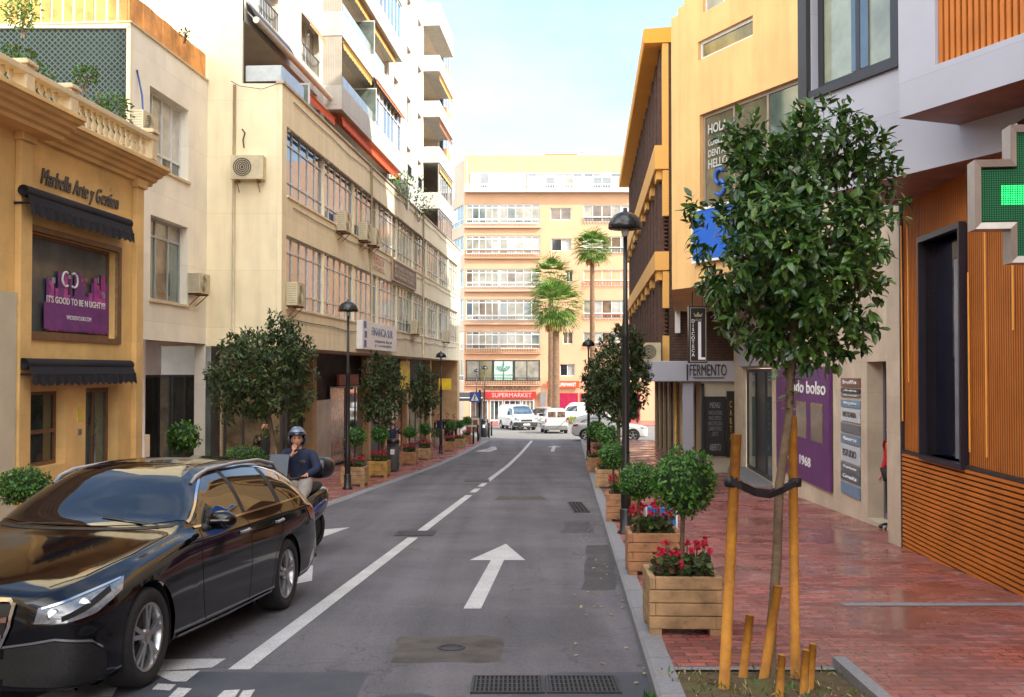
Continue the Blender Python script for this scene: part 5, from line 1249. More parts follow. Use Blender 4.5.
    def patch(s, name, top, bot, d, mat, off=.004, nu=16, nv=5, parent=None, mirror=True):
        d = Vector(d).normalized(); o = None
        def along(P, t):
            L = [0]; 
            for a, b in zip(P, P[1:]): L.append(L[-1]+(Vector(b)-Vector(a)).length)
            q = t*L[-1]
            for i in range(len(P)-1):
                if q <= L[i+1]+1e-9: return Vector(P[i]).lerp(Vector(P[i+1]), (q-L[i])/max(1e-9, L[i+1]-L[i]))
            return Vector(P[-1])
        for sg in ((1, -1) if mirror else (1,)):
            B = BM(); rows = []
            for j in range(nv+1):
                r = []
                for i in range(nu+1):
                    p = along(bot, i/nu).lerp(along(top, i/nu), j/nv); dd = Vector(d)
                    hit = s.full.ray_cast(p-dd*2.5, dd)
                    q = hit[0]+(-dd if hit[1].dot(dd) > 0 else hit[1] if hit[1].dot(dd) < 0 else -dd)*off if hit[0] else p
                    r.append(B.verts.new((q.x, sg*q.y, q.z)))
                rows.append(r)
            for a, b in zip(rows, rows[1:]):
                for i in range(nu):
                    f = B.faces.new([a[i], a[i+1], b[i+1], b[i]] if sg == 1 else [a[i+1], a[i], b[i], b[i+1]]); f.smooth = True
            q_ = obj(name, B, mat, parent or s.t); o = o or q_
        return o
    def line(s, name, pts, w, d, mat, off=.006, parent=None, mirror=True, vert=(0, 0, 1), nu=20):
        v = Vector(vert)*w/2; return s.patch(name, [Vector(p)+v for p in pts], [Vector(p)-v for p in pts], d, mat, off, nu, 1, parent, mirror)
    def place(s, x, y, heading, z=None):
        s.t.location = (x, y, gz(y) if z is None else z); hd = math.atan2(heading[1], heading[0])
        sl = (gz(y+1)-gz(y-1))/2; h = Vector(heading).normalized()
        s.t.rotation_euler = (math.atan(sl*h.x), -math.atan(sl*h.y), hd)

# ---- black estate
BLK = M('black car paint', (.002, .002, .004), .06, .1, 3, coat=.15, ior=1.45)
K = [(2.31, .19, .54, .60, .44, .63, .30), (2.29, .165, .70, .64, .56, .69, .40), (2.22, .15, .81, .68, .70, .745, .50), (2.08, .14, .875, .715, .745, .79, .58), (1.85, .14, .905, .76, .80, .835, .63), (1.47, .15, .92, .83, .845, .895, .68), (1.1, .18, .924, .885, .86, .945, .70), (.80, .18, .925, .925, .868, .985, .71),
     (.68, .18, .926, .93, .87, 1.02, .71), (.30, .18, .926, .94, .87, 1.24, .66), (-.02, .18, .926, .95, .872, 1.395, .585), (-.25, .18, .926, .953, .872, 1.445, .565), (-.7, .18, .926, .96, .872, 1.468, .565), (-1.3, .18, .926, .972, .87, 1.462, .56), (-1.8, .19, .922, .985, .86, 1.425, .55), (-2.15, .20, .91, .99, .84, 1.36, .535), (-2.33, .23, .895, .985, .82, 1.28, .53), (-2.5, .27, .87, .93, .79, 1.03, .60), (-2.58, .32, .83, .82, .77, .88, .62), (-2.62, .38, .78, .72, .70, .76, .60)]
car = Car('estate_car', 'black estate car with silver roof rails driving towards the camera in the left lane', K, (1.47, -1.47), .338, BLK, tw=.235, step=.025, half=52)
SD = (0, -1, 0)
belt = lambda x: .995+.0+(.50-x)*.018
gtop = pchip([-2.2, -2.02, -1.7, -1.3, -.6, -.2, .1, .40, .55], [1.06, 1.20, 1.305, 1.365, 1.385, 1.365, 1.26, 1.10, 1.015])
def glass(x0, x1, n=14):
    xs = [x0+(x1-x0)*i/n for i in range(n+1)]
    return [(x, 1, max(gtop(x), belt(x)+.006)) for x in xs], [(x, 1, belt(x)) for x in xs]
for nm, a, b in (('front_side_window', .53, -.43), ('rear_side_window', -.47, -1.33), ('quarter_window', -1.40, -2.13)):
    t_, b_ = glass(a, b); car.patch(nm, t_, b_, SD, CGL, .004, 18, 6)
car.patch('window_pillar', [(-.41, 1, 1.375), (-.49, 1, 1.378)], [(-.41, 1, 1.0), (-.49, 1, 1.0)], SD, PLAST, .0045, 2, 8); car.patch('window_pillar', [(-1.31, 1, 1.36), (-1.42, 1, 1.34)], [(-1.31, 1, 1.02), (-1.42, 1, 1.02)], SD, PLAST, .0045, 2, 8)
xs = [.56-i*.09 for i in range(31)]
car.line('window_chrome', [(x, 1, belt(x)-.006) for x in xs], .016, SD, CHROME, .008)
xs = [.57-i*.055 for i in range(51)]
car.line('window_chrome', [(x, 1, max(gtop(max(x, -2.2)), belt(x))+.013) for x in xs], .015, SD, CHROME, .008, nu=60)
DN = (0, 0, -1)
yy = [-1, -.75, -.5, -.25, 0, .25, .5, .75, 1]
car.patch('windscreen', [(.00-.10*abs(v)**2.2, .60*v, 2) for v in yy], [(.76-.22*v*v, .80*v, 2) for v in yy], DN, CGL, .004, 28, 12, mirror=False)
car.patch('roof_glass', [(-1.15, .46*v, 2) for v in yy], [(-.22-.03*v*v, .48*v, 2) for v in yy], DN, CGL, .003, 16, 8, mirror=False)
car.patch('rear_window', [(-2.12, .5*v, 1.3) for v in yy], [(-2.2, .66*v, 1.02) for v in yy], (1, 0, -.02), CGL, .004, 16, 8, mirror=False)
car.line('wiper', [(.70, .6, 2), (.62, .1, 2)], .02, DN, PLAST, .015, mirror=False, vert=(1, 0, 0)); car.line('wiper', [(.75, -.05, 2), (.70, -.55, 2)], .02, DN, PLAST, .015, mirror=False, vert=(1, 0, 0))
car.patch('cowl', [(.80-.17*v*v, .72*v, 2) for v in yy], [(.86-.17*v*v, .70*v, 2) for v in yy], DN, PLAST, .003, 16, 1, mirror=False)
SEAM = M('panel gap', (.001, .001, .001), .9)
for pts in ([(.50, 1, .975), (.60, 1, .80), (.58, 1, .45), (.50, 1, .24)], [(-.46, 1, .985), (-.47, 1, .6), (-.42, 1, .24)], [(-1.34, 1, 1.0), (-1.30, 1, .78), (-1.08, 1, .55), (-1.02, 1, .3)]):
    car.line('door_seam', pts, .008, SD, SEAM, .003, vert=(1, 0, 0), nu=14)
car.line('bonnet_seam', [(.84, .745, 2), (1.4, .735, 2), (1.9, .66, 2), (2.12, .54, 2)], .008, DN, SEAM, .003, vert=(0, 1, 0))
car.line('sill_trim', [(1.02, 1, .255), (0, 1, .245), (-1.0, 1, .255)], .018, SD, CHROME, .012)
DG = Vector((-1, -.75, 0)).normalized()
hl = car.patch('headlight', [(2.22, .52, .665), (2.06, .70, .720), (1.92, .80, .755), (1.76, .87, .785)], [(2.26, .52, .575), (2.18, .68, .580), (2.06, .80, .615), (1.84, .89, .715)], DG, HLM, .006, 20, 8)
LEDW = emis('headlight lamp', (.6, .8, .9), .6)
bm_ = [(2.19, .555, .635), (2.10, .68, .655)]
for (px_, py_, pz_) in ((2.2, .60, .632), (2.08, .745, .678)):
    for sg in (1, -1):
        h_ = car.full.ray_cast(Vector((px_, py_, pz_))-DG*1.5, DG); c_ = h_[0]-DG*.006; bm = BM(); n_ = -DG; a_ = n_.cross(Vector((0, 0, 1))).normalized(); b_ = n_.cross(a_)
        ctr = bm.verts.new(c_+n_*.004); ring = [bm.verts.new(c_+(a_*math.cos(t*PI/10)+b_*math.sin(t*PI/10))*.026) for t in range(20)]
        for t in range(20): bm.faces.new([ctr, ring[t], ring[(t+1) % 20]]).material_index = 0
        tube(bm, [c_+(a_*math.cos(t*PI/10)+b_*math.sin(t*PI/10))*.032 for t in range(21)], .006, 6, 1, False)
        for v in bm.verts: v.co.y *= sg
        obj('headlight_lamp', bm, [LEDW, CHROME], hl)
car.line('light_guide', [(2.20, .53, .662), (2.05, .70, .715), (1.91, .80, .75), (1.79, .86, .775)], .012, DG, CHROME, .011, hl)
car.line('light_guide', [(2.2, .66, .60), (2.08, .77, .66), (1.92, .85, .73)], .03, DG, SEAM, .010, hl)
FR = (-1, 0, 0)
gr = car.patch('grille', [(3, -.40, .69), (3, 0, .705), (3, .40, .69)], [(3, -.34, .42), (3, 0, .41), (3, .34, .42)], FR, PLAST, .006, 16, 8, mirror=False)
for z, w in ((.50, .36), (.60, .39)): car.line('grille_bar', [(3, -w, z), (3, w, z)], .028, FR, CHROME, .03, gr, False)
car.line('grille_surround', [(3, -.41, .68), (3, -.39, .705), (3, 0, .718), (3, .39, .705), (3, .41, .68)], .022, FR, CHROME, .018, gr, False); car.line('grille_surround', [(3, -.415, .69), (3, -.40, .56), (3, -.34, .42)], .022, FR, CHROME, .018, gr, True, vert=(0, 1, 0))
xf = 2.31
bm = BM(); tube(bm, [(xf+.03, .075*math.cos(R(a)), .57+.075*math.sin(R(a))) for a in range(0, 361, 24)], .008, 6)
for a in (90, 210, 330): tube(bm, [(xf+.03, 0, .57), (xf+.03, .072*math.cos(R(a)), .57+.072*math.sin(R(a)))], [.012, .003], 6)
obj('emblem', bm, CHROME, gr)
MESH = M('black honeycomb', (.006, .006, .007), .6, .6, 60, bump=.25, bscale=160)
it = car.patch('air_intake', [(2.3, .36, .42), (2.2, .62, .47), (2.1, .80, .44), (2.0, .86, .36)], [(2.3, .36, .20), (2.2, .62, .19), (2.1, .80, .20), (2.0, .87, .22)], DG, MESH, .006, 16, 6)
car.line('intake_trim', [(2.3, .34, .43), (2.2, .62, .483), (2.1, .80, .455), (2.04, .85, .40)], .014, DG, CHROME, .012, it)
car.patch('lower_grille', [(3, -.5, .36), (3, .5, .36)], [(3, -.5, .24), (3, .5, .24)], FR, MESH, .005, 12, 4, mirror=False)
car.patch('tail_light', [(-2.5, 1, .90), (-2.2, 1, .93)], [(-2.5, 1, .76), (-2.3, 1, .80)], (.7, -.7, 0), TLM, .006, 8, 4)
for x in (-.31, -1.20):
    for sg in (1, -1):
        bm = BM(); y = car.full.ray_cast(Vector((x, 2, .87)), Vector((0, -1, 0)))[0].y+.022
        tube(bm, [(x+.11, sg*(y-.022), .872), (x+.08, sg*y, .873), (x-.08, sg*y, .877), (x-.11, sg*(y-.022), .878)], .013, 8)
        obj('door_handle', bm, CHROME, car.t)
for sg in (1, -1):
    bm = BM(); bmesh.ops.create_uvsphere(bm, u_segments=20, v_segments=12, radius=1)
    for v in bm.verts: v.co = Vector((v.co.x*.085*(1.1 if v.co.x > 0 else .55), v.co.y*.125, v.co.z*.075))+Vector((.50, sg*1.025, 1.045))
    o = obj('mirror', bm, BLK, car.t, True); 
    bm = BM(); tube(bm, [(.52, sg*.88, .985), (.52, sg*.97, 1.0)], [.035, .03], 8); bmesh.ops.create_uvsphere(bm, u_segments=8, v_segments=6, radius=.001); obj('mirror_foot', bm, PLAST, o)
    bm = BM(); obox(bm, (.585, sg*1.045, 1.05), (.006, -.004*sg, 0), (-.01, sg*.07, 0), (0, 0, .006)); obj('mirror_trim', bm, CHROME, o)
for sg in (1, -1):
    pts = []
    for x, dz_ in ((.12, .0), (.02, .03), (-.2, .045), (-.8, .05), (-1.5, .05), (-1.95, .045), (-2.08, .0)):
        y = .60 if x > -1.5 else .575; z = car.full.ray_cast(Vector((x, y, 3)), Vector((0, 0, -1)))[0].z
        pts.append((x, sg*(y+.0), z+dz_))
    bm = BM(); tube(bm, catm3(pts) if False else pts, .018, 8); obj('roof_rail', bm, M('satin rail', (.5, .5, .5), .3, .05, 4, metal=.8), car.t, True)
car.place(-3.24, 8.83, (-.33, -2.95))

# ---- white suv on the cross street
WPT = M('white car paint', (.50, .50, .49), .25, .03, 3, coat=.6)
Ks = [(2.30, .30, .5, .70, .46, .74, .32), (2.24, .26, .74, .76, .68, .82, .48), (2.05, .24, .87, .83, .79, .90, .60), (1.45, .24, .95, .93, .87, 1.0, .70), (.95, .24, .955, 1.0, .88, 1.06, .72), (.55, .24, .955, 1.03, .88, 1.24, .70), (.10, .24, .955, 1.05, .88, 1.50, .62), (-.3, .24, .955, 1.06, .88, 1.60, .60), (-1.0, .24, .955, 1.08, .88, 1.62, .60), (-1.6, .26, .95, 1.1, .87, 1.55, .58), (-2.0, .28, .93, 1.1, .85, 1.40, .56), (-2.2, .34, .90, 1.02, .82, 1.12, .62), (-2.3, .45, .83, .85, .75, .90, .6)]
suv = Car('suv_car', 'white sport utility car standing across the sunlit junction, half hidden by the right kerb trees', Ks, (1.42, -1.42), .36, WPT, step=.05, half=36)
g2 = pchip([-2.0, -1.6, -1.0, -.3, .1, .5, .8], [1.20, 1.40, 1.50, 1.50, 1.42, 1.24, 1.10])
for a, b in ((.72, -.35), (-.40, -1.2), (-1.25, -1.95)):
    xs = [a+(b-a)*i/10 for i in range(11)]; suv.patch('side_window', [(x, 1, max(g2(x), 1.13)) for x in xs], [(x, 1, 1.11) for x in xs], SD, CGL, .006, 12, 4)
suv.patch('windscreen', [(.12, .55*v, 2) for v in yy], [(.85-.12*v*v, .70*v, 2) for v in yy], DN, CGL, .005, 12, 6, mirror=False)
suv.patch('headlight', [(2.1, .55, .80), (1.8, .85, .88)], [(2.2, .55, .70), (1.9, .88, .76)], DG, HLM, .006, 8, 4); suv.patch('tail_light', [(-2.3, 1, 1.0), (-1.95, 1, 1.02)], [(-2.3, 1, .88), (-2.0, 1, .90)], (.7, -.7, 0), TLM, .006, 8, 3)
suv.line('sill_trim', [(1.0, 1, .33), (-1.0, 1, .33)], .12, SD, PLAST, .006); suv.line('door_seam', [(-.37, 1, 1.08), (-.37, 1, .4)], .015, SD, SEAM, .004, vert=(1, 0, 0))
suv.place(6.0, 64.5, (1, -.12))

# ---- white delivery van facing the camera
Kv = [(2.45, .34, .60, .78, .55, .86, .45), (2.40, .28, .82, .84, .74, .94, .60), (2.2, .26, .94, .92, .86, 1.04, .70), (1.85, .26, .96, 1.02, .90, 1.16, .76), (1.55, .26, .97, 1.08, .92, 1.30, .78), (1.15, .26, .975, 1.12, .93, 1.72, .72), (.85, .26, .975, 1.14, .935, 1.90, .72), (.4, .26, .975, 1.15, .94, 1.96, .76), (-2.3, .28, .975, 1.15, .94, 1.96, .78), (-2.5, .34, .95, 1.12, .92, 1.90, .74)]
van = Car('delivery_van', 'white delivery van with black front bumper facing the camera on the sunlit junction', Kv, (1.52, -1.45), .34, WPT, step=.05, half=36)
van.patch('windscreen', [(.95, .66*v, 2.5) for v in yy], [(1.66-.10*v*v, .80*v, 2.5) for v in yy], DN, M('van windscreen', (.03, .06, .10), .03, .3, 2, ior=1.9), .006, 14, 8, mirror=False)
van.patch('side_window', [(1.05, 1, 1.62), (.75, 1, 1.70), (.30, 1, 1.70)], [(1.42, 1, 1.20), (.9, 1, 1.18), (.30, 1, 1.18)], SD, CGL, .006, 10, 5)
van.patch('front_bumper', [(3, v*.92, .66) for v in yy], [(3, v*.92, .30) for v in yy], FR, PLAST, .012, 20, 5, mirror=False)
van.patch('front_bumper', [(2.3, .8, .64), (2.0, .95, .60)], [(2.3, .8, .3), (2.0, .95, .30)], DG, PLAST, .012, 6, 4)
van.patch('grille', [(3, v*.46, .88) for v in yy], [(3, v*.46, .70) for v in yy], FR, PLAST, .012, 12, 4, mirror=False)
van.patch('headlight', [(2.35, .58, .93), (2.1, .86, 1.02)], [(2.4, .56, .76), (2.2, .9, .80)], DG, HLM, .012, 8, 5)
van.patch('number_plate', [(3, -.26, .53), (3, .26, .53)], [(3, -.26, .42), (3, .26, .42)], FR, WHITE, .025, 4, 2, mirror=False)
van.line('side_seam', [(.22, 1, 1.7), (.22, 1, .4)], .015, SD, SEAM, .004, vert=(1, 0, 0)); van.line('side_seam', [(-.1, 1, .95), (-2.0, 1, .95)], .03, SD, M('grey rail', (.3, .3, .3), .5), .006)
van.patch('side_mark', [(.9, 1, .95), (.45, 1, .95)], [(.85, 1, .82), (.45, 1, .82)], SD, GREY, .006, 4, 2)
for sg in (1, -1):
    bm = BM(); box(bm, 1.2, 1.32, sg*1.02, sg*1.20, 1.18, 1.48); bevel(obj('mirror', bm, PLAST, van.t), .02)
vx = W(519, 430, 82).x; van.place(vx-.1, 84.2, (.30, -1)); 

# ---- small white van seen from behind
Kc = [(2.05, .3, .6, .70, .5, .78, .4), (1.95, .26, .80, .78, .7, .88, .55), (1.4, .24, .84, .92, .76, 1.02, .62), (1.0, .24, .845, .98, .78, 1.18, .66), (.5, .24, .845, 1.0, .79, 1.62, .60), (.2, .24, .845, 1.0, .79, 1.76, .60), (-.6, .24, .845, 1.0, .80, 1.80, .64), (-1.85, .26, .845, 1.0, .80, 1.78, .66), (-2.0, .30, .83, .98, .79, 1.66, .64), (-2.06, .36, .80, .95, .77, 1.10, .70)]
cv = Car('small_van', 'small white van seen from behind with two papered rear windows and red tail lights', Kc, (1.3, -1.35), .31, WPT, step=.05, half=36)
RW = (1, 0, 0)
for sg in (-1, 1): cv.patch('rear_window', [(-3, sg*.34-.28, 1.58), (-3, sg*.34+.28, 1.58)], [(-3, sg*.34-.29, 1.16), (-3, sg*.34+.29, 1.16)], RW, M('papered glass', (.12, .08, .06), .1, .9, 5, ior=1.6), .008, 8, 5, mirror=False)
cv.patch('tail_light', [(-3, .70, 1.12), (-3, .79, 1.12)], [(-3, .72, .80), (-3, .81, .80)], RW, TLM, .02, 3, 5)
cv.patch('rear_bumper', [(-3, v*.78, .58) for v in yy], [(-3, v*.78, .36) for v in yy], RW, M('grey bumper', (.14, .14, .14), .6), .03, 12, 3, mirror=False)
cv.line('door_seam', [(-3, 0, 1.7), (-3, 0, .6)], .012, RW, SEAM, .008, mirror=False, vert=(0, 1, 0))
cv.patch('number_plate', [(-3, -.26, 1.04), (-3, .26, 1.04)], [(-3, -.26, .93), (-3, .26, .93)], RW, M('plate', (.5, .48, .40), .5), .012, 4, 2, mirror=False)
cv.patch('side_window', [(1.0, 1, 1.2), (.6, 1, 1.55), (.1, 1, 1.6)], [(1.1, 1, 1.08), (.6, 1, 1.06), (.1, 1, 1.06)], SD, CGL, .006, 8, 4)
bm = BM(); tube(bm, [(-1.2, .1, 1.79), (-1.1, .35, 1.86), (-1.2, -.3, 1.83)], .02, 6); box(bm, -1.7, -.2, -.5, -.46, 1.8, 1.84); obj('roof_bar', bm, GREY, cv.t)
cv.place(W(553.5, 430, 75).x+.1, 77.0, (-.06, 1))
# ---- van parked beyond the flower bed, side on; and a silver car behind
Kb = Kv
v3 = Car('parked_van', 'plain white van parked side on beyond the shrub bed and the palm trunk', Kv, (1.52, -1.45), .34, M('off white paint', (.6, .6, .6), .4), step=.08, half=28)
v3.patch('windscreen', [(.95, .66*v, 2.5) for v in yy], [(1.66-.10*v*v, .80*v, 2.5) for v in yy], DN, CGL, .006, 8, 5, mirror=False); v3.patch('side_window', [(1.05, 1, 1.62), (.30, 1, 1.70)], [(1.42, 1, 1.20), (.30, 1, 1.18)], SD, CGL, .006, 8, 4)
v3.place(W(577, 420, 93.5).x+.3, 93.8, (-1, .02))
sc = Car('parked_car', 'silver car partly hidden between the white delivery van and the palm', Ks, (1.42, -1.42), .36, M('silver paint', (.45, .46, .48), .3, metal=.5), step=.08, half=28)
sc.patch('windscreen', [(.12, .55*v, 2) for v in yy], [(.85-.12*v*v, .70*v, 2) for v in yy], DN, CGL, .005, 8, 4, mirror=False)
sc.patch('headlight', [(2.1, .55, .80), (1.8, .85, .88)], [(2.2, .55, .70), (1.9, .88, .76)], DG, HLM, .006, 8, 4)
sc.place(W(541, 420, 91).x, 91, (-.5, -1))
# ================================================================ VEGETATION
def leafmesh(name, leaves, mats, parent=None, kind='leaf'):
    "leaves: (centre, direction, normal, length, width, material index)"
    V, Fc, MI = [], [], []
    for c, d, nrm, L, w, mi in leaves:
        d = d.normalized(); s = d.cross(nrm)
        if s.length < 1e-3: s = d.orthogonal()
        s.normalize(); up = s.cross(d).normalized(); b = len(V)
        if kind == 'leaf':
            V += [c, c+d*L*.38+s*w*.5+up*w*.12, c+d*L*.38-s*w*.5+up*w*.12, c+d*L*.75+s*w*.36+up*w*.02-up*L*.03, c+d*L*.75-s*w*.36+up*w*.02-up*L*.03, c+d*L-up*L*.12, c+d*L*.4, c+d*L*.76-up*L*.05]
            Fc += [(b, b+1, b+6), (b, b+6, b+2), (b+1, b+3, b+7, b+6), (b+6, b+7, b+4, b+2), (b+3, b+5, b+7), (b+7, b+5, b+4)]; MI += [mi]*6
        else:
            V += [c, c+d*L*.5+s*w*.5, c+d*L, c+d*L*.5-s*w*.5]; Fc += [(b, b+1, b+2, b+3)]; MI += [mi]
    me = bpy.data.meshes.new(name); me.from_pydata([tuple(v) for v in V], [], Fc)
    for m in mats: me.materials.append(m)
    for p, mi in zip(me.polygons, MI): p.material_index = mi
    o = bpy.data.objects.new(name, me); COL.objects.link(o); o.parent = parent; return o
def rv():
    while True:
        v = Vector((random.uniform(-1, 1), random.uniform(-1, 1), random.uniform(-1, 1)))
        if .05 < v.length < 1: return v
LF1 = leafmat('glossy leaf', (.016, .055, .014), (.085, .17, .03), .28, .12); LF1b = leafmat('glossy leaf light', (.05, .12, .02), (.13, .22, .05), .3, .2)
LF2 = leafmat('dull leaf', (.016, .042, .012), (.06, .10, .022), .5, .15); LF2b = leafmat('olive leaf', (.05, .075, .016), (.12, .14, .035), .5, .2)
BOXL = leafmat('topiary leaf', (.02, .085, .010), (.07, .21, .025), .4, .2); BOXL2 = leafmat('topiary leaf light', (.06, .17, .015), (.14, .30, .04), .4, .25)
BARK = M('bark', (.20, .14, .085), .9, .35, 7, bump=.6, bscale=30, col2=(.10, .065, .04)); BARKD = M('dark bark', (.10, .06, .035), .9, .35, 7, bump=.6, bscale=30)
def tree(label, base, trunk, crown, ncl, per, L, w, mats, group, trad=.04, twr=.35, bark=None, lobes=7, kind='leaf', shape=None, hollow=.45, seed=1, name='street_tree', cat='tree', droop=.25):
    random.seed(seed); bark = bark or BARK
    t = thing(name, label, cat, base, 0, group)
    cc = Vector(crown[0]); cr = Vector(crown[1])
    pts = [Vector(p) for p in trunk]; top = pts[-1]
    bm = BM(); n = len(pts); tube(bm, pts, [trad*(1-.35*i/(n-1)) for i in range(n)], 10); 
    obj('trunk', bm, bark, t, True)
    lob = []
    for i in range(lobes):
        v = rv().normalized(); lob.append((cc+Vector((v.x*cr.x*.5, v.y*cr.y*.5, v.z*cr.z*.55)), random.uniform(.42, .62)))
    cl = []
    while len(cl) < ncl:
        v = rv(); 
        if v.length < hollow*random.random()**.5: continue
        p = cc+Vector((v.x*cr.x, v.y*cr.y, v.z*cr.z))
        if shape:
            f = shape((p.z-cc.z)/cr.z); q = Vector((p.x-cc.x, p.y-cc.y)); 
            if q.length > f*cr.x: continue
        nn = noise.noise(p*1.9/cr.x*.8+Vector((seed, 0, 0)))
        if v.length > .93: continue
        if v.length > .66 and nn < -.2+.25*(v.length-.66): continue
        if noise.noise(p*4.5/cr.x+Vector((0, seed, 0))) < -.3: continue
        cl.append(p)
    leaves = []
    for p in cl:
        out = (p-cc+Vector((0, 0, .1))).normalized(); ax = (out+rv()*.5).normalized()
        for k in range(per):
            d = (ax*.5+rv().normalized()*.9+Vector((0, 0, -droop))).normalized(); c = p+ax*random.uniform(-.5, .5)*L+rv()*L*.25
            nrm = (Vector((0, 0, 1))+out*.6+rv()*.6).normalized(); s = random.uniform(.5, 1.2)
            leaves.append((c, d, nrm, L*s, w*s, 1 if random.random() < .22 else 0))
    leafmesh('crown', leaves, mats, t, kind)
    bm = BM(); s0 = pts[-1]
    nb = min(60, ncl//6)
    for p in random.sample(cl, nb):
        a = top.lerp(pts[-2], random.random()*.4) if n > 2 else top; h = random.random()*.6
        a2 = Vector((cc.x, cc.y, 0)).lerp(Vector((a.x, a.y, 0)), .5); a2.z = a.z+(cc.z+cr.z*.5-a.z)*h
        mid = a2.lerp(p, .5)+Vector((0, 0, .06)); tube(bm, [a, a2, mid, p], [trad*twr, trad*twr*.8, trad*twr*.5, trad*.1], 5, cap=False)
    obj('limbs', bm, bark, t, True); return t
gb = gz(6.95)+HK-.02
egg = lambda t: (1-.72*max(0, t)**1.5)*(1-.35*max(0, -t)**2)
f = Vector((1.70, 6.95, gb))
tree('young street tree with glossy dark leaves tied between two orange stakes', f, [(0, 0, -.05), (.01, .01, .35), (.045, 0, .8), (.07, .02, 1.3), (.13, 0, 1.75), (.15, 0, 2.15), (.19, 0, 2.6)], ((.22, 0, 3.02), (.78, .72, 1.02)), 1350, 8, .086, .039, [LF1, LF1b], 'street trees', trad=.036, shape=egg, seed=4, lobes=6)
random.seed(21)
bm_l = []
for k in range(14):
    a = random.uniform(0, 6.28); bm_l.append((Vector((.14, 0, 1.78+.02*k)), Vector((math.cos(a), math.sin(a), random.uniform(-.2, .6))), Vector((0, 0, 1)), .12, .05, 0))
leafmesh('trunk_shoots', bm_l, [LF1], bpy.data.objects['street_tree'])
def street_tree(px, Z, crown_px, label, seed, ncl, side=0, trad=.06, mats=None, L=.11, group='street trees'):
    "crown_px: x0, x1, ytop, ybottom at depth Z"
    b = W(px, 450, Z); z0 = gz(Z)+(.02 if side == 0 else HK); x0, x1 = W(crown_px[0], 400, Z).x, W(crown_px[1], 400, Z).x; zt, zb = W(500, crown_px[2], Z).z, W(500, crown_px[3], Z).z
    c = ((x0+x1)/2-b.x, 0, (zt+zb)/2-z0); r = ((x1-x0)/2*1.06, (x1-x0)/2, (zt-zb)/2*1.05)
    return tree(label, (b.x, Z, z0), [(0, 0, -.05), (.02, 0, c[2]-r[2]*1.0), (c[0]*.5, 0, c[2]-r[2]*.5), (c[0]*.8, 0, c[2])], (c, r), ncl, 8, L, L*.42, mats or [LF2, LF2b], group, trad=trad, seed=seed, shape=lambda t: 1-.35*max(0, t)**2-.25*max(0, -t)**2)
street_tree(272, 20.5, (207, 319, 309, 440), 'broad dark street tree on the left pavement behind the black estate car', 31, 1300, L=.11)
street_tree(382, 33, (356, 406, 352, 428), 'slender street tree on the left pavement right of the nearer left lamp post', 32, 560, trad=.05, L=.13)
street_tree(425, 46, (406, 441, 363, 420), 'small street tree on the left pavement just before the far left lamp post', 33, 420, trad=.05, L=.14)
street_tree(618, 29.5, (590, 652, 322, 425), 'tall dark street tree behind the big right lamp post', 34, 1000, 1, L=.13)
street_tree(599, 41, (580, 616, 352, 418), 'street tree beyond the tall one on the right kerb, its crown merging with it', 35, 520, 1, trad=.05, L=.15)
# palms
PG = leafmat('palm green', (.04, .11, .02), (.19, .28, .05), .45, .25); PD = leafmat('palm dry', (.30, .15, .05), (.5, .30, .12), .8, .2)
def palm(label, px, Z, pyc, rad, nf, trad, dry, seed):
    random.seed(seed); b = W(px, 400, Z); z0 = gz(Z)+.1; H = W(px, pyc, Z).z-z0
    t = thing('palm_tree', label, 'palm tree', (b.x, Z, z0), 0, 'fan palms at the end of the street')
    bm = BM(); pr = [(trad*1.35, 0), (trad*1.1, .5)]+[(trad*(1-.25*i/12)*(1+.03*(i % 2)), .5+(H-.7)*i/12) for i in range(1, 13)]; lathe(bm, pr, n=12); obj('trunk', bm, M('palm trunk', (.20, .12, .065), .9, .35, 5, bump=.6, bscale=8, col2=(.11, .06, .035)), t, True)
    lv = []
    def fan(d, stem, R_, m, sp=1.15):
        d = d.normalized(); s = d.cross(Vector((0, 0, 1)))
        if s.length < .05: s = Vector((1, 0, 0))
        s.normalize(); u = s.cross(d); c0 = Vector((0, 0, H-.2)); c = c0+d*stem
        lv.append((c0, d, u, stem*1.02, .05, m))
        for k in range(15):
            a = -sp+2*sp*k/14; dd = (d*math.cos(a)+s*math.sin(a)+u*random.uniform(-.12, .05)-Vector((0, 0, .12))).normalized(); ln = R_*(1-.25*abs(a)/sp)*random.uniform(.85, 1.05)
            lv.append((c, dd, u, ln*.72, .15, m)); e = c+dd*ln*.66; lv.append((e-dd*.08, (dd-Vector((0, 0, .45))).normalized(), u, ln*.42, .09, m))
    for k in range(nf):
        a = 2.4*k; el = math.asin(1-1.75*(k+.5)/nf); d = Vector((math.cos(a)*math.cos(el), math.sin(a)*math.cos(el), math.sin(el))); fan(d, rad*.5*random.uniform(.8, 1.1), rad*.62, 0)
    for k in range(dry):
        a = random.uniform(0, 6.28); d = Vector((math.cos(a)*.5, math.sin(a)*.5, -1)); fan(d, rad*.35, rad*.5, 1, .5)
    leafmesh('crown', lv, [PG, PD], t, 'blade')
palm('thick fan palm rising between the vans, brown dry fronds hanging under its crown', 556, 90, 304, 2.9, 60, .33, 26, 41)
palm('tallest thin fan palm standing right of the others before the peach block', 592.5, 93, 246, 2.1, 48, .25, 12, 42)
palm('fan palm whose crown shows just above the nearer palm with the dry skirt', 551, 96, 275, 2.4, 36, .28, 8, 43)
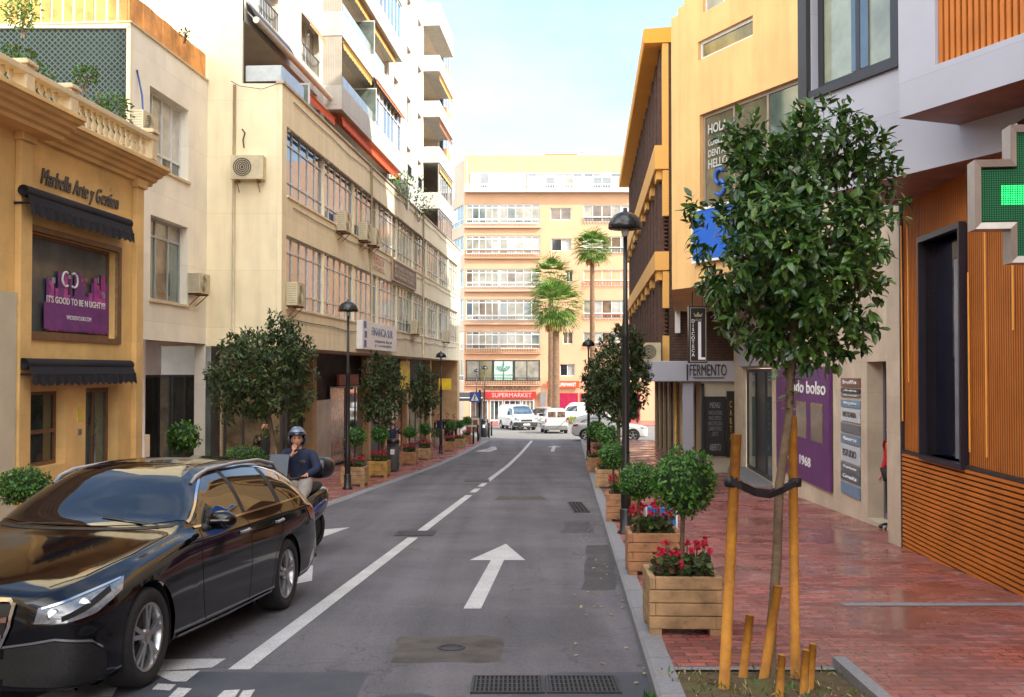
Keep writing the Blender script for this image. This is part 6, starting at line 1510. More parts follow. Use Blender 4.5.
# shrub bed round the palms
random.seed(50)
bm = BM(); cx, cy = W(572, 420, 88).x, 89.2; prism(bm, [(cx+4.2*math.cos(a*PI/12), cy+1.9*math.sin(a*PI/12)) for a in range(24)], gz(89)-.2, gz(89)+.22); struct('planting_bed_kerb', bm, KERB)
lv = [(Vector((cx+4.0*u.x, cy+1.7*u.y, gz(89)+.2+random.random()*.55)), rv()+Vector((0, 0, .6)), rv(), .22, .07, random.choice([0, 0, 1])) for u in (rv() for _ in range(2600))]
o = leafmesh('ground_shrubs', lv, [leafmat('bed green', (.06, .11, .02), (.2, .24, .05), .6), leafmat('bed yellow', (.25, .22, .05), (.4, .33, .08), .6)], None, 'blade'); o['kind'] = 'stuff'; o['label'] = 'low yellow green shrubs in the bed under the palms'

# topiary balls, planters, flowers
random.seed(60)
def ball_leaves(c, r, n, L, squash=1, flat=0):
    out = []
    for _ in range(n):
        v = rv().normalized(); q = r*random.uniform(.86, 1.06)*(1+.20*noise.noise(v*2.3+Vector(c)))
        p = Vector(c)+Vector((v.x*q, v.y*q, v.z*q*squash)); d = (v*.6+rv().normalized()).normalized(); out.append((p, d, v+rv()*.4, L*random.uniform(.7, 1.2), L*.5, 1 if random.random() < .25 else 0))
    return out
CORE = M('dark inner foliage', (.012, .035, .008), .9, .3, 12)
def topiary(label, n, L, stem=.62, r=.24, name='ball_topiary', group='ball topiaries in the planters', sq=.92):
    t = thing(name, label, 'topiary', (0, 0, 0), 0, group)
    bm = BM(); tube(bm, [(0, 0, 0), (.012, .01, stem*.5), (0, 0, stem+r*.5)], .02, 8); obj('stem', bm, BARK, t, True)
    bm = BM(); bmesh.ops.create_icosphere(bm, subdivisions=3, radius=r*.88, matrix=Matrix.Translation((0, 0, stem+r*.9)) @ Matrix.Scale(sq, 4, (0, 0, 1)))
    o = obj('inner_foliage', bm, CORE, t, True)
    leafmesh('foliage', ball_leaves((0, 0, stem+r*.9), r, n, L, sq), [BOXL, BOXL2], t, 'leaf'); return t
def planter(label):
    t = thing('planter_box', label, 'planter', (0, 0, 0), 0, 'wooden planter boxes along the kerbs'); w, h = .29, .475
    bm = BM()
    for k in range(4):
        z0 = .06+k*.104; z1 = z0+.098; o = .045
        if k % 2 == 0:
            box(bm, -w, w-.05, -w, -w+.05, z0, z1); box(bm, -w+.05, w, w-.05, w, z0, z1); box(bm, w-.05, w, -w, w-.052, z0, z1); box(bm, -w, -w+.05, -w+.052, w, z0, z1)
        else:
            box(bm, -w+.052, w, -w, -w+.05, z0, z1); box(bm, -w, w-.052, w-.05, w, z0, z1); box(bm, -w, -w+.05, -w, w-.052, z0, z1); box(bm, w-.05, w, -w+.052, w, z0, z1)
    bevel(obj('boards', bm, WOOD, t), .006)
    for sx in (-1, 1):
        for sy in (-1, 1): bm = BM(); box(bm, sx*(w-.1), sx*(w-.004), sy*(w-.1), sy*(w-.004), 0, .058); obj('foot', bm, WOOD, t)
    bm = BM(); box(bm, -w+.05, w-.05, -w+.05, w-.05, .3, .43); obj('soil', bm, SOIL, t); return t
FLR = leafmat('red petal', (.45, .01, .03), (.75, .03, .10), .5, .3); FLL = leafmat('dark flower leaf', (.03, .035, .02), (.11, .06, .03), .5, .2); FLG = leafmat('green flower leaf', (.03, .08, .015), (.09, .16, .03), .5, .2)
def flowers(label, nb, seed, hh=.20):
    random.seed(seed); t = thing('red_flowers', label, 'flowers', (0, 0, 0), 0, 'red flowers in the planters')
    lv = []; bl = []; w = .22
    for _ in range(300):
        x, y = random.uniform(-w, w), random.uniform(-w, w); z = random.uniform(0, hh*.75); lv.append((Vector((x, y, z)), rv()+Vector((x, y, .35)), rv()+Vector((0, 0, 1)), .065, .055, 0 if random.random() < .55 else 1))
    bm = BM()
    for _ in range(nb):
        x, y = random.uniform(-w*1.15, w*1.15), random.uniform(-w*1.15, w*1.15); z = hh*random.uniform(.65, 1.35); tube(bm, [(x*.8, y*.8, 0), (x, y, z)], .003, 4, cap=False)
        for k in range(7): bl.append((Vector((x, y, z))+rv()*.008, rv()+Vector((0, 0, .3)), rv(), .042, .034, 0))
    leafmesh('leaves', lv, [FLL, FLG], t, 'leaf'); leafmesh('blossoms', bl, [FLR], t, 'leaf'); obj('stalks', bm, FLG, t); return t
P0 = planter('x'); T0 = topiary('x', 1700, .042, stem=.50, r=.265); T1 = topiary('x', 520, .075); Fa = flowers('x', 22, 61); Fb = flowers('x', 34, 62, .24); Fc = flowers('x', 16, 63, .18)
ordw = ['nearest', 'second', 'third', 'fourth', 'fifth', 'sixth', 'seventh', 'eighth']
used = set()
def use(src, loc, rz, label, scale=None):
    if src.name not in used:
        used.add(src.name); src.location = loc; src.rotation_euler = (0, 0, rz); src['label'] = label
        if scale: src.scale = scale if isinstance(scale, tuple) else (scale,)*3
        return src
    return dup(src, loc, rz, label, None, scale)
WOODV = [WOOD, M('planter timber reddish', (.38, .19, .09), .75, .3, 6, bump=.3, bscale=25, grime=.3), M('planter timber yellow', (.42, .24, .06), .75, .3, 6, bump=.3, bscale=25, grime=.3)]
def put_planter(X, Y, side, i, tone, ball=True, fl=Fa, s=1.0, tsrc=None, tsc=1.0, bx=.02):
    o_ = ordw[i]; z = gz(Y)+(HK if side == 'right' else .02)
    p = use(P0, (X, Y, z), .057*-1+random.uniform(-.03, .03), '%s wooden planter box from the camera along the %s kerb' % (o_, side), s)
    if tone:
        for ch in p.children:
            if ch.name.startswith(('boards', 'foot')):
                ch.data = ch.data.copy(); ch.data.materials[0] = WOODV[tone]
    if ball: use(tsrc or T1, (X+bx, Y, z+.42*s), random.uniform(0, 6), 'clipped ball topiary growing in the %s planter along the %s kerb' % (o_, side), (tsc*random.uniform(.92, 1.08), tsc*random.uniform(.92, 1.08), tsc*random.uniform(.94, 1.05)))
    if fl: use(fl, (X, Y-.02, z+.43*s), random.uniform(-.2, .2), 'red flowers under the topiary in the %s planter along the %s kerb' % (o_, side), s)
random.seed(70)
fx = lambda px, Z: (px-512)/FPX*Z
RP = [(8.68, fx(680.5, 8.68), 0, Fa), (11.82, fx(652, 11.82), 1, Fb), (17.7, fx(623, 17.7), 1, Fb), (25.9, fx(607, 25.9), 0, Fa), (33.4, fx(595, 33.4)+.03, 1, Fc), (41, XK(41)+.55, 1, Fa), (49, XK(49)+.55, 0, Fb)]
for i, (Z, X, tone, fl) in enumerate(RP):
    put_planter(X, Z, 'right', i, tone, True, fl, 1.0, T0 if i < 3 else T1, (1.0, .82, .92, 1.05, 1.1, 1, 1)[i], (.02, -.15, -.16, -.0, 0, 0, 0)[i])
LP = [(353, 486, 0, Fa), (378, 477, 2, Fb), (408.5, 464.6, 1, Fb), (424, 459.6, 0, Fb), (450, 451, 1, Fb), (459, 447.5, 0, Fa), (466.5, 443.5, 1, Fb)]
for i, (px, py, tone, fl) in enumerate(LP):
    g = G(px, py, .02); put_planter(g.x, g.y+.3, 'left', i, tone, True, fl, (1.1, 1.05, 1.05, 1.05, 1, 1, 1)[i], T1, 1.0)
# white tub with a bush
g = G(437, 448, .02); t = thing('white_tub', 'white tub with a leafy bush on the left pavement before the far lamp post', 'plant pot', (g.x, g.y+.3, g.z)); bm = BM(); lathe(bm, [(.22, 0), (.3, .5), (.31, .52), (.27, .52), (.26, .45), (.001, .44)], n=20); obj('tub', bm, M('cream tub', (.55, .52, .45), .6), t)
random.seed(71); b_ = thing('potted_bush', 'leafy green bush growing in the white tub', 'bush', (g.x, g.y+.3, g.z+.45)); leafmesh('foliage', ball_leaves((0, 0, .25), .3, 260, .12), [LF2, BOXL], b_, 'leaf'); bm = BM(); tube(bm, [(0, 0, 0), (0, 0, .3)], .02, 6); obj('stem', bm, BARK, b_)
# low bushes on the left
def bush(px, py, Z, r, label, sq=.85, n=1400, L=.05, z=None):
    p = W(px, py, Z); g0 = gz(Z)+.02; t = thing('round_bush', label, 'bush', (p.x, Z, g0))
    c = (0, 0, p.z-g0); bm = BM(); tube(bm, [(0, 0, 0), (0, 0, p.z-g0)], .03, 8); obj('stem', bm, BARK, t)
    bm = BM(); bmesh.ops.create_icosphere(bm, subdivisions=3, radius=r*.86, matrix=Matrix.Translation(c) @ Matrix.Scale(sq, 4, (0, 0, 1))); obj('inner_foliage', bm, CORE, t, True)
    leafmesh('foliage', ball_leaves(c, r, n, L, sq), [BOXL, BOXL2], t, 'leaf'); return t
bush(25, 487, 13.5, .31, 'round clipped bush behind the bonnet of the black car at the left edge', .75)
bush(246, 458, 22.5, .42, 'round bush at the foot of the broad tree on the left pavement', .6, 1000, .06)
b = bush(184, 437, 25.2, .36, 'leafy potted bush in the dark glazed entrance', .95, 500, .10)
# small weeds and fallen leaves round the stakes
random.seed(80); lv = []
for _ in range(1500):
    x, y = random.uniform(RX(5), PX1), random.uniform(PY0, PY1); 
    if noise.noise(Vector((x*2.5, y*2.5, 0))) < -.05: continue
    lv.append((Vector((x, y, gz(y)+HK-.01+random.random()*.03)), rv()+Vector((0, 0, .8)), rv(), random.uniform(.02, .07), .012, random.choice([0, 0, 1, 2])))
o = leafmesh('weeds_and_leaf_litter', lv, [BOXL, leafmat('straw', (.3, .22, .08), (.5, .4, .18), .8), leafmat('dead leaf', (.2, .10, .04), (.4, .3, .2), .8)], None, 'blade'); o['kind'] = 'stuff'; o['label'] = 'sparse weeds and leaf litter on the soil under the staked tree'
lv = []
for _ in range(140):
    y = random.uniform(6.5, 40); x = XK(y)-random.random()**2*.5-.02; lv.append((Vector((x, y, gz(y)+.012)), Vector((random.uniform(-1, 1), random.uniform(-1, 1), .1)), Vector((0, 0, 1)), .05, .03, random.choice([1, 2])))
for _ in range(60): 
    x, y = random.uniform(.96, 1.02), random.uniform(6.6, 6.9); lv.append((Vector((XK(y)-.03+random.uniform(-.05, .03), y, gz(y))), rv()+Vector((0, 0, 1.2)), rv(), .09, .014, 0))
o = leafmesh('fallen_leaves', lv, [BOXL, bpy.data.materials['straw'], bpy.data.materials['dead leaf']], None, 'leaf'); o['kind'] = 'stuff'; o['label'] = 'fallen leaves and grass tufts along the right kerb'
# terrace plants on the low building
def leafy(px, py, Z, r, n, label, L=.10, sq=.8, name='terrace_plant', mats=None):
    p = W(px, py, Z); t = thing(name, label, 'plant', (p.x, Z, p.z-r))
    lv = []
    for _ in range(n):
        v = rv(); 
        if noise.noise((v+p)*1.7) < -.15: continue
        lv.append((Vector((v.x*r, v.y*r*.6, r+v.z*r*sq)), v*.7+rv()+Vector((0, 0, .2)), rv()+Vector((0, 0, 1)), L*random.uniform(.6, 1.2), L*.42, random.choice([0, 1])))
    leafmesh('foliage', lv, mats or [BOXL, LF2b], t, 'leaf')
    bm = BM()
    for k in range(6): tube(bm, [(random.uniform(-.05, .05), 0, -.1), (random.uniform(-r, r)*.6, random.uniform(-.1, .1), r)], .01, 5)
    obj('stems', bm, BARK, t); return t
random.seed(90)
leafy(108, 112, 19.6, .46, 900, 'bright green bush spilling over the far end of the balustrade'); leafy(85, 76, 20.5, .26, 260, 'small sprig of leaves against the lattice screen')
leafy(34, 78, 17.5, .32, 560, 'green plants just behind the near part of the balustrade'); leafy(14, 66, 16, .38, 500, 'plants behind the balustrade at the left picture edge'); leafy(22, 12, 21, .42, 700, 'yellowish climber hanging at the top of the lattice screen', mats=[BOXL2, PG])
leafy(125, 140, 19.2, .12, 60, 'tiny tuft growing on the cornice end'); leafy(406, 186, 44.5, .8, 330, 'light green shrub growing over the terrace parapet of the cream building', .16, mats=[BOXL2, PG]); leafy(419, 204, 49, .75, 260, 'second darker shrub on the terrace parapet, farther along', .16)
leafy(185, 34, 25.6, .14, 60, 'small tuft above the orange slatted fence')
# ================================================================ STREET FURNITURE
def lamp_post(label, X, Y, side, H=4.9, src=None):
    z = gz(Y)+(HK if side == 'right' else .02)
    if src: return dup(src, (X, Y, z), 0, label)
    t = thing('street_lamp', label, 'street lamp', (X, Y, z), 0, 'black dome street lamps')
    bm = BM(); lathe(bm, [(.075, 0), (.075, 1.0), (.055, 1.06), (.055, 2.9), (.062, 2.92), (.062, 3.0), (.036, 3.25), (.03, 4.55)], n=16); obj('pole', bm, BLACK, t)
    bm = BM(); lathe(bm, [(.13, 0), (.13, .02), (.09, .05), (.09, .35), (.078, .38)], n=16); obj('pole_base', bm, BLACK, t)
    bm = BM(); lathe(bm, [(.245, 4.55), (.255, 4.56), (.25, 4.62), (.22, 4.70), (.16, 4.76), (.08, 4.80), (.03, 4.815), (.03, 4.86), (.001, 4.87)], n=28); lathe(bm, [(.245, 4.55), (.20, 4.58), (.03, 4.60)], n=28); obj('lamp_shade', bm, M('black enamel', (.015, .015, .017), .25, .1, 6), t, True)
    bm = BM(); lathe(bm, [(.001, 4.43), (.045, 4.44), (.06, 4.50), (.05, 4.56)], n=16); obj('bulb_glass', bm, M('bulb glass', (.4, .4, .38), .2), t); return t
lp = lamp_post('tall black dome lamp post standing close on the right kerb among the planters', fx(625.5, 15.7), 15.7, 'right')
lamp_post('nearest black dome lamp post on the left kerb beside the first left planter', fx(348, 27.0), 27.0, 'left', src=lp)
lamp_post('black dome lamp post on the left kerb beside the white tub and small tree', fx(441, 50), 50, 'left', src=lp)
lamp_post('black dome lamp post seen between the tall right tree and the palms', fx(588.5, 42), 42, 'right', src=lp)
lamp_post('distant lamp post rising in front of the red supermarket sign', fx(484.3, 74), 74, 'left', src=lp)
lamp_post('farthest lamp post, just left of the one before the supermarket sign', fx(476.5, 84), 84, 'left', src=lp)
# litter bins
def bin_(label, px, py, Z, h, r, mat):
    z = gz(Z)+.02; X = fx(px, Z); t = thing('litter_bin', label, 'litter bin', (X, Z, z), 0, 'litter bins')
    bm = BM(); lathe(bm, [(r*.85, 0), (r*.92, .05), (r, .1), (r, h*.86), (r*.95, h*.87)], n=20); obj('body', bm, mat, t)
    bm = BM(); lathe(bm, [(r*1.05, h*.86), (r*1.07, h*.89), (r*1.0, h*.97), (r*.7, h), (.001, h)], n=20); box(bm, -r*.5, r*.5, -r*1.06, -r*.9, h*.77, h*.84); obj('lid', bm, BLACK, t)
    bm = BM(); box(bm, -.07, .07, -r-.012, -r+.01, h*.52, h*.68); obj('sticker', bm, WHITE, t); return t
bin_('dark grey litter bin between the second and third planters on the left kerb', 393.3, 0, 36, 1.1, .21, M('dark grey bin', (.07, .075, .08), .5)); bin_('black litter bin beside the zebra crossing sign', 484, 0, 69, 1.2, .28, BLACK)
z_ = bin_('slim black litter bin between the fourth and fifth planters on the right kerb', 599, 0, 29.5, .98, .17, BLACK); z_.location.z += HK; z_.location.x = XK(29.5)+.42
# pedestrian crossing sign
Zs = 66; t = thing('crossing_sign', 'blue square pedestrian crossing sign on a thick black post at the left corner', 'traffic sign', (fx(479.8, Zs), Zs, gz(Zs)))
bm = BM(); tube(bm, [(0, 0, 0), (0, 0, 3.1)], .075, 10); obj('post', bm, BLACK, t)
bm = BM(); box(bm, -.62, .0, -.13, -.09, 2.35, 2.97); bevel(obj('panel', bm, BLUE, t), .01)
bm = BM(); face(bm, [(-.56, -.134, 2.43), (-.06, -.134, 2.43), (-.31, -.134, 2.90)]); obj('white_triangle', bm, WHITE, t)
bm = BM(); tube(bm, [(-.31, -.14, 2.79), (-.31, -.14, 2.76)], .03, 8); tube(bm, [(-.31, -.14, 2.74), (-.32, -.14, 2.60)], .025, 6); tube(bm, [(-.32, -.14, 2.6), (-.38, -.14, 2.47)], .02, 6); tube(bm, [(-.32, -.14, 2.6), (-.26, -.14, 2.47)], .02, 6); tube(bm, [(-.31, -.14, 2.72), (-.24, -.14, 2.63)], .016, 6); obj('pedestrian_symbol', bm, BLACK, t)
# bollards
def boll(px, Z, label, src=None):
    z = gz(Z)+.02
    if src: return dup(src, (fx(px, Z), Z, z), 0, label)
    t = thing('bollard', label, 'bollard', (fx(px, Z), Z, z), 0, 'black bollards at the left corner')
    bm = BM(); lathe(bm, [(.06, 0), (.06, .82), (.045, .84)], n=12); obj('post', bm, BLACK, t); bm = BM(); lathe(bm, [(.045, .84), (.07, .87), (.07, .93), (.001, .98)], n=12); obj('cap', bm, BLACK, t); return t
b0_ = boll(473.5, 60, 'black bollard nearest to the last left planter'); boll(478, 63.5, 'black bollard, second beyond the left planters', b0_); boll(489, 68, 'black bollard right of the corner litter bin, nearer of two', b0_); boll(491.5, 71, 'black bollard right of the corner litter bin, farther of two', b0_)
# menu stand
t = thing('menu_stand', 'cream menu board with dark squares standing before the cafe terrace', 'menu board', (fx(472.5, 64), 64, gz(64)))
bm = BM(); box(bm, -.42, .42, -.02, .02, .45, 1.4); obj('panel', bm, M('cream board', (.6, .52, .42), .6), t)
bm = BM()
for i in range(2):
    for j in range(2): box(bm, -.33+i*.36, -.05+i*.36, -.028, -.021, .55+j*.42, .85+j*.42)
obj('printed_squares', bm, M('brown squares', (.2, .07, .05), .6), t)
bm = BM(); tube(bm, [(-.4, 0, 0), (-.4, 0, .5)], .02, 6); tube(bm, [(.4, 0, 0), (.4, 0, .5)], .02, 6); obj('legs', bm, BLACK, t)
# blue and white board behind the nearest flowers
t = thing('pavement_board', 'blue and white pavement board standing behind the nearest right planters', 'pavement board', (fx(661, 12.6), 12.6, gz(12.6)+HK), R(-6))
bm = BM(); box(bm, -.19, .19, -.02, .02, .06, .66); bevel(obj('panel', bm, M('bright blue board', (.03, .16, .55), .4), t), .01)
bm = BM(); 
for i in range(4): box(bm, -.17+.08*i, -.12+.08*i, -.026, -.021, .18+.05*(i % 2), .40+.05*(i % 3))
box(bm, -.19, -.17, -.026, -.021, .06, .66); box(bm, .17, .19, -.026, -.021, .06, .66); obj('white_marks', bm, WHITE, t)
bm = BM(); box(bm, -.2, .2, -.02, .02, .02, .055); obox(bm, (0, .14, .3), (.17, 0, 0), (0, .012, 0), (0, .12, -.29)); obj('stand', bm, ALU, t)
# stakes of the young tree
def stake(px, ya, yb, Z, r, label, lean=0):
    a = W(px+lean, ya, Z); b = W(px, yb, Z); t0 = gz(Z)+HK-.05
    s = (b-a); zz = a+s*((t0-a.z)/s.z) if abs(s.z) > .01 else b
    bm = BM(); tube(bm, [tuple(Vector(zz)-Vector((zz.x, Z, t0))), tuple(a-Vector((zz.x, Z, t0)))], [r*1.03, r*.95], 12)
    o = obj('tree_stake', bm, WOODY, None, True, (zz.x, Z, t0)); return tag(o, label, 'stake', 'orange timber stakes round the young tree')
stake(724, 434, 688, 6.75, .035, 'taller left orange stake of the young tree, standing apart from the trunk', 12.5)
stake(795, 416, 655, 7.05, .032, 'right orange stake of the young tree, rising beside its trunk', -2.5)
stake(746, 615, 650, 7.0, .029, 'short cut stake stub between the left stake and the trunk', 4)
stake(768, 586, 650, 6.9, .031, 'leaning short stake just right of the trunk foot', 10)
stake(804, 650, 690, 6.6, .026, 'low brown stake stub right of the right stake', 2); stake(810, 644, 690, 6.75, .024, 'lowest brown stub farthest right in the soil', 3); stake(780, 655, 690, 6.55, .025, 'low brown stub in front of the leaning stake', 2)
# rubber tie
tb = thing('rubber_tie', 'black rubber tie band joining the left stake, the trunk and the right stake', 'tie band', W(765, 490, 6.9))
o0 = tb.location
def rel(px, py, Z): return W(px, py, Z)-o0
bm = BM()
for dz_, dy in ((0, -.06), (.012, .05)):
    pts = [rel(731, 481, 6.7), rel(742, 487, 6.78+dy), rel(755, 493, 6.85+dy), rel(770, 495, 6.9+dy), rel(783, 490, 6.97+dy), rel(796, 483, 7.0+dy)]
    for p, q in zip(pts, pts[1:]):
        d = (q-p)/2; obox(bm, (p+q)/2+Vector((0, 0, dz_)), d*1.03, Vector((0, .006, 0)), Vector((0, 0, .022)))
obj('strap', bm, M('black rubber', (.012, .012, .016), .5, .2, 20), tb)
bm = BM(); 
for px, Z, r in ((731.5, 6.75, .044), (795, 7.05, .041)):
    c = rel(px, 482, Z); lathe(bm, [(r, c.z-.03), (r+.004, c.z), (r, c.z+.03)], (c.x, c.y, 0), 14)
obj('wrap', bm, bpy.data.materials['black rubber'], tb)

# ================================================================ PEOPLE
def skin_obj(name, V, E, Rr, mat, parent, sub=2):
    me = bpy.data.meshes.new(name); me.from_pydata([tuple(v) for v in V], E, []); o = bpy.data.objects.new(name, me); COL.objects.link(o); o.parent = parent; me.materials.append(mat)
    md = o.modifiers.new('skin', 'SKIN'); md.use_smooth_shade = True; md.branch_smoothing = .6
    for i, r in enumerate(Rr):
        s = me.skin_vertices[0].data[i]; s.radius = r if isinstance(r, tuple) else (r, r); s.use_root = (i == 0)
    subsurf(o, sub); return o
def hand(V, E, Rr, wrist, d, n, sc=1.0, curl=.5, left=1):
    "palm and five fingers continuing the arm chain from vertex index wrist"
    d = Vector(d).normalized(); n = Vector(n).normalized(); s = d.cross(n).normalized()*left; w = Vector(V[wrist])
    V.append(w+d*.045*sc); E.append((wrist, len(V)-1)); Rr.append((.030*sc, .017*sc)); pi = len(V)-1
    V.append(w+d*.085*sc); E.append((pi, len(V)-1)); Rr.append((.034*sc, .014*sc)); pm = len(V)-1
    for k, (o_, L) in enumerate(((-.026, .065), (-.009, .078), (.009, .074), (.026, .056))):
        a = Vector(V[pm])+s*o_*sc+d*.012*sc; V.append(a); E.append((pm, len(V)-1)); Rr.append(.009*sc)
        b = a+(d-n*curl*.4).normalized()*L*.5*sc; V.append(b); E.append((len(V)-2, len(V)-1)); Rr.append(.0085*sc)
        c = b+(d-n*curl*1.3).normalized()*L*.5*sc; V.append(c); E.append((len(V)-2, len(V)-1)); Rr.append(.007*sc)
    a = w+d*.035*sc-s*.035*sc; V.append(a); E.append((pi, len(V)-1)); Rr.append(.011*sc); V.append(a+(d*.8-s*.45-n*.3).normalized()*.045*sc); E.append((len(V)-2, len(V)-1)); Rr.append(.009*sc)
def head(parent, c, fwd, hair, hairmat, sc=1.0, skin=None):
    "face with eyes, nose, mouth and ears; child of the body"
    f = Vector(fwd).normalized(); u = Vector((0, 0, 1)); l = u.cross(f).normalized(); u = f.cross(l); Mx = Matrix((f, l, u)).transposed().to_4x4(); Mx.translation = Vector(c); Mx = Mx @ Matrix.Scale(sc, 4)
    bm = BM(); bmesh.ops.create_uvsphere(bm, u_segments=28, v_segments=20, radius=1)
    for v in bm.verts:
        x, y, z = v.co; jaw = 1-.28*max(0, -z)**1.3; X = x*.098*(1 if x < 0 else .95+.05*z); Y = y*.076*jaw; Z = z*.118
        if x > 0:
            X += .022*math.exp(-((z+.12)**2)/.02-(y**2)/.016)*(1 if z < .12 else .4); X -= .008*math.exp(-((z-.12)**2)/.012-((abs(y)-.38)**2)/.02)
            X += .006*math.exp(-((z+.48)**2)/.006-(y**2)/.06)
        v.co = (X, Y, Z)
    for sg in (1, -1):
        g = bmesh.ops.create_uvsphere(bm, u_segments=10, v_segments=8, radius=1)
        for v in g['verts']: v.co = Vector((v.co.x*.016-.004, sg*.076+v.co.y*.009, v.co.z*.030-.01))
    bmesh.ops.transform(bm, matrix=Mx, verts=bm.verts); h = obj('head', bm, skin or SKIN, parent, True)
    bm = BM()
    for sg in (1, -1):
        g = bmesh.ops.create_uvsphere(bm, u_segments=10, v_segments=8, radius=.0125)
        bmesh.ops.transform(bm, matrix=Matrix.Translation((.079, sg*.030, .014)), verts=g['verts'])
    bmesh.ops.transform(bm, matrix=Mx, verts=bm.verts); obj('eyes', bm, M('eye', (.06, .04, .03), .2), h, True)
    bm = BM(); obox(bm, (.089, 0, -.056), (.004, 0, 0), (0, .021, 0), (0, 0, .005)); 
    for sg in (1, -1): obox(bm, (.088, sg*.03, .036), (.003, 0, 0), (0, .016, 0), (0, 0, .0035))
    bmesh.ops.transform(bm, matrix=Mx, verts=bm.verts); obj('mouth_and_brows', bm, M('lip and brow', (.16, .05, .035), .6), h)
    if hair:
        bm = BM(); bmesh.ops.create_uvsphere(bm, u_segments=24, v_segments=18, radius=1)
        dl = [v for v in bm.verts if v.co.z < (-.45 if hair == 'long' else -.05) or (v.co.x > .25 and v.co.z < .52)]
        bmesh.ops.delete(bm, geom=dl, context='VERTS')
        for v in bm.verts: x, y, z = v.co; v.co = (x*.109-.006, y*.086, z*.128+.004)
        bmesh.ops.transform(bm, matrix=Mx, verts=bm.verts); o = obj('hair', bm, hairmat, h, True); md = o.modifiers.new('sol', 'SOLIDIFY'); md.thickness = .012
    return h
HAIRD = M('dark hair', (.018, .012, .009), .6, .2, 20)
def person_(label, loc, rz, shirt, trou, pose='stand', hair='short', H=1.72, bare=True):
    t = thing('person', label, 'person', loc, rz); k = H/1.72
    sh, hp = .185*k, .095*k; st = .12 if pose == 'walk' else .015
    j = dict(pelvis=(0, 0, .93), belly=(0, 0, 1.08), chest=(-.01, 0, 1.28), neck=(-.005, 0, 1.46), skull=(.01, 0, 1.53))
    V = [Vector(j[n])*k for n in ('pelvis', 'belly', 'chest', 'neck', 'skull')]; E = [(0, 1), (1, 2), (2, 3), (3, 4)]; Rr = [(.095*k, .075*k), (.09*k, .07*k), (.10*k, .075*k), .05*k, .058*k]; arms = []; legs = []
    for sg in (1, -1):
        b = len(V); fo = st*sg
        V += [Vector((0, sg*hp, .88*k)), Vector((fo*.6+.02, sg*(hp+.01), .48*k)), Vector((fo-.01-(.08 if pose == 'walk' and sg < 0 else 0), sg*(hp+.01), .09*k)), Vector((fo+.10, sg*(hp+.02), .03*k))]; E += [(0, b), (b, b+1), (b+1, b+2), (b+2, b+3)]; Rr += [.07*k, .05*k, .036*k, (.035*k, .025*k)]; legs.append(b)
        b = len(V); sw = -.1*sg if pose == 'walk' else .02
        V += [Vector((-.01, sg*sh, 1.38*k)), Vector((-.03+sw*.3, sg*(sh+.055), 1.11*k)), Vector((.05+sw, sg*(sh+.06), .88*k))]; E += [(2, b), (b, b+1), (b+1, b+2)]; Rr += [.04*k, .038*k, .027*k]; arms.append(b)
        hand(V, E, Rr, b+2, (.25, 0, -1), (0, sg, 0), k, .6, sg)
    body = skin_obj('body', V, E, Rr, SKIN, t)
    head(body, Vector((.015, 0, 1.605))*k, (1, 0, -.03), hair, HAIRD, k)
    g = 1.13
    V2 = [V[0]+Vector((0, 0, -.02)), V[1], V[2], V[2]+Vector((0, 0, .14*k))]; E2 = [(0, 1), (1, 2), (2, 3)]; R2 = [(.15*k, .12*k), (.145*k, .12*k), (.17*k, .13*k), (.09*k, .08*k)]
    for a in arms:
        b = len(V2); el = V[a].lerp(V[a+1], .75) if bare else V[a+1]; V2 += [V[a], el]; E2 += [(2, b), (b, b+1)]; R2 += [.075*k, .058*k]
        if not bare: V2.append(V[a+2]); E2.append((b+1, b+2)); R2.append(.038*k)
    skin_obj('shirt', V2, E2, R2, shirt, t)
    V3 = [V[0]+Vector((0, 0, -.0))]; E3 = []; R3 = [(.145*k, .118*k)]
    for a in legs:
        b = len(V3); V3 += [V[a], V[a+1], V[a+2]+Vector((0, 0, .01))]; E3 += [(0, b), (b, b+1), (b+1, b+2)]; R3 += [.10*k, .072*k, .055*k]
    skin_obj('trousers', V3, E3, R3, trou, t)
    for a in legs: 
        bm = BM(); p = V[a+3]; bmesh.ops.create_uvsphere(bm, u_segments=14, v_segments=8, radius=1)
        for v in bm.verts: v.co = Vector((v.co.x*.145+p.x-.03, v.co.y*.05+p.y, max(0, v.co.z*.055+.03)))
        obj('shoe', bm, BLACK, t, True)
    return t
NAVY = M('navy cloth', (.012, .02, .055), .85, .2, 12, bump=.3, bscale=25); JEAN = M('dark trousers', (.03, .03, .045), .9, .2, 15); DRED = M('dark red cloth', (.20, .02, .025), .85); BLKC = M('black cloth', (.015, .015, .018), .85); REDC = M('bright red cloth', (.5, .015, .02), .8)
g = G(393, 458, .02); person_('man in a navy t-shirt standing behind the dark grey litter bin', (fx(393, 38.5), 38.5, gz(38.5)+.02), R(-80), NAVY, JEAN, H=1.76)
person_('person in black standing by the far left lamp post', (fx(447.5, 57), 57, gz(57)+.02), R(-120), BLKC, JEAN, 'stand', H=1.78, bare=False); person_('person in a dark red top walking past the cafe terrace', (fx(454, 60), 60, gz(60)+.02), R(-60), DRED, JEAN, 'walk', 'long', 1.66, False); person_('person in a blue jacket in the shade of the far left arcade', (fx(439, 58), 58, gz(58)+.02), R(-100), NAVY, JEAN, 'stand', H=1.70, bare=False)
person_('person in dark clothes half hidden behind the trunk of the broad left tree', (fx(265, 23.5), 23.5, gz(23.5)+.02), R(-60), BLKC, JEAN, 'stand', H=1.72)
p = F_2.w(dB[1]-.22, -.16, 0); person_('person in a bright red top standing in the grey glass doorway', (p.x, p.y, gz(p.y)+HK), R(-170), REDC, BLKC, 'stand', 'long', 1.66, False)

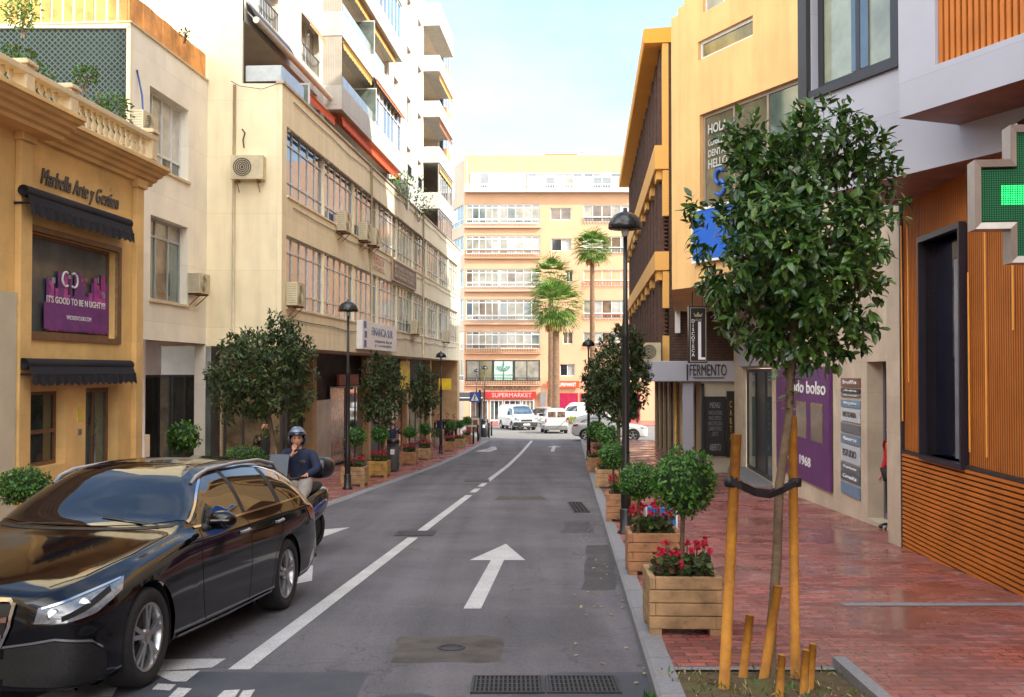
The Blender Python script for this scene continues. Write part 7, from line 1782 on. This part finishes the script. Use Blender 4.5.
# ---- scooter and rider (x forward)
hd = (-.24, -.97); sx_, sy_ = fx(298, 14.5), 14.35
sc_ = thing('motor_scooter', 'dark blue and black motor scooter with top case waiting behind the black car', 'scooter', (sx_, sy_, gz(sy_)), math.atan2(hd[1], hd[0]))
BLUP = M('blue scooter paint', (.01, .05, .22), .2, .1, 4, coat=.8); 
def wheel2(x, r, nm):
    w = thing('wheel', None, None); w.parent = sc_; w.name = nm
    bm = BM(); lathe(bm, [(r*.68, -.045), (r*.9, -.058), (r*.98, -.04), (r, 0), (r*.98, .04), (r*.9, .058), (r*.68, .045)], (x, 0, r), 28, axis='y', cap=False); obj('tyre', bm, TYRE, w)
    bm = BM(); lathe(bm, [(r*.69, -.03), (r*.62, -.02), (.05, -.025), (.05, .025), (r*.62, .02), (r*.69, .03)], (x, 0, r), 24, axis='y'); obj('rim', bm, RIMD, w)
    # keep a mesh as the wheel itself
    return w
wheel2(.72, .27, 'wheel'); wheel2(-.62, .26, 'wheel')
def loft(name, secs, mat, parent, sub=1):
    "secs: (x, half width, z low, z high)"
    bm = BM(); rings = []
    for x, w, z0, z1 in secs:
        rings.append([bm.verts.new((x, y*w, z0+(z1-z0)*z)) for y, z in ((-.7, 0), (.7, 0), (1, .3), (1, .7), (.6, 1), (-.6, 1), (-1, .7), (-1, .3))])
    for A, B_ in zip(rings, rings[1:]):
        for k in range(8): bm.faces.new([A[k], A[(k+1) % 8], B_[(k+1) % 8], B_[k]])
    bm.faces.new(rings[0][::-1]); bm.faces.new(rings[-1]); bmesh.ops.recalc_face_normals(bm, faces=bm.faces); o = obj(name, bm, mat, parent, True); subsurf(o, sub+1); return o
loft('rear_body', [(-.98, .06, .66, .80), (-.85, .13, .48, .84), (-.5, .19, .36, .86), (-.1, .20, .30, .80), (.05, .16, .28, .60)], M('black scooter paint', (.01, .01, .012), .2, coat=.6), sc_)
loft('blue_side_panel', [(-.80, .165, .58, .70), (-.5, .205, .50, .72), (-.15, .212, .46, .66), (.0, .17, .42, .56)], BLUP, sc_)
loft('footboard', [(-.05, .20, .20, .34), (.3, .2, .20, .32), (.5, .18, .22, .42)], PLAST, sc_)
loft('front_shield', [(.40, .12, .30, 1.0), (.50, .24, .34, 1.06), (.60, .25, .38, 1.0), (.72, .16, .52, .92), (.80, .06, .62, .80)], BLUP, sc_)
loft('seat', [(-.72, .10, .82, .92), (-.5, .16, .80, .92), (-.2, .17, .78, .86), (.05, .10, .78, .84)], BLKC, sc_)
loft('front_fender', [(.42, .07, .36, .50), (.6, .09, .50, .60), (.8, .08, .48, .58), (.98, .04, .34, .42)], BLUP, sc_)
loft('top_case', [(-1.02, .12, 1.0, 1.20), (-.94, .19, .94, 1.25), (-.76, .20, .93, 1.27), (-.62, .15, .95, 1.23)], M('black glossy case', (.012, .012, .014), .18, .1, 5), sc_)
loft('exhaust', [(-.1, .04, .22, .30), (-.5, .06, .22, .34), (-.9, .07, .30, .44)], M('dark exhaust', (.04, .035, .03), .4, metal=.6), sc_, 0).location = (0, -.2, 0)
bm = BM(); tube(bm, [(.42, -.33, 1.08), (.46, -.2, 1.06), (.50, 0, 1.04), (.46, .2, 1.06), (.42, .33, 1.08)], .018, 8); tube(bm, [(.5, 0, 1.0), (.66, 0, .55), (.72, 0, .3)], .03, 8); obj('handlebar', bm, PLAST, sc_)
bm = BM(); face(bm, [(.60, -.16, 1.02), (.60, .16, 1.02), (.46, .13, 1.38), (.46, -.13, 1.38)]); o = obj('windshield', bm, M('tinted screen', (.12, .15, .19), .08, ior=1.6), sc_); o.modifiers.new('sol', 'SOLIDIFY').thickness = .006
for sg in (1, -1):
    bm = BM(); tube(bm, [(.46, sg*.26, 1.07), (.48, sg*.32, 1.24)], .007, 6); bmesh.ops.create_uvsphere(bm, u_segments=12, v_segments=8, radius=1, matrix=Matrix.Translation((.48, sg*.33, 1.28)) @ Matrix.Diagonal((.015, .055, .035, 1))); obj('mirror', bm, PLAST, sc_, True)
bm = BM(); bmesh.ops.create_uvsphere(bm, u_segments=14, v_segments=8, radius=1, matrix=Matrix.Translation((.775, 0, .80)) @ Matrix.Diagonal((.04, .11, .05, 1))); obj('headlight', bm, HLM, sc_, True)
bm = BM(); bmesh.ops.create_uvsphere(bm, u_segments=14, v_segments=8, radius=1, matrix=Matrix.Translation((-.97, 0, .74)) @ Matrix.Diagonal((.03, .07, .035, 1))); obj('tail_light', bm, TLM, sc_, True)
# rider: looks at the camera, right hand at the chin, left foot on the road
rd = thing('person', 'rider in dark blue jacket and open helmet on the scooter, hand at the chin', 'person', tuple(sc_.location), sc_.rotation_euler.z)
V = [Vector((-.18, 0, .94)), Vector((-.17, 0, 1.08)), Vector((-.13, 0, 1.26)), Vector((-.10, 0, 1.42)), Vector((-.08, 0, 1.47))]; E = [(0, 1), (1, 2), (2, 3), (3, 4)]; Rr = [(.09, .08), (.09, .08), (.105, .08), .05, .058]
def chain(start, pts, rs):
    b = len(V)
    for i, (p, r) in enumerate(zip(pts, rs)): V.append(Vector(p)); Rr.append(r); E.append((start if i == 0 else b+i-1, b+i))
    return b
# forward face turned to the camera: camera direction in local frame
cd = Matrix.Rotation(-sc_.rotation_euler.z, 3, 'Z') @ (Vector((0, 0, CAMZ))-Vector((sx_, sy_, gz(sy_)+1.5))).normalized()
la_ = chain(2, [(-.12, .20, 1.36), (.0, .33, 1.15), (.16, .24, 1.09)], [.04, .038, .027]); hand(V, E, Rr, la_+2, (1, -.1, -.2), (0, 0, 1), 1, .9, 1)
chin = Vector((-.05, 0, 1.44))+cd*.14
ra_ = chain(2, [(-.12, -.20, 1.36), (.02, -.30, 1.12), tuple(chin+Vector((.03, -.06, -.11)))], [.04, .038, .027]); hand(V, E, Rr, ra_+2, (-.1, .25, 1), cd, 1, 1.2, -1)
ll = chain(0, [(-.12, .12, .90), (.28, .20, .80), (.22, .34, .34), (.22, .36, .08), (.34, .37, .03)], [.07, .055, .042, .036, .033]); rl = chain(0, [(-.12, -.12, .90), (.30, -.17, .84), (.26, -.15, .48), (.40, -.15, .36)], [.07, .055, .042, .033])
rb = skin_obj('body', V, E, Rr, SKIN, rd); hc = Vector((-.05, 0, 1.545)); hh_ = head(rb, hc, cd, None, None)
def sub(ids, rs, nm, mat, ex=()):
    mp = {v: i for i, v in enumerate(ids)}; skin_obj(nm, [V[i] for i in ids], [(mp[a], mp[b]) for a, b in E if a in mp and b in mp], rs, mat, rd)
sub([0, 1, 2, 3, la_, la_+1, la_+2, ra_, ra_+1, ra_+2], [(.18, .165), (.165, .145), (.185, .15), .09, .082, .062, .044, .082, .062, .044], 'jacket', NAVY)
GRYT = M('light grey trousers', (.38, .35, .32), .85, .15, 10)
sub([0, 1, ll, ll+1, ll+2, ll+3, rl, rl+1, rl+2], [(.172, .155), (.15, .135), .11, .085, .065, .055, .11, .085, .065], 'trousers', GRYT)
for b in (ll+4, rl+3):
    bm = BM(); p = V[b]; bmesh.ops.create_uvsphere(bm, u_segments=14, v_segments=8, radius=1)
    for v in bm.verts: v.co = Vector((v.co.x*.145+p.x-.05, v.co.y*.05+p.y, max(p.z-.03, v.co.z*.055+p.z)))
    obj('shoe', bm, BLKC, rd, True)
f = cd.copy(); u = Vector((0, 0, 1)); l = u.cross(f).normalized(); u = f.cross(l); Mx = Matrix((f, l, u)).transposed().to_4x4(); Mx.translation = hc+Vector((0, 0, .02))
bm = BM(); bmesh.ops.create_uvsphere(bm, u_segments=32, v_segments=24, radius=1)
bmesh.ops.delete(bm, geom=[v for v in bm.verts if (v.co.x > .42 and v.co.z < .22) or v.co.z < -.72], context='VERTS')
for v in bm.verts: v.co = (v.co.x*.148-.005, v.co.y*.128, v.co.z*.152)
bmesh.ops.transform(bm, matrix=Mx, verts=bm.verts); o = obj('helmet', bm, M('helmet navy', (.012, .025, .07), .15, .2, 5, coat=1), rd, True); o.modifiers.new('sol', 'SOLIDIFY').thickness = .018
bm = BM(); rows = []
for j in range(4):
    el = R(28+j*14); rows.append([bm.verts.new((.16*math.cos(el)*math.cos(a), .142*math.cos(el)*math.sin(a), .165*math.sin(el))) for a in [R(-60+12*i) for i in range(11)]])
for A_, B_ in zip(rows, rows[1:]):
    for i in range(10): bm.faces.new([A_[i], A_[i+1], B_[i+1], B_[i]])
bmesh.ops.transform(bm, matrix=Mx, verts=bm.verts); obj('visor', bm, M('visor', (.10, .14, .20), .05, ior=1.8), o, True)
# ================================================================ one mesh per piece: separate parts that consist of pieces standing apart
def split_loose(o, eps=.03):
    me = o.data; n = len(me.vertices); par = list(range(n))
    def fd(a):
        while par[a] != a: par[a] = par[par[a]]; a = par[a]
        return a
    for e in me.edges:
        a, b = fd(e.vertices[0]), fd(e.vertices[1])
        if a != b: par[a] = b
    comp = {}
    for i in range(n): comp.setdefault(fd(i), []).append(i)
    groups = []
    for vs in comp.values():
        lo = [min(me.vertices[i].co[k] for i in vs)-eps/2 for k in range(3)]; hi = [max(me.vertices[i].co[k] for i in vs)+eps/2 for k in range(3)]
        groups.append([lo, hi, set(vs)])
    ch = True
    while ch:
        ch = False; out = []
        for g in groups:
            for h in out:
                if all(g[0][k] <= h[1][k] and h[0][k] <= g[1][k] for k in range(3)):
                    h[0] = [min(a, b) for a, b in zip(g[0], h[0])]; h[1] = [max(a, b) for a, b in zip(g[1], h[1])]; h[2] |= g[2]; ch = True; break
            else: out.append(g)
        groups = out
    if len(groups) < 2 or len(groups) > 90: return
    for gi, g in enumerate(groups):
        vs = sorted(g[2]); mp = {v: i for i, v in enumerate(vs)}
        fs = [p for p in me.polygons if p.vertices[0] in mp]
        m2 = bpy.data.meshes.new(me.name); m2.from_pydata([tuple(me.vertices[i].co) for i in vs], [], [tuple(mp[v] for v in p.vertices) for p in fs])
        for p, q in zip(m2.polygons, fs): p.material_index = q.material_index; p.use_smooth = q.use_smooth
        for m in me.materials: m2.materials.append(m)
        if gi == 0: first = m2
        else: c = o.copy(); c.data = m2; COL.objects.link(c)
    o.data = first
NAMES = {'pilaster', 'pillar', 'ochre_pier', 'window_railing', 'awning_arm', 'window_awning', 'window_sill', 'awning_roller', 'mail', 'bracket', 'bracket_beams', 'gold_column', 'post', 'legs', 'foot', 'photo_panel', 'mounting_bracket', 'balcony_rail', 'eyes', 'wrap', 'notice', 'windows', 'roof_box', 'stand', 'printed_squares', 'dark_column', 'coping'}
for o in list(COL.objects):
    if o.type == 'MESH' and o.name.split('.')[0] in NAMES and o.data.users == 1: split_loose(o)
# ================================================================ LIGHT
world = bpy.data.worlds.new('World'); scene.world = world; world.use_nodes = True
nt = world.node_tree; bg = nt.nodes['Background']
SUN_AZ = R(60); SUN_EL = R(37)      # azimuth from -Y towards +X
sdir = Vector((math.sin(SUN_AZ)*math.cos(SUN_EL), -math.cos(SUN_AZ)*math.cos(SUN_EL), math.sin(SUN_EL)))
sky = nt.nodes.new('ShaderNodeTexSky'); sky.sky_type = 'NISHITA'; sky.sun_disc = False; sky.sun_elevation = SUN_EL
sky.sun_rotation = math.atan2(sdir.x, sdir.y); sky.air_density = 1.0; sky.dust_density = .6; sky.ozone_density = 1.0
tc = nt.nodes.new('ShaderNodeTexCoord'); mp = nt.nodes.new('ShaderNodeMapping'); mp.inputs['Scale'].default_value = (1, 1, 2.6)
nz = nt.nodes.new('ShaderNodeTexNoise'); nz.inputs['Scale'].default_value = 2.2; nz.inputs['Detail'].default_value = 7; nz.inputs['Roughness'].default_value = .55
nt.links.new(tc.outputs['Generated'], mp.inputs[0]); nt.links.new(mp.outputs[0], nz.inputs['Vector'])
mr = nt.nodes.new('ShaderNodeMapRange'); mr.inputs[1].default_value = .48; mr.inputs[2].default_value = .72; mr.inputs[3].default_value = .0; mr.inputs[4].default_value = .75
nt.links.new(nz.outputs['Fac'], mr.inputs[0])
# bright cloud added in unseen sky behind camera to fill shade, thin haze elsewhere
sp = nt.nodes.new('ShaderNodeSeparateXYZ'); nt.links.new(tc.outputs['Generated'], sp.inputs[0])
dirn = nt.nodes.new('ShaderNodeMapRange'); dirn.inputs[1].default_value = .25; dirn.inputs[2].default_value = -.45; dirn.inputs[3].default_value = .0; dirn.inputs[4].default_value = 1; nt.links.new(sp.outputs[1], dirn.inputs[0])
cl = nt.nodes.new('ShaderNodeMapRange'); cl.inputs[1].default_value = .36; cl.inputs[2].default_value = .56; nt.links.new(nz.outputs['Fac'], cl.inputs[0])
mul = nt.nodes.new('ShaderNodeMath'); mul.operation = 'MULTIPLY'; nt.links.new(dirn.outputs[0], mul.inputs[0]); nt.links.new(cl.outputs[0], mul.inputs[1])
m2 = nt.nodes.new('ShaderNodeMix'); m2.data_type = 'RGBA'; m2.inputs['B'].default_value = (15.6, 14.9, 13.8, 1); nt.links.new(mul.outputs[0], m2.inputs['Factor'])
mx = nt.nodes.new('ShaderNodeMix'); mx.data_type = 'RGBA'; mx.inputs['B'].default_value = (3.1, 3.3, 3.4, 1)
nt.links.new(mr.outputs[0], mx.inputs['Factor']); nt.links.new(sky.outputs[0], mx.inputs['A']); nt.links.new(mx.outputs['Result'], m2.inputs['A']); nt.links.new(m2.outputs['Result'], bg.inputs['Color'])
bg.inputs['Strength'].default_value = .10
sl = bpy.data.lights.new('sun', 'SUN'); sl.energy = 2.0; sl.angle = R(.5); sl.color = (1, .94, .84)
so = bpy.data.objects.new('sun', sl); COL.objects.link(so); so.rotation_euler = (-sdir).to_track_quat('-Z', 'Y').to_euler(); so.location = (20, -20, 40)
scene.view_settings.view_transform = 'Standard'; scene.view_settings.look = 'None'; scene.view_settings.exposure = 1.98; scene.view_settings.gamma = 1
scene.render.resolution_x = 1024; scene.render.resolution_y = 697
